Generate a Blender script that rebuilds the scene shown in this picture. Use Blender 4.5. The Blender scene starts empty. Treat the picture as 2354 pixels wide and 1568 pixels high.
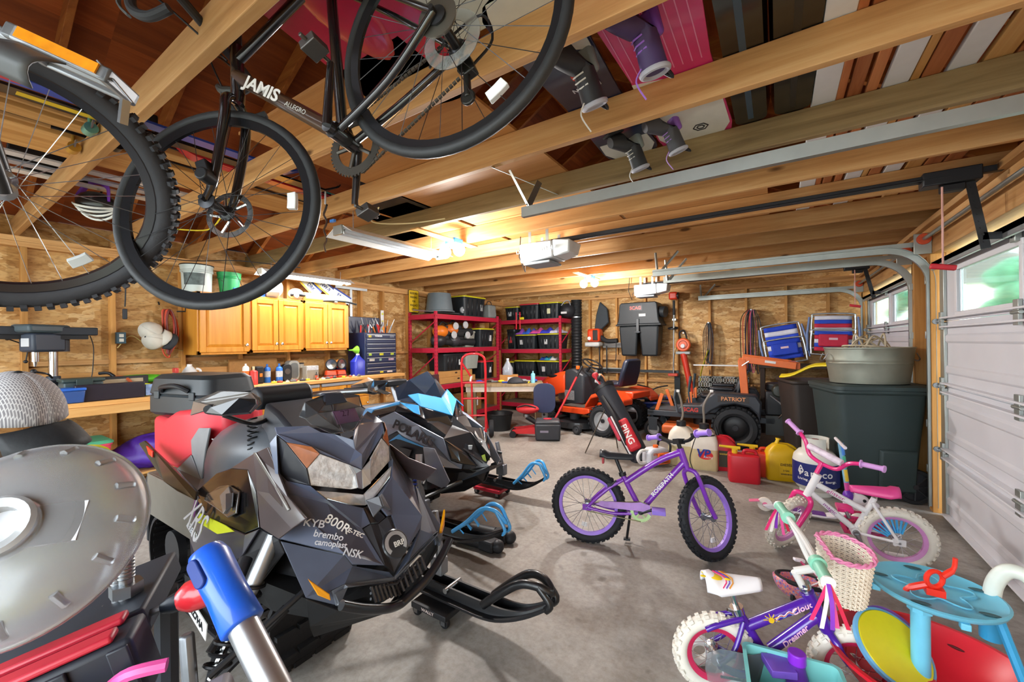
import bpy,math,random
from mathutils import Vector as V,Matrix as MX,Euler
from math import sin,cos,pi,sqrt,atan2
RAD=math. radians
random. seed(11)
SC=bpy. context. scene
COL=SC. collection
# ---------------------------------------------------------------- camera, sky, exposure
FPX,YAW,ROLL,CY0,CAMH=932.65,RAD(33.2),RAD(-0.655),789.3,1.42
cam=bpy. data. cameras. new('camera');camo=bpy. data. objects. new('camera',cam);COL. objects. link(camo)
camo. matrix_world=MX. Translation((0,0,CAMH))@MX. Rotation(YAW,4,'Z')@MX. Rotation(RAD(90),4,'X')@MX. Rotation(ROLL,4,'Z')
cam. sensor_width=36.0;cam. lens=36.0*FPX/2354.0;cam. shift_y=(CY0-784.0)/2354.0
cam. clip_start=0.02;cam. clip_end=200
SC. camera=camo
w=bpy. data. worlds. new('world');SC. world=w;w. use_nodes=True
nt=w. node_tree;nt. nodes. clear()
o_=nt. nodes. new('ShaderNodeOutputWorld');b_=nt. nodes. new('ShaderNodeBackground')
b_. inputs[0]. default_value=(0.86,0.94,1.0,1);b_. inputs[1]. default_value=3.4
nt. links. new(b_. outputs[0],o_. inputs[0])
SC. view_settings. view_transform='Standard';SC. view_settings. look='None'
SC. view_settings. exposure=1.5;SC. view_settings. gamma=1.0;SC. view_settings. use_curve_mapping=False
SC. cycles. use_denoising=True
SC. cycles. max_bounces=7;SC. cycles. diffuse_bounces=4;SC. cycles. glossy_bounces=3
SC. cycles. transmission_bounces=6;SC. cycles. transparent_max_bounces=10
SC. cycles. caustics_reflective=False;SC. cycles. caustics_refractive=False
SC. cycles. sample_clamp_indirect=4.0
# ---------------------------------------------------------------- geometry helpers
_F=V((-sin(YAW),cos(YAW),0));_R0=V((cos(YAW),sin(YAW),0));_U0=V((0,0,1))
_R=_R0*cos(ROLL)+_U0*sin(ROLL);_U=-_R0*sin(ROLL)+_U0*cos(ROLL)
def at(u,v,z=None,X=None,Y=None):
 """photo pixel -> point of the room on a known plane"""
 r=_F+_R*((u-1177)/FPX)+_U*((CY0-v)/FPX)
 t=(z-CAMH)/r. z if z is not None else(X/r. x if X is not None else Y/r. y)
 return V((r. x*t,r. y*t,CAMH+r. z*t))
def T(loc=(0,0,0),rx=0,ry=0,rz=0,s=1):
 m=MX. Translation(loc)@Euler((RAD(rx),RAD(ry),RAD(rz)),'XYZ'). to_matrix(). to_4x4()
 return m@MX. Diagonal((s,s,s,1))if not isinstance(s,(tuple,list))else m@MX. Diagonal((s[0],s[1],s[2],1))
def fr(o,x,z):
 """frame with origin o, x axis, approximate z axis"""
 x=V(x). normalized();z=V(z);y=z. cross(x). normalized();z=x. cross(y)
 m=MX((x,y,z)). transposed(). to_4x4();m. translation=V(o);return m
class MB:
 def __init__(s,M=None):s. v=[];s. f=[];s. mi=[];s. cur=0;s. M=M
 def add(s,vs,fs,M=None):
  n=len(s. v)
  if M is not None:vs=[M@V(p)for p in vs]
  if s. M is not None:vs=[s. M@V(p)for p in vs]
  s. v+=[tuple(p)for p in vs];s. f+=[tuple(i+n for i in f)for f in fs];s. mi+=[s. cur]*len(fs);return s
 def box(s,x0,x1,y0,y1,z0,z1,M=None):
  return s. add([(x0,y0,z0),(x1,y0,z0),(x1,y1,z0),(x0,y1,z0),(x0,y0,z1),(x1,y0,z1),(x1,y1,z1),(x0,y1,z1)],[(0,3,2,1),(4,5,6,7),(0,1,5,4),(1,2,6,5),(2,3,7,6),(3,0,4,7)],M)
 def cb(s,c,d,rx=0,ry=0,rz=0):
  return s. box(-d[0]/2,d[0]/2,-d[1]/2,d[1]/2,-d[2]/2,d[2]/2,T(c,rx,ry,rz))
 def tbox(s,c,b,t,h,M=None,sh=(0,0)):
  """tapered box: base b=(bx,by) at c, top t=(tx,ty), shifted by sh"""
  x,y,z=c
  vs=[(x+i*b[0]/2,y+j*b[1]/2,z)for i,j in((-1,-1),(1,-1),(1,1),(-1,1))]+[(x+sh[0]+i*t[0]/2,y+sh[1]+j*t[1]/2,z+h)for i,j in((-1,-1),(1,-1),(1,1),(-1,1))]
  return s. add(vs,[(0,3,2,1),(4,5,6,7),(0,1,5,4),(1,2,6,5),(2,3,7,6),(3,0,4,7)],M)
 def loft(s,rings,cap=True,closed=True,M=None):
  n=len(rings[0]);vs=[p for r in rings for p in r];fs=[]
  for k in range(len(rings)-1):
   for i in range(n if closed else n-1):
    j=(i+1)%n;fs. append((k*n+i,k*n+j,(k+1)*n+j,(k+1)*n+i))
  if cap and closed:
   fs. append(tuple(range(n-1,-1,-1)));fs. append(tuple((len(rings)-1)*n+i for i in range(n)))
  return s. add(vs,fs,M)
 def lathe(s,prof,n=20,M=None,cap=True,a0=0,a1=2*pi):
  full=abs(a1-a0-2*pi)<1e-6;k=n if full else n+1
  rings=[[(max(r,1e-5)*cos(a0+(a1-a0)*i/n),max(r,1e-5)*sin(a0+(a1-a0)*i/n),z)for i in range(k)]for r,z in prof]
  return s. loft(rings,cap,full,M)
 def cyl(s,p,q,r,r2=None,n=12,cap=True):
  p=V(p);q=V(q);d=q-p;L=d. length
  if L<1e-6:return s
  M=MX. Translation(p)@d. to_track_quat('Z','Y'). to_matrix(). to_4x4()
  return s. lathe([(r,0),(r if r2 is None else r2,L)],n,M,cap)
 def tube(s,pts,r,n=8,closed=False,flat=1.0,up=None):
  pts=[V(p)for p in pts];m=len(pts);rs=r if isinstance(r,(list,tuple))else[r]*m
  tans=[]
  for i in range(m):
   a=pts[(i-1)%m]if(closed or i>0)else pts[0];b=pts[(i+1)%m]if(closed or i<m-1)else pts[-1]
   t=(b-a);tans. append(t. normalized()if t. length>1e-9 else V((0,0,1)))
  t0=tans[0];ref=V(up)if up else(V((0,0,1))if abs(t0. z)<.9 else V((1,0,0)))
  nrm=(ref-t0*ref. dot(t0)). normalized();rings=[]
  for i in range(m):
   t=tans[i];nrm=(nrm-t*nrm. dot(t))
   nrm=nrm. normalized()if nrm. length>1e-6 else t. orthogonal(). normalized()
   b=t. cross(nrm)
   rings. append([tuple(pts[i]+nrm*(rs[i]*cos(2*pi*k/n)*flat)+b*(rs[i]*sin(2*pi*k/n)))for k in range(n)])
  if closed:rings. append(rings[0]);return s. loft(rings,False)
  return s. loft(rings)
 def ell(s,c,r,n=16,m=10,M=None):
  if not isinstance(r,(tuple,list)):r=(r,r,r)
  rings=[[(c[0]+r[0]*max(sin(pi*k/m),1e-4)*cos(2*pi*i/n),c[1]+r[1]*max(sin(pi*k/m),1e-4)*sin(2*pi*i/n),c[2]-r[2]*cos(pi*k/m))for i in range(n)]for k in range(m+1)]
  return s. loft(rings,False,True,M)
 def prism(s,poly,a,b,M=None):
  """polygon in local xy, extruded along local z from a to b"""
  n=len(poly);vs=[(x,y,a)for x,y in poly]+[(x,y,b)for x,y in poly]
  ar=sum(poly[i][0]*poly[(i+1)%n][1]-poly[(i+1)%n][0]*poly[i][1]for i in range(n))
  fs=[tuple(range(n-1,-1,-1)),tuple(range(n,2*n))]+[(i,(i+1)%n,n+(i+1)%n,n+i)for i in range(n)]
  if ar*(b-a)<0:fs=[tuple(reversed(f))for f in fs]
  return s. add(vs,fs,M)
 def torus(s,c,R,r,M=None,n=40,m=10,sq=1.0,a0=0,a1=2*pi):
  full=abs(a1-a0-2*pi)<1e-6;k=n if full else n+1;rings=[]
  for i in range(k):
   a=a0+(a1-a0)*i/n
   rings. append([(c[0]+(R+r*cos(2*pi*j/m))*cos(a),c[1]+(R+r*cos(2*pi*j/m))*sin(a),c[2]+r*sq*sin(2*pi*j/m))for j in range(m)])
  if full:rings. append(rings[0])
  return s. loft(rings,not full,True,M)
 def grid(s,fn,nu,nv,M=None):
  vs=[fn(i/nu,j/nv)for i in range(nu+1)for j in range(nv+1)]
  fs=[(i*(nv+1)+j,(i+1)*(nv+1)+j,(i+1)*(nv+1)+j+1,i*(nv+1)+j+1)for i in range(nu)for j in range(nv)]
  return s. add(vs,fs,M)
 def build(s,name,mat,par=None,bev=0,smooth=35,sub=0,solid=0,seg=2,label=None,cat=None,group=None,kind=None,loc=None,rz=None,off=0):
  me=bpy. data. meshes. new(name);me. from_pydata(s. v,[],s. f)
  mats=mat if isinstance(mat,(list,tuple))else[mat]
  for x in mats:me. materials. append(x)
  if len(mats)>1:me. polygons. foreach_set('material_index',s. mi)
  me. validate();me. update()
  if smooth:
   me. polygons. foreach_set('use_smooth',[True]*len(me. polygons))
   if smooth<180:me. set_sharp_from_angle(angle=RAD(smooth))
  o=bpy. data. objects. new(name,me);COL. objects. link(o)
  if par is not None:o. parent=par
  if loc is not None:o. location=loc
  if rz is not None:o. rotation_euler. z=RAD(rz)
  if sub:
   d=o. modifiers. new('sub','SUBSURF');d. levels=sub;d. render_levels=sub
  if solid:
   d=o. modifiers. new('thick','SOLIDIFY');d. thickness=solid;d. offset=off
  if bev:
   d=o. modifiers. new('bev','BEVEL');d. width=bev;d. segments=seg;d. limit_method='ANGLE';d. angle_limit=RAD(38)
  return tag(o,label,cat,group,kind)
def tag(o,label=None,cat=None,group=None,kind=None):
 if label:o['label']=label
 if cat:o['category']=cat
 if group:o['group']=group
 if kind:o['kind']=kind
 return o
def thing(name,label,cat,loc=(0,0,0),rz=0,group=None,rot=None,kind=None):
 o=bpy. data. objects. new(name,None);COL. objects. link(o);o. empty_display_size=.1
 o. location=loc;o. rotation_euler=(RAD(rot[0]),RAD(rot[1]),RAD(rot[2]))if rot else(0,0,RAD(rz))
 return tag(o,label,cat,group,kind)
def dup(o,par=None):
 c=o. copy();COL. objects. link(c);c. parent=par
 for ch in list(o. children):dup(ch,c)
 return c
def arc(c,r,a0,a1,n,ax='xz'):
 out=[]
 for i in range(n+1):
  a=RAD(a0+(a1-a0)*i/n);p={'x':c[0],'y':c[1],'z':c[2]}
  p[ax[0]]+=r*cos(a);p[ax[1]]+=r*sin(a);out. append((p['x'],p['y'],p['z']))
 return out
def spl(pts,n=6,closed=False):
 """Catmull-Rom through points"""
 P=[V(p)for p in pts];m=len(P);out=[]
 for i in range(m if closed else m-1):
  a=P[(i-1)%m]if(closed or i>0)else P[0];b=P[i];c=P[(i+1)%m];d=P[(i+2)%m]if(closed or i+2<m)else P[-1]
  for k in range(n):
   t=k/n
   out. append(.5*((2*b)+(c-a)*t+(2*a-5*b+4*c-d)*t*t+(3*b-a-3*c+d)*t**3))
 if not closed:out. append(P[-1])
 return out
def rrect(w,h,r,n=4,cx=0,cy=0):
 out=[]
 for sx,sy,a in((1,1,0),(-1,1,90),(-1,-1,180),(1,-1,270)):
  for k in range(n+1):
   t=RAD(a+90*k/n);out. append((cx+sx*(w/2-r)+r*cos(t),cy+sy*(h/2-r)+r*sin(t)))
 return out
def ring(poly,z):return[(x,y,z)for x,y in poly]
def letters(txt,size,mat,par,M,name='lettering',ext=.0008,sx=1.0,align='CENTER',bold=0.0,label=None,sh=0.0):
 """flat print: lies in the local xy plane of M, reading along x"""
 cu=bpy. data. curves. new(name,'FONT');cu. body=txt;cu. size=size;cu. extrude=ext;cu. align_x=align;cu. align_y='CENTER'
 cu. offset=bold;cu. shear=sh;cu. resolution_u=3;cu. materials. append(mat)
 o=bpy. data. objects. new(name,cu);COL. objects. link(o);o. parent=par
 o. matrix_local=M@MX. Diagonal((sx,1,1,1))
 if label:o['label']=label
 return o
 # ---------------------------------------------------------------- materials
def lin(h):
 if not isinstance(h,str):return tuple(h)
 h=h. lstrip('#');h=''. join(c*2 for c in h)if len(h)==3 else h
 c=[int(h[i:i+2],16)/255 for i in(0,2,4)]
 return tuple(x/12.92 if x<=.04045 else((x+.055)/1.055)**2.4 for x in c)
_mc={}
def m(col,rough=.5,metal=0,var=.10,sc=14,bump=0,coat=0,trans=0,alpha=1,emit=0,bsc=None,spec=.5,ior=1.45):
 key=(col,rough,metal,var,sc,bump,coat,trans,alpha,emit,bsc,spec)
 if key in _mc:return _mc[key]
 c=lin(col);mt=bpy. data. materials. new('mat_'+str(col). strip('#'));mt. use_nodes=True
 N=mt. node_tree. nodes;L=mt. node_tree. links;p=N['Principled BSDF']
 p. inputs['Roughness']. default_value=rough;p. inputs['Metallic']. default_value=metal
 p. inputs['Coat Weight']. default_value=coat;p. inputs['Coat Roughness']. default_value=.08
 p. inputs['Transmission Weight']. default_value=trans;p. inputs['Alpha']. default_value=alpha
 p. inputs['Specular IOR Level']. default_value=spec;p. inputs['IOR']. default_value=ior
 tc=N. new('ShaderNodeTexCoord');no=N. new('ShaderNodeTexNoise');no. inputs['Scale']. default_value=sc;no. inputs['Detail']. default_value=4
 L. new(tc. outputs['Object'],no. inputs['Vector'])
 mi=N. new('ShaderNodeMix');mi. data_type='RGBA'
 mi. inputs[6]. default_value=(*[max(0,x*(1-var*1.6))for x in c],1);mi. inputs[7]. default_value=(*[min(1,x*(1+var))for x in c],1)
 L. new(no. outputs[0],mi. inputs[0]);L. new(mi. outputs[2],p. inputs['Base Color'])
 if bump:
  bn=N. new('ShaderNodeBump');bn. inputs['Strength']. default_value=bump;bn. inputs['Distance']. default_value=.01
  n2=N. new('ShaderNodeTexNoise');n2. inputs['Scale']. default_value=bsc or sc*4;n2. inputs['Detail']. default_value=3
  L. new(tc. outputs['Object'],n2. inputs['Vector']);L. new(n2. outputs[0],bn. inputs['Height']);L. new(bn. outputs[0],p. inputs['Normal'])
 if emit:
  p. inputs['Emission Color']. default_value=(*c,1);p. inputs['Emission Strength']. default_value=emit
 _mc[key]=mt;return mt
def nodes(name):
 mt=bpy. data. materials. new(name);mt. use_nodes=True
 N=mt. node_tree. nodes;L=mt. node_tree. links
 return mt,N,L,N['Principled BSDF']
def ramp(N,stops):
 r=N. new('ShaderNodeValToRGB');e=r. color_ramp. elements
 while len(e)<len(stops):e. new(.5)
 for k,(p,c)in enumerate(stops):e[k]. position=p;e[k]. color=(*lin(c),1)
 return r
def mapping(N,L,scale,coord='Object',rnd=True,rot=(0,0,0)):
 tc=N. new('ShaderNodeTexCoord');mp=N. new('ShaderNodeMapping');mp. inputs['Scale']. default_value=scale
 mp. inputs['Rotation']. default_value=rot
 if rnd:
  oi=N. new('ShaderNodeObjectInfo');ad=N. new('ShaderNodeVectorMath');ad. operation='MULTIPLY_ADD'
  L. new(oi. outputs['Random'],ad. inputs[0]);ad. inputs[1]. default_value=(17.3,9.1,23.7);L. new(tc. outputs[coord],ad. inputs[2])
  L. new(ad. outputs[0],mp. inputs[0])
 else:L. new(tc. outputs[coord],mp. inputs[0])
 return mp
def wood(name,cols,ax,sc=1.0,rough=.6,knots=True,bump=.15,tint=.25):
 """sawn timber, grain along axis ax"""
 mt,N,L,p=nodes(name)
 s=[16*sc]*3;s[ax]=.9*sc
 mp=mapping(N,L,s)
 no=N. new('ShaderNodeTexNoise');no. inputs['Scale']. default_value=1.2;no. inputs['Detail']. default_value=6;no. inputs['Roughness']. default_value=.65;no. inputs['Distortion']. default_value=.6
 L. new(mp. outputs[0],no. inputs['Vector'])
 r=ramp(N,[(.22,cols[0]),(.5,cols[1]),(.78,cols[2])]);L. new(no. outputs[0],r. inputs[0])
 last=r. outputs[0]
 if knots:
  s2=[5*sc]*3;s2[ax]=1.7*sc
  mp2=mapping(N,L,s2);vo=N. new('ShaderNodeTexVoronoi');vo. inputs['Scale']. default_value=1.0;vo. inputs['Randomness']. default_value=1
  L. new(mp2. outputs[0],vo. inputs['Vector'])
  kr=ramp(N,[(0.0,'#ffffff'),(.055,'#ffffff'),(.11,'#000000')]);L. new(vo. outputs['Distance'],kr. inputs[0])
  mx=N. new('ShaderNodeMix');mx. data_type='RGBA';L. new(kr. outputs[0],mx. inputs[0]);L. new(last,mx. inputs[6]);mx. inputs[7]. default_value=(*lin(cols[3]),1);last=mx. outputs[2]
 oi=N. new('ShaderNodeObjectInfo');hs=N. new('ShaderNodeHueSaturation')
 mr=N. new('ShaderNodeMapRange');mr. inputs[3]. default_value=1-tint;mr. inputs[4]. default_value=1+tint*.6
 L. new(oi. outputs['Random'],mr. inputs[0]);L. new(mr. outputs[0],hs. inputs['Value']);L. new(last,hs. inputs['Color'])
 L. new(hs. outputs[0],p. inputs['Base Color']);p. inputs['Roughness']. default_value=rough;p. inputs['Specular IOR Level']. default_value=.3
 bn=N. new('ShaderNodeBump');bn. inputs['Strength']. default_value=bump;bn. inputs['Distance']. default_value=.004
 L. new(no. outputs[0],bn. inputs['Height']);L. new(bn. outputs[0],p. inputs['Normal'])
 return mt
JO=['#97693a','#c0905a','#d6ae78','#5f3f20']
WX=wood('timber_x',JO,0);WY=wood('timber_y',JO,1);WZ=wood('timber_z',JO,2)
WGX=wood('weathered_timber',['#5d4a30','#85704c','#a08a62','#43341f'],0)
RAFT=wood('rafter_timber',['#7c3f18','#a4602a','#bd7c3c','#4c2610'],0)
PLY=wood('roof_plywood',['#5f2a10','#8a4319','#a65a26','#3d1a0a'],1,.6)
PLYD=wood('attic_plywood',['#a8703c','#c68f56','#d4a268','#7a4a22'],0,.8,knots=False,tint=.1)
CEDY=wood('cedar_y',['#8a4a26','#b56e42','#cc8a5a','#5a2f18'],1)
CAB=wood('cabinet_maple',['#b9741f','#d08c31','#dc9d44','#b9741f'],2,.7,rough=.35,knots=False,bump=.03,tint=.05)
PINE=wood('pine_y',['#b07a3c','#cf9c5c','#e0b578','#6b4420'],1)
PINEZ=wood('pine_z',['#9c6a34','#bd8848','#d19f5e','#5b3a1a'],2)
OLDW=wood('old_grey_wood',['#6b5a44','#94805f','#b09a78','#4a3b28'],2)
def osb():
 mt,N,L,p=nodes('osb_board')
 cols=[('#7d4f1c','#a87432','#c99a52','#e2bd7c')]
 mp=mapping(N,L,(7,7,20),rnd=False)
 no=N. new('ShaderNodeTexNoise');no. inputs['Scale']. default_value=.7;no. inputs['Detail']. default_value=3
 L. new(mp. outputs[0],no. inputs['Vector'])
 ad=N. new('ShaderNodeVectorMath');ad. operation='MULTIPLY_ADD';L. new(no. outputs['Color'],ad. inputs[0]);ad. inputs[1]. default_value=(3,3,3);L. new(mp. outputs[0],ad. inputs[2])
 vo=N. new('ShaderNodeTexVoronoi');vo. inputs['Scale']. default_value=1.0;L. new(ad. outputs[0],vo. inputs['Vector'])
 sp=N. new('ShaderNodeSeparateColor');L. new(vo. outputs['Color'],sp. inputs[0])
 r=ramp(N,[(0,'#a87c48'),(.35,'#bd9158'),(.7,'#c9a067'),(1,'#d8b683')]);L. new(sp. outputs[0],r. inputs[0])
 n2=N. new('ShaderNodeTexNoise');n2. inputs['Scale']. default_value=26;n2. inputs['Detail']. default_value=5;mp3=mapping(N,L,(1,1,2.4),rnd=False);L. new(mp3. outputs[0],n2. inputs['Vector'])
 r2=ramp(N,[(.35,'#7a4a18'),(.5,'#ffffff')]);L. new(n2. outputs[0],r2. inputs[0])
 mx=N. new('ShaderNodeMix');mx. data_type='RGBA';mx. blend_type='MULTIPLY';mx. inputs[0]. default_value=.3;L. new(r. outputs[0],mx. inputs[6]);L. new(r2. outputs[0],mx. inputs[7])
 L. new(mx. outputs[2],p. inputs['Base Color']);p. inputs['Roughness']. default_value=.6;p. inputs['Specular IOR Level']. default_value=.25
 bn=N. new('ShaderNodeBump');bn. inputs['Strength']. default_value=.25;bn. inputs['Distance']. default_value=.004;L. new(sp. outputs[0],bn. inputs['Height']);L. new(bn. outputs[0],p. inputs['Normal'])
 return mt
OSB=osb()
def concrete():
 mt,N,L,p=nodes('garage_concrete')
 def noise(sc,det=6,ro=.6,vec=None,dist=0):
  n=N. new('ShaderNodeTexNoise');n. inputs['Scale']. default_value=sc;n. inputs['Detail']. default_value=det;n. inputs['Roughness']. default_value=ro;n. inputs['Distortion']. default_value=dist
  L. new((vec or mp). outputs[0],n. inputs['Vector']);return n
 def mix(a,b,fac,mode='MIX',f=None):
  x=N. new('ShaderNodeMix');x. data_type='RGBA';x. blend_type=mode
  if f is not None:x. inputs[0]. default_value=f
  else:L. new(fac,x. inputs[0])
  L. new(a,x. inputs[6])
  if isinstance(b,str):x. inputs[7]. default_value=(*lin(b),1)
  else:L. new(b,x. inputs[7])
  return x. outputs[2]
 mp=mapping(N,L,(1,1,1),rnd=False)
 a=noise(1.1,8,.62);r=ramp(N,[(.28,'#6f6b66'),(.5,'#9a9690'),(.72,'#b2afaa')]);L. new(a. outputs[0],r. inputs[0]);c=r. outputs[0]
 b=noise(30,4,.7);rb=ramp(N,[(.3,'#b8b2a8'),(.6,'#ffffff')]);L. new(b. outputs[0],rb. inputs[0]);c=mix(c,rb. outputs[0],None,'MULTIPLY',.5)
 mp2=mapping(N,L,(1.5,.5,1),rnd=False,rot=(0,0,.5));st=noise(1.7,5,.6,mp2,1.2);rs=ramp(N,[(.56,'#000000'),(.72,'#9a9a9a')]);L. new(st. outputs[0],rs. inputs[0]);c=mix(c,'#55483a',rs. outputs[0])
 ru=noise(2.6,4,.5);rr=ramp(N,[(.68,'#000000'),(.76,'#888888')]);L. new(ru. outputs[0],rr. inputs[0]);c=mix(c,'#6b4a26',rr. outputs[0])
 sp=noise(7.5,2,.4);r3=ramp(N,[(.70,'#000000'),(.75,'#aaaaaa')]);L. new(sp. outputs[0],r3. inputs[0]);c=mix(c,'#3c352c',r3. outputs[0])
 wv=noise(3.0,3,.5);ad=N. new('ShaderNodeVectorMath');ad. operation='MULTIPLY_ADD';L. new(wv. outputs['Color'],ad. inputs[0]);ad. inputs[1]. default_value=(.35,.35,0);L. new(mp. outputs[0],ad. inputs[2])
 vo=N. new('ShaderNodeTexVoronoi');vo. feature='DISTANCE_TO_EDGE';vo. inputs['Scale']. default_value=3.2;L. new(ad. outputs[0],vo. inputs['Vector'])
 rc=ramp(N,[(0,'#ffffff'),(.004,'#777777'),(.010,'#000000')]);L. new(vo. outputs[0],rc. inputs[0])
 ms=noise(.8,2);rm=ramp(N,[(.5,'#000000'),(.62,'#aaaaaa')]);L. new(ms. outputs[0],rm. inputs[0])
 mm=N. new('ShaderNodeMix');mm. data_type='RGBA';mm. blend_type='MULTIPLY';mm. inputs[0]. default_value=1;L. new(rc. outputs[0],mm. inputs[6]);L. new(rm. outputs[0],mm. inputs[7])
 c=mix(c,'#5e5549',mm. outputs[2])
 L. new(c,p. inputs['Base Color']);p. inputs['Roughness']. default_value=.55;p. inputs['Specular IOR Level']. default_value=.4
 bn=N. new('ShaderNodeBump');bn. inputs['Strength']. default_value=.12;bn. inputs['Distance']. default_value=.01;L. new(b. outputs[0],bn. inputs['Height']);L. new(bn. outputs[0],p. inputs['Normal'])
 return mt
CONC=concrete()
BLK=m('#15161a',.45);BLKM=m('#1b1d20',.7,bump=.1);RUB=m('#202124',.75,bump=.15,sc=30);CHROME=m('#d0d2d4',.18,1,var=.04);STEEL=m('#9a9da0',.35,1,var=.06)
GALV=m('#a8ada8',.42,.85,var=.14,sc=9);WHT=m('#e6e6e2',.4,var=.05);ALU=m('#c2c6c9',.32,.9,var=.05);REDP=m('#c22a33',.35);GLASS=m('#dff0ea',.03,trans=1,var=0)
# ---------------------------------------------------------------- the room
XL,XD,YF,ZJ,YN=-5.40,1.11,7.90,2.385,-1.6
b=MB();b. box(XL-.09,XD+.12,YN,YF+.1,-.12,0);b. build('floor',CONC,kind='structure',smooth=0)
wl=thing('wall_left',None,None,kind='structure')
b=MB();b. box(XL-.10,XL-.088,YN,YF+.1,0,ZJ+.185);b. build('osb_sheathing',OSB,wl,smooth=0)
ys=[-1.5,-.9,-.35,.07,.625,1.18,1.735,2.30,2.87,3.44,4.0,4.42,4.98,5.5,6.1,6.7,7.3]
for y in ys:
 MB(). box(XL-.088,XL,y-.019,y+.019,.09,ZJ-.09). build('stud',PINEZ,wl,bev=.002,smooth=0)
for z in(ZJ-.045,ZJ-.09):MB(). box(XL-.088,XL,YN,YF,z+.001,z+.045). build('top_plate',WY,wl,bev=.002,smooth=0)
MB(). box(XL-.088,XL,YN,YF,0,.09). build('sole_plate',WY,wl,smooth=0)
MB(). box(XL-.05,XL-.012,YN,2.28,.99,1.19). build('ledger_board',PINE,wl,bev=.002,smooth=0)
for i,y in enumerate(ys[4:-1]):
 MB(). box(XL-.07,XL-.03,y+.02,ys[i+5]-.02,1.265,1.305). build('blocking',WY,wl,smooth=0)
wf=thing('wall_far',None,None,kind='structure')
b=MB();b. box(XL-.1,XD+.12,YF+.088,YF+.10,0,4.6);b. build('osb_sheathing',OSB,wf,smooth=0)
for x in(-5.1,-4.5,-3.85,-3.25,-2.68,-2.12,-1.54,-1.0,-.44,.12,.66):
 MB(). box(x-.019,x+.019,YF,YF+.088,.09,ZJ-.09). build('stud',PINEZ,wf,bev=.002,smooth=0)
for z in(ZJ-.045,ZJ-.09):MB(). box(XL,XD,YF,YF+.088,z+.001,z+.045). build('top_plate',WX,wf,bev=.002,smooth=0)
MB(). box(XL,XD,YF,YF+.088,0,.09). build('sole_plate',WX,wf,smooth=0)
xs=[-2.68,-2.12,-1.54,-1.0,-.44,.12,.66]
for i in range(6):MB(). box(xs[i]+.02,xs[i+1]-.02,YF+.03,YF+.07,.64+.02*(i%2),.68+.02*(i%2)). build('blocking',WX,wf,smooth=0)
D1=(2.02,4.62);D2=(5.24,7.76);DT=2.09
wr=thing('wall_right',None,None,kind='structure')
MB(). box(XD-.05,XD+.10,YN,YF,DT+.02,ZJ-.045). build('header',WY,wr,bev=.003,smooth=0)
MB(). box(XD-.09,XD+.10,YN,YF,ZJ-.044,ZJ-.001). build('top_plate',WY,wr,bev=.003,smooth=0)
MB(). box(XD+.09,XD+.10,YN,YF,ZJ,ZJ+.19). build('eave_blocking',PLY,wr,smooth=0)
for a,c in((YN,D1[0]),(D1[1]+.02,D2[0]-.02),(D2[1]+.02,YF)):
 MB(). box(XD+.03,XD+.10,a,c,0,DT+.02). build('wall_panel',OSB,wr,smooth=0)
 for y in(a+.05,c-.05):
  MB(). box(XD-.06,XD+.03,y-.045,y+.045,0,DT+.02). build('post',PINEZ,wr,bev=.003,smooth=0)
ce=thing('ceiling',None,None,kind='structure')
JY=[.60+.61*k for k in range(-3,12)]
JT=.038
for k,y in enumerate(JY):
 mt=WGX if k==6 else WX
 MB(). box(XL-.088,XD+.1,y-JT,y,ZJ,ZJ+.14). build('joist',mt,ce,bev=.003,smooth=0)
XR=(XL+XD)/2;PIT=math. tan(RAD(30));ZP=ZJ+.02
def roofz(x):return ZP+PIT*((x-XL+.09)if x<XR else(XD+.1-x))
ZR=roofz(XR)
for y in JY:
 for s,x0 in((1,XL-.088),(-1,XD+.1)):
  M=fr((x0,y+.001,ZP+.03),(s*cos(RAD(30)),0,sin(RAD(30))),(0,0,1))
  ln=(XR-XL+.09)/cos(RAD(30))
  yy=(0,.038)if s>0 else(-.038,0)
  MB(M). box(0.02,ln,yy[0],yy[1],0,.14). build('rafter',RAFT,ce,bev=.003,smooth=0)
MB(). box(XR-.02,XR+.02,YN,YF,ZR-.06,ZR+.13). build('ridge_board',RAFT,ce,smooth=0)
for s,x0 in((1,XL-.088),(-1,XD+.1)):
 M=fr((x0,0,ZP+.173),(s*cos(RAD(30)),0,sin(RAD(30))),(0,0,1));ln=(XR-XL+.09)/cos(RAD(30))
 for r in range(4):
  y=YN if s>0 else-YF
  while y<(YF if s>0 else-YN):
   y2=min(y+2.44,YF if s>0 else-YN)
   MB(M). box(-.3 if r==0 else r*ln/4,(r+1)*ln/4+(.01 if r==3 else 0),y,y2,0.001*((r+int(y*9))%2),.016). build('sheathing_panel',PLY,ce,smooth=0);y=y2
g=MB();g. prism([(XL-.1,ZJ),(XD+.12,ZJ),(XR,ZR+.1)],0,.012,fr((0,YN,0),(1,0,0),(0,-1,0)));g. build('gable_panel',PLY,ce,smooth=0)
for(x0,x1,y0,y1)in((-2.35,-1.13,1.0,2.95),(-2.35,-1.15,2.96,5.4),(-3.6,-2.4,2.2,4.6),(-1.12,-.05,3.05,5.4),(-3.6,-2.4,4.62,7.0),(-2.35,-1.15,5.42,7.8)):
 MB(). box(x0,x1,y0,y1,ZJ+.142,ZJ+.157). build('attic_sheet',PLYD,ce,smooth=0)
b=MB();b. box(XD+.12,40,-30,40,-.3,-.03);b. build('ground_outside',m('#9aa089',.9,var=.3,sc=2),kind='structure',smooth=0)
b=MB();b. box(-40,XD+.12,-30,YN,-.3,-.03);b. build('ground_outside',m('#a8a69c',.9,var=.2,sc=2),kind='structure',smooth=0)
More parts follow.
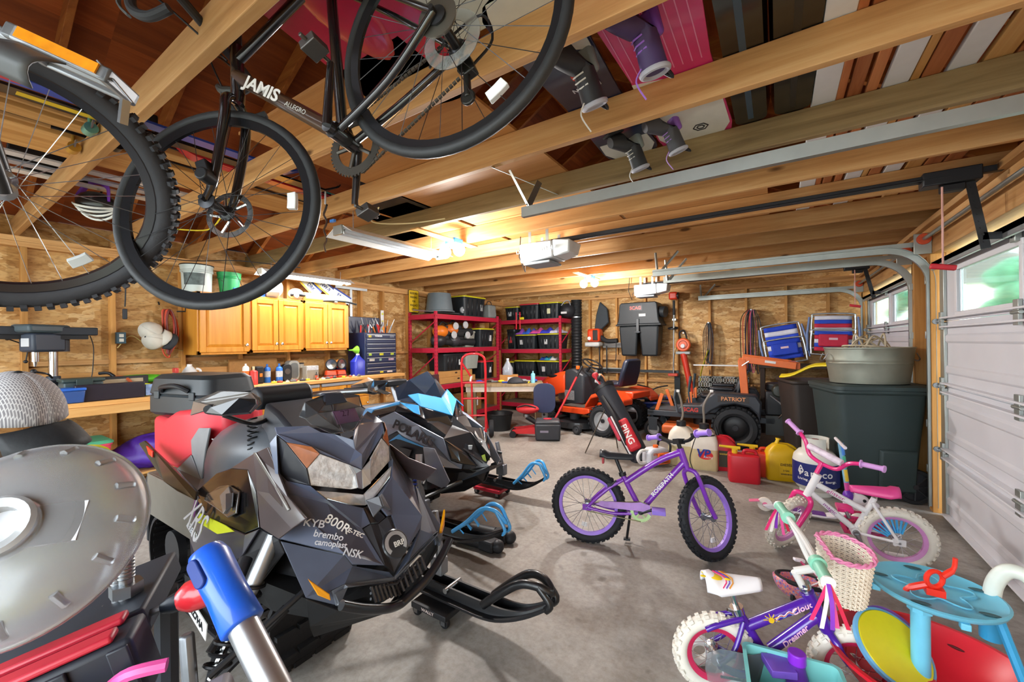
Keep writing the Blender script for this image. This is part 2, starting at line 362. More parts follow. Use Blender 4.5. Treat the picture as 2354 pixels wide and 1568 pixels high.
# ---------------------------------------------------------------- sectional garage doors, tracks, openers, lamps
DOORM=m('#cfcfd4',.45,var=.07,sc=3);DOORL=m('#dcdce0',.4,var=.04)
def garage_door(n,y0,y1,wins):
 d=thing('door_%d'%n,None,None,kind='structure')
 for k in range(4):
  z0,z1=k*.515+.012,(k+1)*.515+.008
  b=MB()
  if k<3:
   b. box(XD,XD+.03,y0,y1,z0,z1)
   for za,zb in((z0+.10,z0+.17),(z1-.17,z1-.10)):
    b. add([(XD,y0,za),(XD,y1,za),(XD-.012,y0,za+.014),(XD-.012,y1,za+.014),(XD-.012,y0,zb-.014),(XD-.012,y1,zb-.014),(XD,y0,zb),(XD,y1,zb)],[(0,1,3,2),(2,3,5,4),(4,5,7,6)])
  else:
   b. box(XD,XD+.03,y0,y1,z0,1.61);b. box(XD,XD+.03,y0,y1,1.925,z1)
   edges=[y0]+[e for w in wins for e in w]+[y1]
   for i in range(0,len(edges),2):b. box(XD,XD+.03,edges[i],edges[i+1],1.605,1.93)
  p=b. build('door_section',DOORM,d,bev=.003)
  for y in(y0+.045,y1-.045):
   MB(). box(XD-.02,XD,y-.045,y+.045,z0+.01,z1-.01). build('end_stile',GALV,p,bev=.003)
  if k:
   for y in(y0+.06,y1-.06,(y0+y1)/2):
    h=MB();h. box(XD-.035,XD-.018,y-.03,y+.03,z0-.07,z0+.07);h. cyl((XD-.03,y-.05,z0),(XD-.03,y+.05,z0),.011);h. build('hinge',GALV,p,bev=.002)
   for yy,s in((y0,-1),(y1,1)):
    h=MB();h. cyl((XD-.04,yy-s*.06,z0),(XD-.04,yy+s*.02,z0),.006);h. cyl((XD-.04,yy,z0),(XD-.04,yy+s*.02,z0),.022,n=16);h. build('roller',STEEL,p)
 for zc in(.02,.52,1.035,1.545):
  for q in((-.035,.035)if zc>.1 else(0.02,)):
   MB(). box(XD-.045,XD,y0+.09,y1-.09,zc+q-.006,zc+q+.006). build('stiffener_rail',DOORL,d,bev=.002)
 b=MB();b. box(XD-.07,XD,y0+.02,y1-.02,1.99,2.03);b. box(XD-.07,XD-.05,y0+.02,y1-.02,1.965,2.03);b. build('strut',ALU,d,bev=.003)
 MB(). box(XD-.01,XD+.03,y0,y1,0,.02). build('bottom_seal',BLKM,d,smooth=0)
 for i,(a,c)in enumerate(wins):
  f=MB()
  for r in((a-.03,c+.03,1.58,1.615),(a-.03,c+.03,1.92,1.955),(a-.03,a+.012,1.615,1.92),(c-.012,c+.03,1.615,1.92)):
   f. box(XD-.014,XD+.004,r[0],r[1],r[2],r[3])
  fo=f. build('window_frame',DOORL,d,bev=.003)
  MB(). box(XD+.012,XD+.016,a+.005,c-.005,1.61,1.925). build('pane',GLASS,fo,smooth=0)
garage_door(1,D1[0]+.02,D1[1]-.02,[(2.26,3.2),(3.33,4.27)])
garage_door(2,D2[0]+.02,D2[1]-.02,[(5.42,6.25),(6.40,7.42)])
def track(label,y,s,zt,x_end=-1.165,hang=True):
 t=thing('door_track',label,'door track',(0,0,0),group='galvanised garage door tracks')
 xt,r,w=XD-.055,.30,.028
 path=[(xt,y,.04),(xt,y,zt-r)]+arc((xt-r,y,zt-r),r,0,90,10,'xz')[1:]+[(x_end,y,zt)]
 def strip(off,wid,thick,name,par):
  rings=[]
  for i,p in enumerate(path):
   a=V(path[max(i-1,0)]);c=V(path[min(i+1,len(path)-1)]);tg=(c-a). normalized();nm=V((-tg. z,0,tg. x));P=V(p)
   yo=off
   rings. append([tuple(P+nm*(wid/2)+V((0,yo,0))),tuple(P+nm*(wid/2)+V((0,yo+thick,0))),tuple(P-nm*(wid/2)+V((0,yo+thick,0))),tuple(P-nm*(wid/2)+V((0,yo,0)))])
  return MB(). loft(rings)
 b=strip(0,.056,.003*s,'track',t)
 for sg in(-1,1):
  q=[]
  for i,p in enumerate(path):
   a=V(path[max(i-1,0)]);c=V(path[min(i+1,len(path)-1)]);tg=(c-a). normalized();nm=V((-tg. z,0,tg. x));P=V(p)+nm*(sg*.028)
   q. append([tuple(P),tuple(P+V((0,-s*.026,0))),tuple(P+V((0,-s*.026,0))-nm*sg*.004),tuple(P-nm*sg*.004)])
  b. loft(q)
 b. build('track_channel',GALV,t,smooth=30)
 MB(). box(xt-.002,XD-.055+.045,y+.01*s,y+.05*s,.05,zt-.12). build('jamb_angle',GALV,t,bev=.002)
 for z in(.35,.72,1.45,1.9):MB(). box(xt-.03,xt+.05,y+.004*s,y+.03*s,z-.03,z+.03). build('bracket',GALV,t,bev=.002)
 None if not hang else MB(). box(x_end,xt-.05,y+.004*s,y+.007*s,zt+.01,zt+.05). build('stiffening_angle',GALV,t)
 h=MB()
 if hang:
  h. cyl((x_end+.05,y+.02*s,zt),(x_end+.03,y+.02*s,ZJ+.03),.014,n=4);h. cyl((x_end+.07,y+.02*s,zt+.01),(x_end+.27,y+.02*s,ZJ+.02),.014,n=4)
  h. build('hanger_strap',GALV,t)
 return t
t1=track('galvanised track of the nearest garage door crossing below the grey weathered joist',1.98,-1,2.17,x_end=-1.22,hang=False)
h=MB();
for p,q in(((-1.30,1.80,2.385),(-1.18,2.56,2.40)),((-1.22,1.86,2.37),(-1.18,1.99,2.20)),((-1.20,2.16,2.40),(-1.18,1.99,2.20))):h. box(0,(V(q)-V(p)). length,-.018,.018,-.0015,.0015,fr(p,V(q)-V(p),(.6,.3,1)))
h. build('perforated_hanger',GALV,t1)
track('galvanised track of the large near garage door on its post side',4.67,1,2.175)
track('galvanised track of the far garage door on the near side of the door',5.19,-1,2.165)
track('galvanised track beside the far OSB wall above the beach chairs',7.81,1,2.165)
def torsion(label,y0,y1):
 t=thing('torsion_shaft',label,'shaft',(0,0,0),group='torsion shafts over the doors')
 z=2.235;x=XD-.10
 MB(). cyl((x,y0,z),(x,y1,z),.014). build('shaft',GALV,t)
 for y in(y0+.02,y1-.02):
  MB(). box(x-.06,XD-.05,y-.006,y+.006,z-.12,z+.05). build('end_bracket',GALV,t,bev=.004)
  MB(). cyl((x,y-.03,z),(x,y+.03,z),.045,n=18). build('cable_drum',m('#d2512c',.5),t,bev=.004)
torsion('grey steel torsion shaft above the near garage door',2.0,4.66);torsion('steel torsion shaft above the far garage door',5.2,7.8)
OPW=m('#c9ced2',.4,var=.04);OPG=m('#8f969b',.45)
def opener(label,x,y,z,xr,lab=None,big=True):
 t=thing('door_opener',label,'garage opener',(0,0,0),group='ceiling garage door openers')
 b=MB();b. loft([[(x,y-.16,z),(x,y+.16,z),(x,y+.14,z-.17),(x,y-.14,z-.17)],[(x+.34,y-.16,z),(x+.34,y+.16,z),(x+.34,y+.13,z-.15),(x+.34,y-.13,z-.15)]]);b. build('housing',OPW,t,bev=.015)
 b=MB();b. loft([[(x+.342,y-.155,z),(x+.342,y+.155,z),(x+.342,y+.13,z-.145),(x+.342,y-.13,z-.145)],[(x+.50,y-.13,z-.01),(x+.50,y+.13,z-.01),(x+.48,y+.10,z-.12),(x+.48,y-.10,z-.12)]]);b. build('light_lens',m('#dfe6e8',.35),t,bev=.012)
 b=MB();b. box(x+.02,x+.30,y-.12,y+.12,z-.19,z-.165);b. build('belly_pan',OPG,t,bev=.008)
 for dx in(.08,.26):
  MB(). box(x+dx,x+dx+.03,y-.12,y-.117,z,ZJ+.06). build('hanger_strap',GALV,t);MB(). box(x+dx,x+dx+.03,y+.117,y+.12,z,ZJ+.06). build('hanger_strap',GALV,t)
 MB(). box(x+.1,XD-.06,y-.02,y+.02,z+.005,z+.04). build('rail',BLK,t,bev=.004)
 MB(). cyl((x+.3,y-.045,z-.01),(xr,y-.045,z+.01),.006,n=6). build('chain',BLK,t)
 c=MB();c. box(xr-.12,xr+.12,y-.05,y+.05,z-.03,z+.05);c. box(xr-.04,xr+.06,y-.03,y+.03,z-.07,z-.03);c. build('trolley',BLK,t,bev=.006)
 a0=V((xr+.08,y,z-.02));a1=V((XD-.13,y,1.92));e=V((XD-.02,y,1.98))
 b=MB();b. box(0,(a1-a0). length,-.003,.003,-.02,.02,fr(a0,a1-a0,(1,0,0)));
 for k in range(9):b. cyl(a0. lerp(a1,.1+k*.1)+V((0,-.006,0)),a0. lerp(a1,.1+k*.1)+V((0,.006,0)),.006,n=8)
 b. box(0,(e-a1). length,-.003,.003,-.02,.02,fr(a1. lerp(a0,.18),e-a1. lerp(a0,.18),(0,0,1)));b. build('drawbar_arm',BLK,t)
 MB(). box(XD-.035,XD-.005,y-.03,y+.03,1.94,2.02). build('door_bracket',GALV,t,bev=.004)
 if lab:letters(lab,.05,m('#f4f6f6',.4),t,fr((x+.17,y-.152,z-.07),(1,0,0),(0,-1,-.1)),sx=1.1)
 MB(). tube([(x+.02,y+.1,z-.02),(x-.1,y+.12,z-.1),(x-.12,y+.15,z-.2),(x-.16,y+.1,z-.05),(x-.14,y+.1,ZJ+.1)],.005,n=6). build('power_cord',BLK,t)
 return t
opener('large light grey opener with a black rail hung in the middle of the ceiling',-2.0,3.35,2.335,.84,'LiftMaster  1/2 HP')
opener('small pale opener for the far garage door near the far wall',-1.87,6.5,2.305,.82)
for x,y,z0,z1,l in((.80,3.31,2.29,1.83,'red pull handle on a pink cord below the large opener rail'),(.80,6.46,2.27,1.83,'red pull handle on a cord above the striped beach chair')):
 t=thing('release_cord',l,'pull cord',(0,0,0),group='opener release cords')
 MB(). cyl((x,y,z0),(x,y,z1),.005,n=6). build('cord',m('#d9a79c',.8),t)
 MB(). cb((x,y,z1),(.11,.03,.03),ry=12). build('handle',m('#c3202e',.4),t,bev=.006)
def led(label,x,y,r=-20,lamp=True):
 t=thing('led_lamp',label,'lamp',(x,y,0),group='twin head LED lamps');z=ZJ-.015
 MB(). cb((0,0,z),(.12,.12,.05)). build('junction_box',m('#2f74c4',.5),t,bev=.006)
 MB(). cyl((0,0,z-.025),(0,0,z-.06),.035,n=16). build('base',WHT,t);MB(). box(-.045,.045,-.5,.3,ZJ-.012,ZJ+.001). build('mounting_strip',PINE,t)
 for s in(-1,1):
  MB(). ell((s*.085,-.03,z-.09),(.055,.055,.06)). build('lamp_head',m('#ffffff',.3,var=0,emit=22),t)
 l=bpy. data. lights. new('led_light','POINT');l. energy=58;l. shadow_soft_size=.11;l. color=(1.0,.985,.96)
 o=bpy. data. objects. new('led_light',l);COL. objects. link(o);o. parent=t;o. location=(0,-.03,z-.19)
led('glaring twin head LED lamp in a blue box beside the large opener',-2.51,2.87);led('glaring twin head LED lamp over the tractor near the far wall',-2.29,5.60)
def fixture(label,x,y0,y1,z,lit):
 t=thing('shop_light',label,'light fixture',(0,0,0),group='hanging shop lights')
 b=MB();b. loft([[(x-.15,y,z),(x-.05,y,z+.055),(x+.05,y,z+.055),(x+.15,y,z),(x+.145,y,z),(x+.05,y,z+.05),(x-.05,y,z+.05),(x-.145,y,z)]for y in(y0,y1)]);b. build('reflector',WHT,t,smooth=0)
 for y in(y0,y1):MB(). box(x-.05,x+.05,y-.01,y+.01,z-.005,z+.06). build('end_cap',GALV if not lit else WHT,t,bev=.003)
 for dx in(-.04,.04):
  MB(). cyl((x+dx,y0+.02,z+.022),(x+dx,y1-.02,z+.022),.013,n=10). build('tube',m('#ffffff',.3,var=0,emit=14)if lit else m('#b9bcc0',.4),t)
 for y in(y0+.12,y1-.12):MB(). cyl((x,y,z+.05),(x,y,ZJ+.02),.003,n=5). build('hanging_chain',STEEL,t)
 if lit:
  l=bpy. data. lights. new('tube_light','AREA');l. shape='RECTANGLE';l. size=.12;l. size_y=y1-y0;l. energy=9;l. color=(.97,.98,1)
  o=bpy. data. objects. new('tube_light',l);COL. objects. link(o);o. parent=t;o. location=(x,(y0+y1)/2,z-.005)
fixture('lit white shop light hung over the wooden wall cabinets',-4.9,2.29,3.42,2.245,True)
fixture('unlit grey ribbed shop light hung from chains next to the LED lamp',-2.57,1.72,2.75,2.20,False)
FOL=m('#4a7a5c',.8,var=.7,sc=3.5,bump=.6,bsc=3)
for i,(x,y,r,l)in enumerate(((6.9,18.6,1.7,'broad green tree outside the near garage door window'),(5.1,25.0,1.0,'green tree outside behind the far garage door window'))):
 t=thing('tree',l,'tree',(x,y,0),group='trees outside')
 MB(). cyl((0,0,-.05),(0,0,2.0),.16,.10). build('trunk',m('#5a4632',.9,bump=.4),t)
 c=MB();random. seed(i)
 for k in range(26):c. ell((random. uniform(-1,1)*r*.6,random. uniform(-1,1)*r*.6,2.3+random. uniform(-.9,1.3)),(r*.35*random. uniform(.6,1),r*.35*random. uniform(.6,1),r*.25),10,7)
 c. build('crown',FOL,t)
random. seed(3)
t=thing('neighbour_house','pale sided house outside the garage door windows','house',(8.5,36,0))
MB(). box(-5,5,-3,3,-.05,4.5). build('wall',m('#d8d4c6',.7,var=.05),t,smooth=0)
MB(). prism([(-5.4,4.5),(5.4,4.5),(0,7)],-3.3,3.3,T(rx=90)). build('roof',m('#6f6a66',.8),t,smooth=0)
# ---------------------------------------------------------------- bicycles
def wheel(par,M,R,rt,tire,rim,spoke,n=28,knob=0,hubw=.09,rimh=.018,disc=False,refl=None,knobmat=None,name='wheel',kh=.006):
 w_=bpy. data. objects. new(name,None);COL. objects. link(w_);w_. parent=par;w_. matrix_local=M;w_. empty_display_size=.05
 A=T(rx=90)
 b=MB();b. torus((0,0,0),R-rt,rt,A,56,10)
 if knob:
  for k in range(knob):
   a=2*pi*k/knob
   for row in((-.55,0,.55)if k%2 else(-.3,.3,-.85,.85)):
    ph=row*1.15;rr=R-rt+(rt+kh*.3)*cos(ph);yy=(rt+kh*.3)*sin(ph)
    b. box(-.5*pi*R/knob,.5*pi*R/knob,-rt*.22,rt*.22,-kh,kh,MX. Rotation(-a,4,'Y')@T((0,yy,rr))@MX. Rotation(-ph,4,'X'))
 b. build('tire',tire,w_,smooth=60)
 ri=R-2*rt+.004
 b=MB();b. lathe([(ri,-rt*.62),(ri+.004,-rt*.62),(ri+.004,rt*.62),(ri,rt*.62),(ri-rimh,rt*.3),(ri-rimh,-rt*.3),(ri,-rt*.62)],56,A,False);b. build('rim',rim,w_,smooth=50)
 b=MB();h=hubw/2
 for k in range(n):
  s=1 if k%2 else-1;a=2*pi*k/n;o=a+(.9 if k%4<2 else-.9);hr=.022
  b. cyl((hr*cos(o),s*h*.7,hr*sin(o)),((ri-rimh)*cos(a),0,(ri-rimh)*sin(a)),.0011 if R>.3 else .0014,n=4,cap=False)
 b. build('spokes',spoke,w_)
 b=MB();b. lathe([(.0,-h-.02),(.007,-h-.02),(.007,-h),(.026,-h+.004),(.026,-h+.009),(.014,-h+.016),(.014,h-.016),(.026,h-.009),(.026,h-.004),(.007,h),(.007,h+.02),(0,h+.02)],16,A,False);b. build('hub',spoke,w_)
 if disc:
  b=MB();b. lathe([(.062,h+.006),(.08,h+.006),(.08,h+.009),(.062,h+.009),(.062,h+.006)],32,A,False)
  for k in range(5):a=2*pi*k/5;b. cyl((.02*cos(a),-h-.0075,.02*sin(a)),(.066*cos(a+.4),-h-.0075,.066*sin(a+.4)),.005,n=6)
  b. build('brake_disc',CHROME,w_)
 if refl:
  b=MB();a0,a1=refl[1],refl[1]+(.22 if R>.3 else .28)
  b. loft([[((ri-.05-q)*cos(a0+(a1-a0)*k/6),yy,(ri-.05-q)*sin(a0+(a1-a0)*k/6))for q,yy in((0,-.008),(.028,-.008),(.028,.008),(0,.008))]for k in range(7)]);b. build('wheel_reflector',refl[0],w_,bev=.002)
 return w_
def steerM(base,axis,deg):
 return MX. Translation(base)@MX. Rotation(RAD(deg),4,V(axis))@MX. Translation(-V(base))
def saddle(b,x,z,L,W,H,tilt=0):
 M=T((x,0,z),ry=-tilt)
 def s(u,v):
  xx=(u-.42)*L;wv=W*(.5*(1-u)**.8+.14 if u>.12 else .42+u*1.0);a=(v-.5)*pi
  return(xx,wv*sin(a),H*cos(a)*(.8+.2*cos(2*u))-H+(.18*H if u<.15 else 0))
 return b. grid(s,14,12,M)
def bar(b,pts,r=.011,n=10):return b. tube(spl(pts,5),r,n)
def pedal(b,c,y0,s,w=.09):
 b. cyl((c[0],y0,c[2]),(c[0],y0+s*.1,c[2]),.006,n=8);b. cb((c[0],y0+s*.055,c[2]),(w*.94,w,.026))
def crank(par,c,L,ang,ringr,rmat,amat,pmat,y=.055,n=34,pw=.09):
 b=MB();b. lathe([(ringr*.72,-.0018),(ringr,-.0018),(ringr,.0018),(ringr*.72,.0018),(ringr*.72,-.0018)],n,T((c[0],-y+.012,c[1]),rx=90),False)
 for k in range(n):
  a=2*pi*k/n;b. cb((c[0]+(ringr+.002)*cos(a),-y+.012,c[1]+(ringr+.002)*sin(a)),(.006,.003,.006),ry=-math. degrees(a))
 for k in range(5):
  a=2*pi*k/5+.3;b. cyl((c[0]+.01*cos(a),-y+.012,c[1]+.01*sin(a)),(c[0]+ringr*.76*cos(a),-y+.012,c[1]+ringr*.76*sin(a)),.006,n=6)
 b. build('chainring',rmat,par)
 b=MB();b. cyl((c[0],-y,c[1]),(c[0],y,c[1]),.018,n=14)
 for s,a in((-1,RAD(ang)),(1,RAD(ang+180))):
  e=(c[0]+L*cos(a),s*(y+.012),c[1]+L*sin(a));b. tube([(c[0],s*y,c[1]),e],[.013,.010],8)
 b. build('crank_arms',amat,par,smooth=50)
 for s,a in((-1,RAD(ang)),(1,RAD(ang+180))):
  b=MB();pedal(b,(c[0]+L*cos(a),0,c[1]+L*sin(a)),s*(y+.012),s,pw);b. build('pedal',pmat,par,bev=.006)
def bike_purple():
 P=m('#7a2fb0',.28,coat=.6,var=.08);LP=m('#a07be0',.4);R,B=.26,.80
 t=thing('kids_bicycle','purple bicycle with black tires standing on its kickstand mid floor','bicycle',(-1.141,2.704,0),rot=(-4,0,14.8))
 ax=V((-.30,0,1)). normalized();S=steerM((.645,0,.62),ax,47)
 wheel(t,T((0,0,R)),R,.030,m('#1d1f24',.7,bump=.1),LP,m('#8a8f97',.3,.8),28,44,refl=(m('#d8dadd',.3),-1.9),kh=.004)
 wheel(t,S@T((B,0,R)),R,.030,m('#1d1f24',.7,bump=.1),LP,m('#8a8f97',.3,.8),28,44,refl=(m('#d8dadd',.3),-1.6),kh=.004)
 b=MB();hub,bb,st,ht,hb=(0,R),(.36,.265),(.235,.50),(.615,.70),(.65,.59)
 def tb(p,q,r,y=0,r2=None):b. tube([(p[0],y,p[1]),(q[0],y,q[1])],[r,r2 or r],12)
 b. tube(spl([(.615,0,.672),(.47,0,.60),(.262,0,.445)],6),.021,12);b. tube(spl([(.65,0,.62),(.5,0,.44),(.37,0,.275)],6),.021,12)
 tb(bb,st,.018);tb(ht,hb,.023);b. cyl((.36,-.035,.265),(.36,.035,.265),.024)
 for s in(-1,1):
  b. tube(spl([(.245,s*.02,.46),(.13,s*.045,.385),(0,s*.06,R)],5),.011,8);b. tube(spl([(.35,s*.03,.25),(.18,s*.045,.235),(0,s*.06,R)],5),.011,8);b. box(-.03,.03,s*.055,s*.064,R-.02,R+.02)
 b. build('frame',P,t,smooth=50)
 for i,(u,s_)in enumerate((('REDEMPTION',.034),)):letters('ROSEPATH',.036,WHT,t,fr((.50,-.0215,.452),(.145,0,.175),(0,-1,0)),sx=1.15,bold=.001)
 b=MB(S);b. tube([(.645,0,.61),(.658,0,.565)],.018,10)
 for s in(-1,1):b. tube(spl([(.66,0,.565),(.675,s*.045,.545),(.70,s*.055,.48),(.75,s*.055,.35),(B,s*.055,R)],5),.015,8)
 b. build('fork',P,t,smooth=60)
 b=MB(S);b. tube([(.615,0,.70),(.605,0,.735)],.014,10);b. cb((.61,0,.745),(.06,.05,.035));bar(b,[(.595,-.25,.785),(.60,-.16,.785),(.62,-.08,.75),(.63,0,.745),(.62,.08,.75),(.60,.16,.785),(.595,.25,.785)]);b. build('handlebar',BLK,t)
 for s in(-1,1):
  b=MB(S);b. cyl((.60,s*.155,.785),(.595,s*.255,.785),.017,n=14);b. cyl((.60,s*.155,.785),(.60,s*.162,.785),.026,n=14);b. cyl((.595,s*.25,.785),(.595,s*.258,.785),.023,n=14);b. build('grip',LP,t)
 b=MB(S);b. cb((.615,-.13,.775),(.03,.04,.03));b. tube(spl([(.62,-.13,.77),(.655,-.17,.77),(.66,-.24,.77)],4),.006,6);b. build('brake_lever',BLK,t)
 MB(S). tube(spl([(.63,-.12,.76),(.66,-.06,.70),(.66,-.03,.62),(.68,-.04,.54)],5),.003,5). build('brake_cable',BLK,t)
 b=MB();b. tube([(.235,0,.50),(.195,0,.60)],.0125,10);b. build('seat_post',BLK,t)
 b=MB();b. cyl((.243,0,.485),(.236,0,.51),.025,n=14);b. build('seat_clamp',BLK,t)
 saddle(MB(),.185,.645,.235,.085,.045). build('saddle',m('#22252b',.4),t,solid=.006,smooth=70)
 MB(). box(.10,.115,-.02,.02,.56,.61). build('rear_reflector',m('#a5202a',.3),t,bev=.003)
 crank(t,(.36,.265),.12,20,.065,m('#b9d99a',.5),BLK,m('#8f73d8',.35))
 b=MB();b. prism([(.06,.29),(.10,.315),(.30,.325),(.36,.335),(.42,.32),(.43,.25),(.40,.27),(.36,.275),(.12,.275)],.062,.068,T(rx=90));b. build('chain_guard',m('#b48ad2',.35,var=.35,sc=12),t,bev=.002)
 b=MB();b. tube([(.0,-.045,R-.03),(.36,-.045,.20)],.004,6);b. tube([(.0,-.045,R+.03),(.36,-.045,.33)],.004,6);b. build('chain',m('#8f8a6a',.4,.6),t)
 b=MB();b. tube([(.29,.03,.235),(.26,.075,.02)],.009,8);b. box(.24,.285,.06,.09,.022,.036);b. build('kickstand',BLK,t)
 b=MB();b. cb((.155,0,.42),(.03,.09,.03));b. tube([(.16,-.045,.42),(.20,-.05,.46)],.006,6);b. build('rim_brake',BLK,t)
bike_purple()
def bike_pink():
 W_=m('#e4e2e2',.35,coat=.3,var=.04);PK=m('#e0307e',.3,coat=.4);VT=m('#c58ad0',.4);TIRE=m('#ddd6c8',.7,bump=.1);R,B=.19,.56
 a0,a1=V((.600,3.40)),V((.075,3.36));hd=math. degrees(atan2(a1. y-a0. y,a1. x-a0. x))
 t=thing('kids_bicycle','white and pink small bicycle with pink saddle and lilac grips','bicycle',(a0. x,a0. y,0),rot=(-5,0,hd))
 ax=V((-.36,0,1)). normalized();S=steerM((.44,0,.46),ax,52)
 for M_ in(T((0,0,R)),S@T((B,0,R))):wheel(t,M_,R,.027,TIRE,m('#d690c8',.4),m('#c8ccd0',.3,.8),20,34,kh=.006)
 b=MB()
 b. tube([(.415,0,.48),(.15,0,.34)],.019,10);b. tube([(.44,0,.42),(.20,0,.205)],.019,10);b. tube([(.20,0,.20),(.105,0,.43)],.016,10);b. tube([(.39,0,.54),(.45,0,.385)],.024,12);b. cyl((.2,-.035,.2),(.2,.035,.2),.026)
 for s in(-1,1):
  b. tube([(.12,s*.018,.405),(0,s*.055,R)],.009,8);b. tube([(.2,s*.03,.2),(0,s*.055,R)],.009,8);b. box(-.03,.03,s*.05,s*.06,R-.018,R+.02)
 b. build('frame',W_,t,smooth=50)
 letters('glitter',.03,m('#c04a8c',.5),t,fr((.30,.0205,.423),(-.265,0,-.14),(0,1,0)),sx=1.4);letters('magic',.03,m('#9a3f94',.5),t,fr((.33,.0205,.325),(-.24,0,-.215),(0,1,0)),sx=1.3)
 b=MB(S)
 for s in(-1,1):b. tube(spl([(.455,0,.385),(.47,s*.05,.375),(.49,s*.058,.31),(B,s*.055,R)],5),.016,8)
 b. build('fork',PK,t,smooth=60)
 b=MB(S);b. tube([(.39,0,.53),(.355,0,.61)],.014,10)
 for s in(-1,1):bar(b,[(.355,0,.60),(.35,s*.085,.615),(.34,s*.135,.69),(.325,s*.20,.725)],.0125)
 b. build('handlebar',PK,t)
 MB(S). cyl((.35,-.105,.675),(.35,.105,.675),.022,n=14). build('bar_pad',m('#e8d5e2',.6,var=.3,sc=30),t,bev=.004)
 for s in(-1,1):
  b=MB(S);b. cyl((.329,s*.185,.72),(.31,s*.29,.75),.016,n=12);b. cyl((.329,s*.185,.72),(.327,s*.192,.722),.025,n=12);b. cyl((.31,s*.287,.7485),(.309,s*.296,.751),.021,n=12);b. build('grip',m('#cf9ad8',.4),t)
 MB(). tube([(.105,0,.43),(.092,0,.465)],.012,10). build('seat_post',CHROME,t)
 saddle(MB(),.09,.505,.235,.10,.05). build('saddle',m('#e04a8e',.4),t,solid=.006,smooth=70)
 crank(t,(.2,.2),.09,70,.05,m('#c8385e',.5),STEEL,PK)
 b=MB();b. prism([(-.05,.2),(0,.235),(.16,.262),(.24,.262),(.265,.2),(.24,.14),(.16,.14),(0,.165)],.06,.068,T(rx=90));b. build('chain_guard',m('#c9346e',.4,var=.2),t,bev=.003)
 b=MB();b. box(-.08,.03,-.095,-.06,.04,.05);b. cyl((0,-.07,R),(-.02,-.09,.10),.008);b. build('training_wheel_bracket',W_,t)
 for k in range(9):
  a=.4+k*.19;MB(). cyl((.05*cos(a),.03,R+.05*sin(a)),(.125*cos(a),.012,R+.125*sin(a)),.006,n=6). build('spoke_bead',m('#3f9fd6',.4),t)
bike_pink()
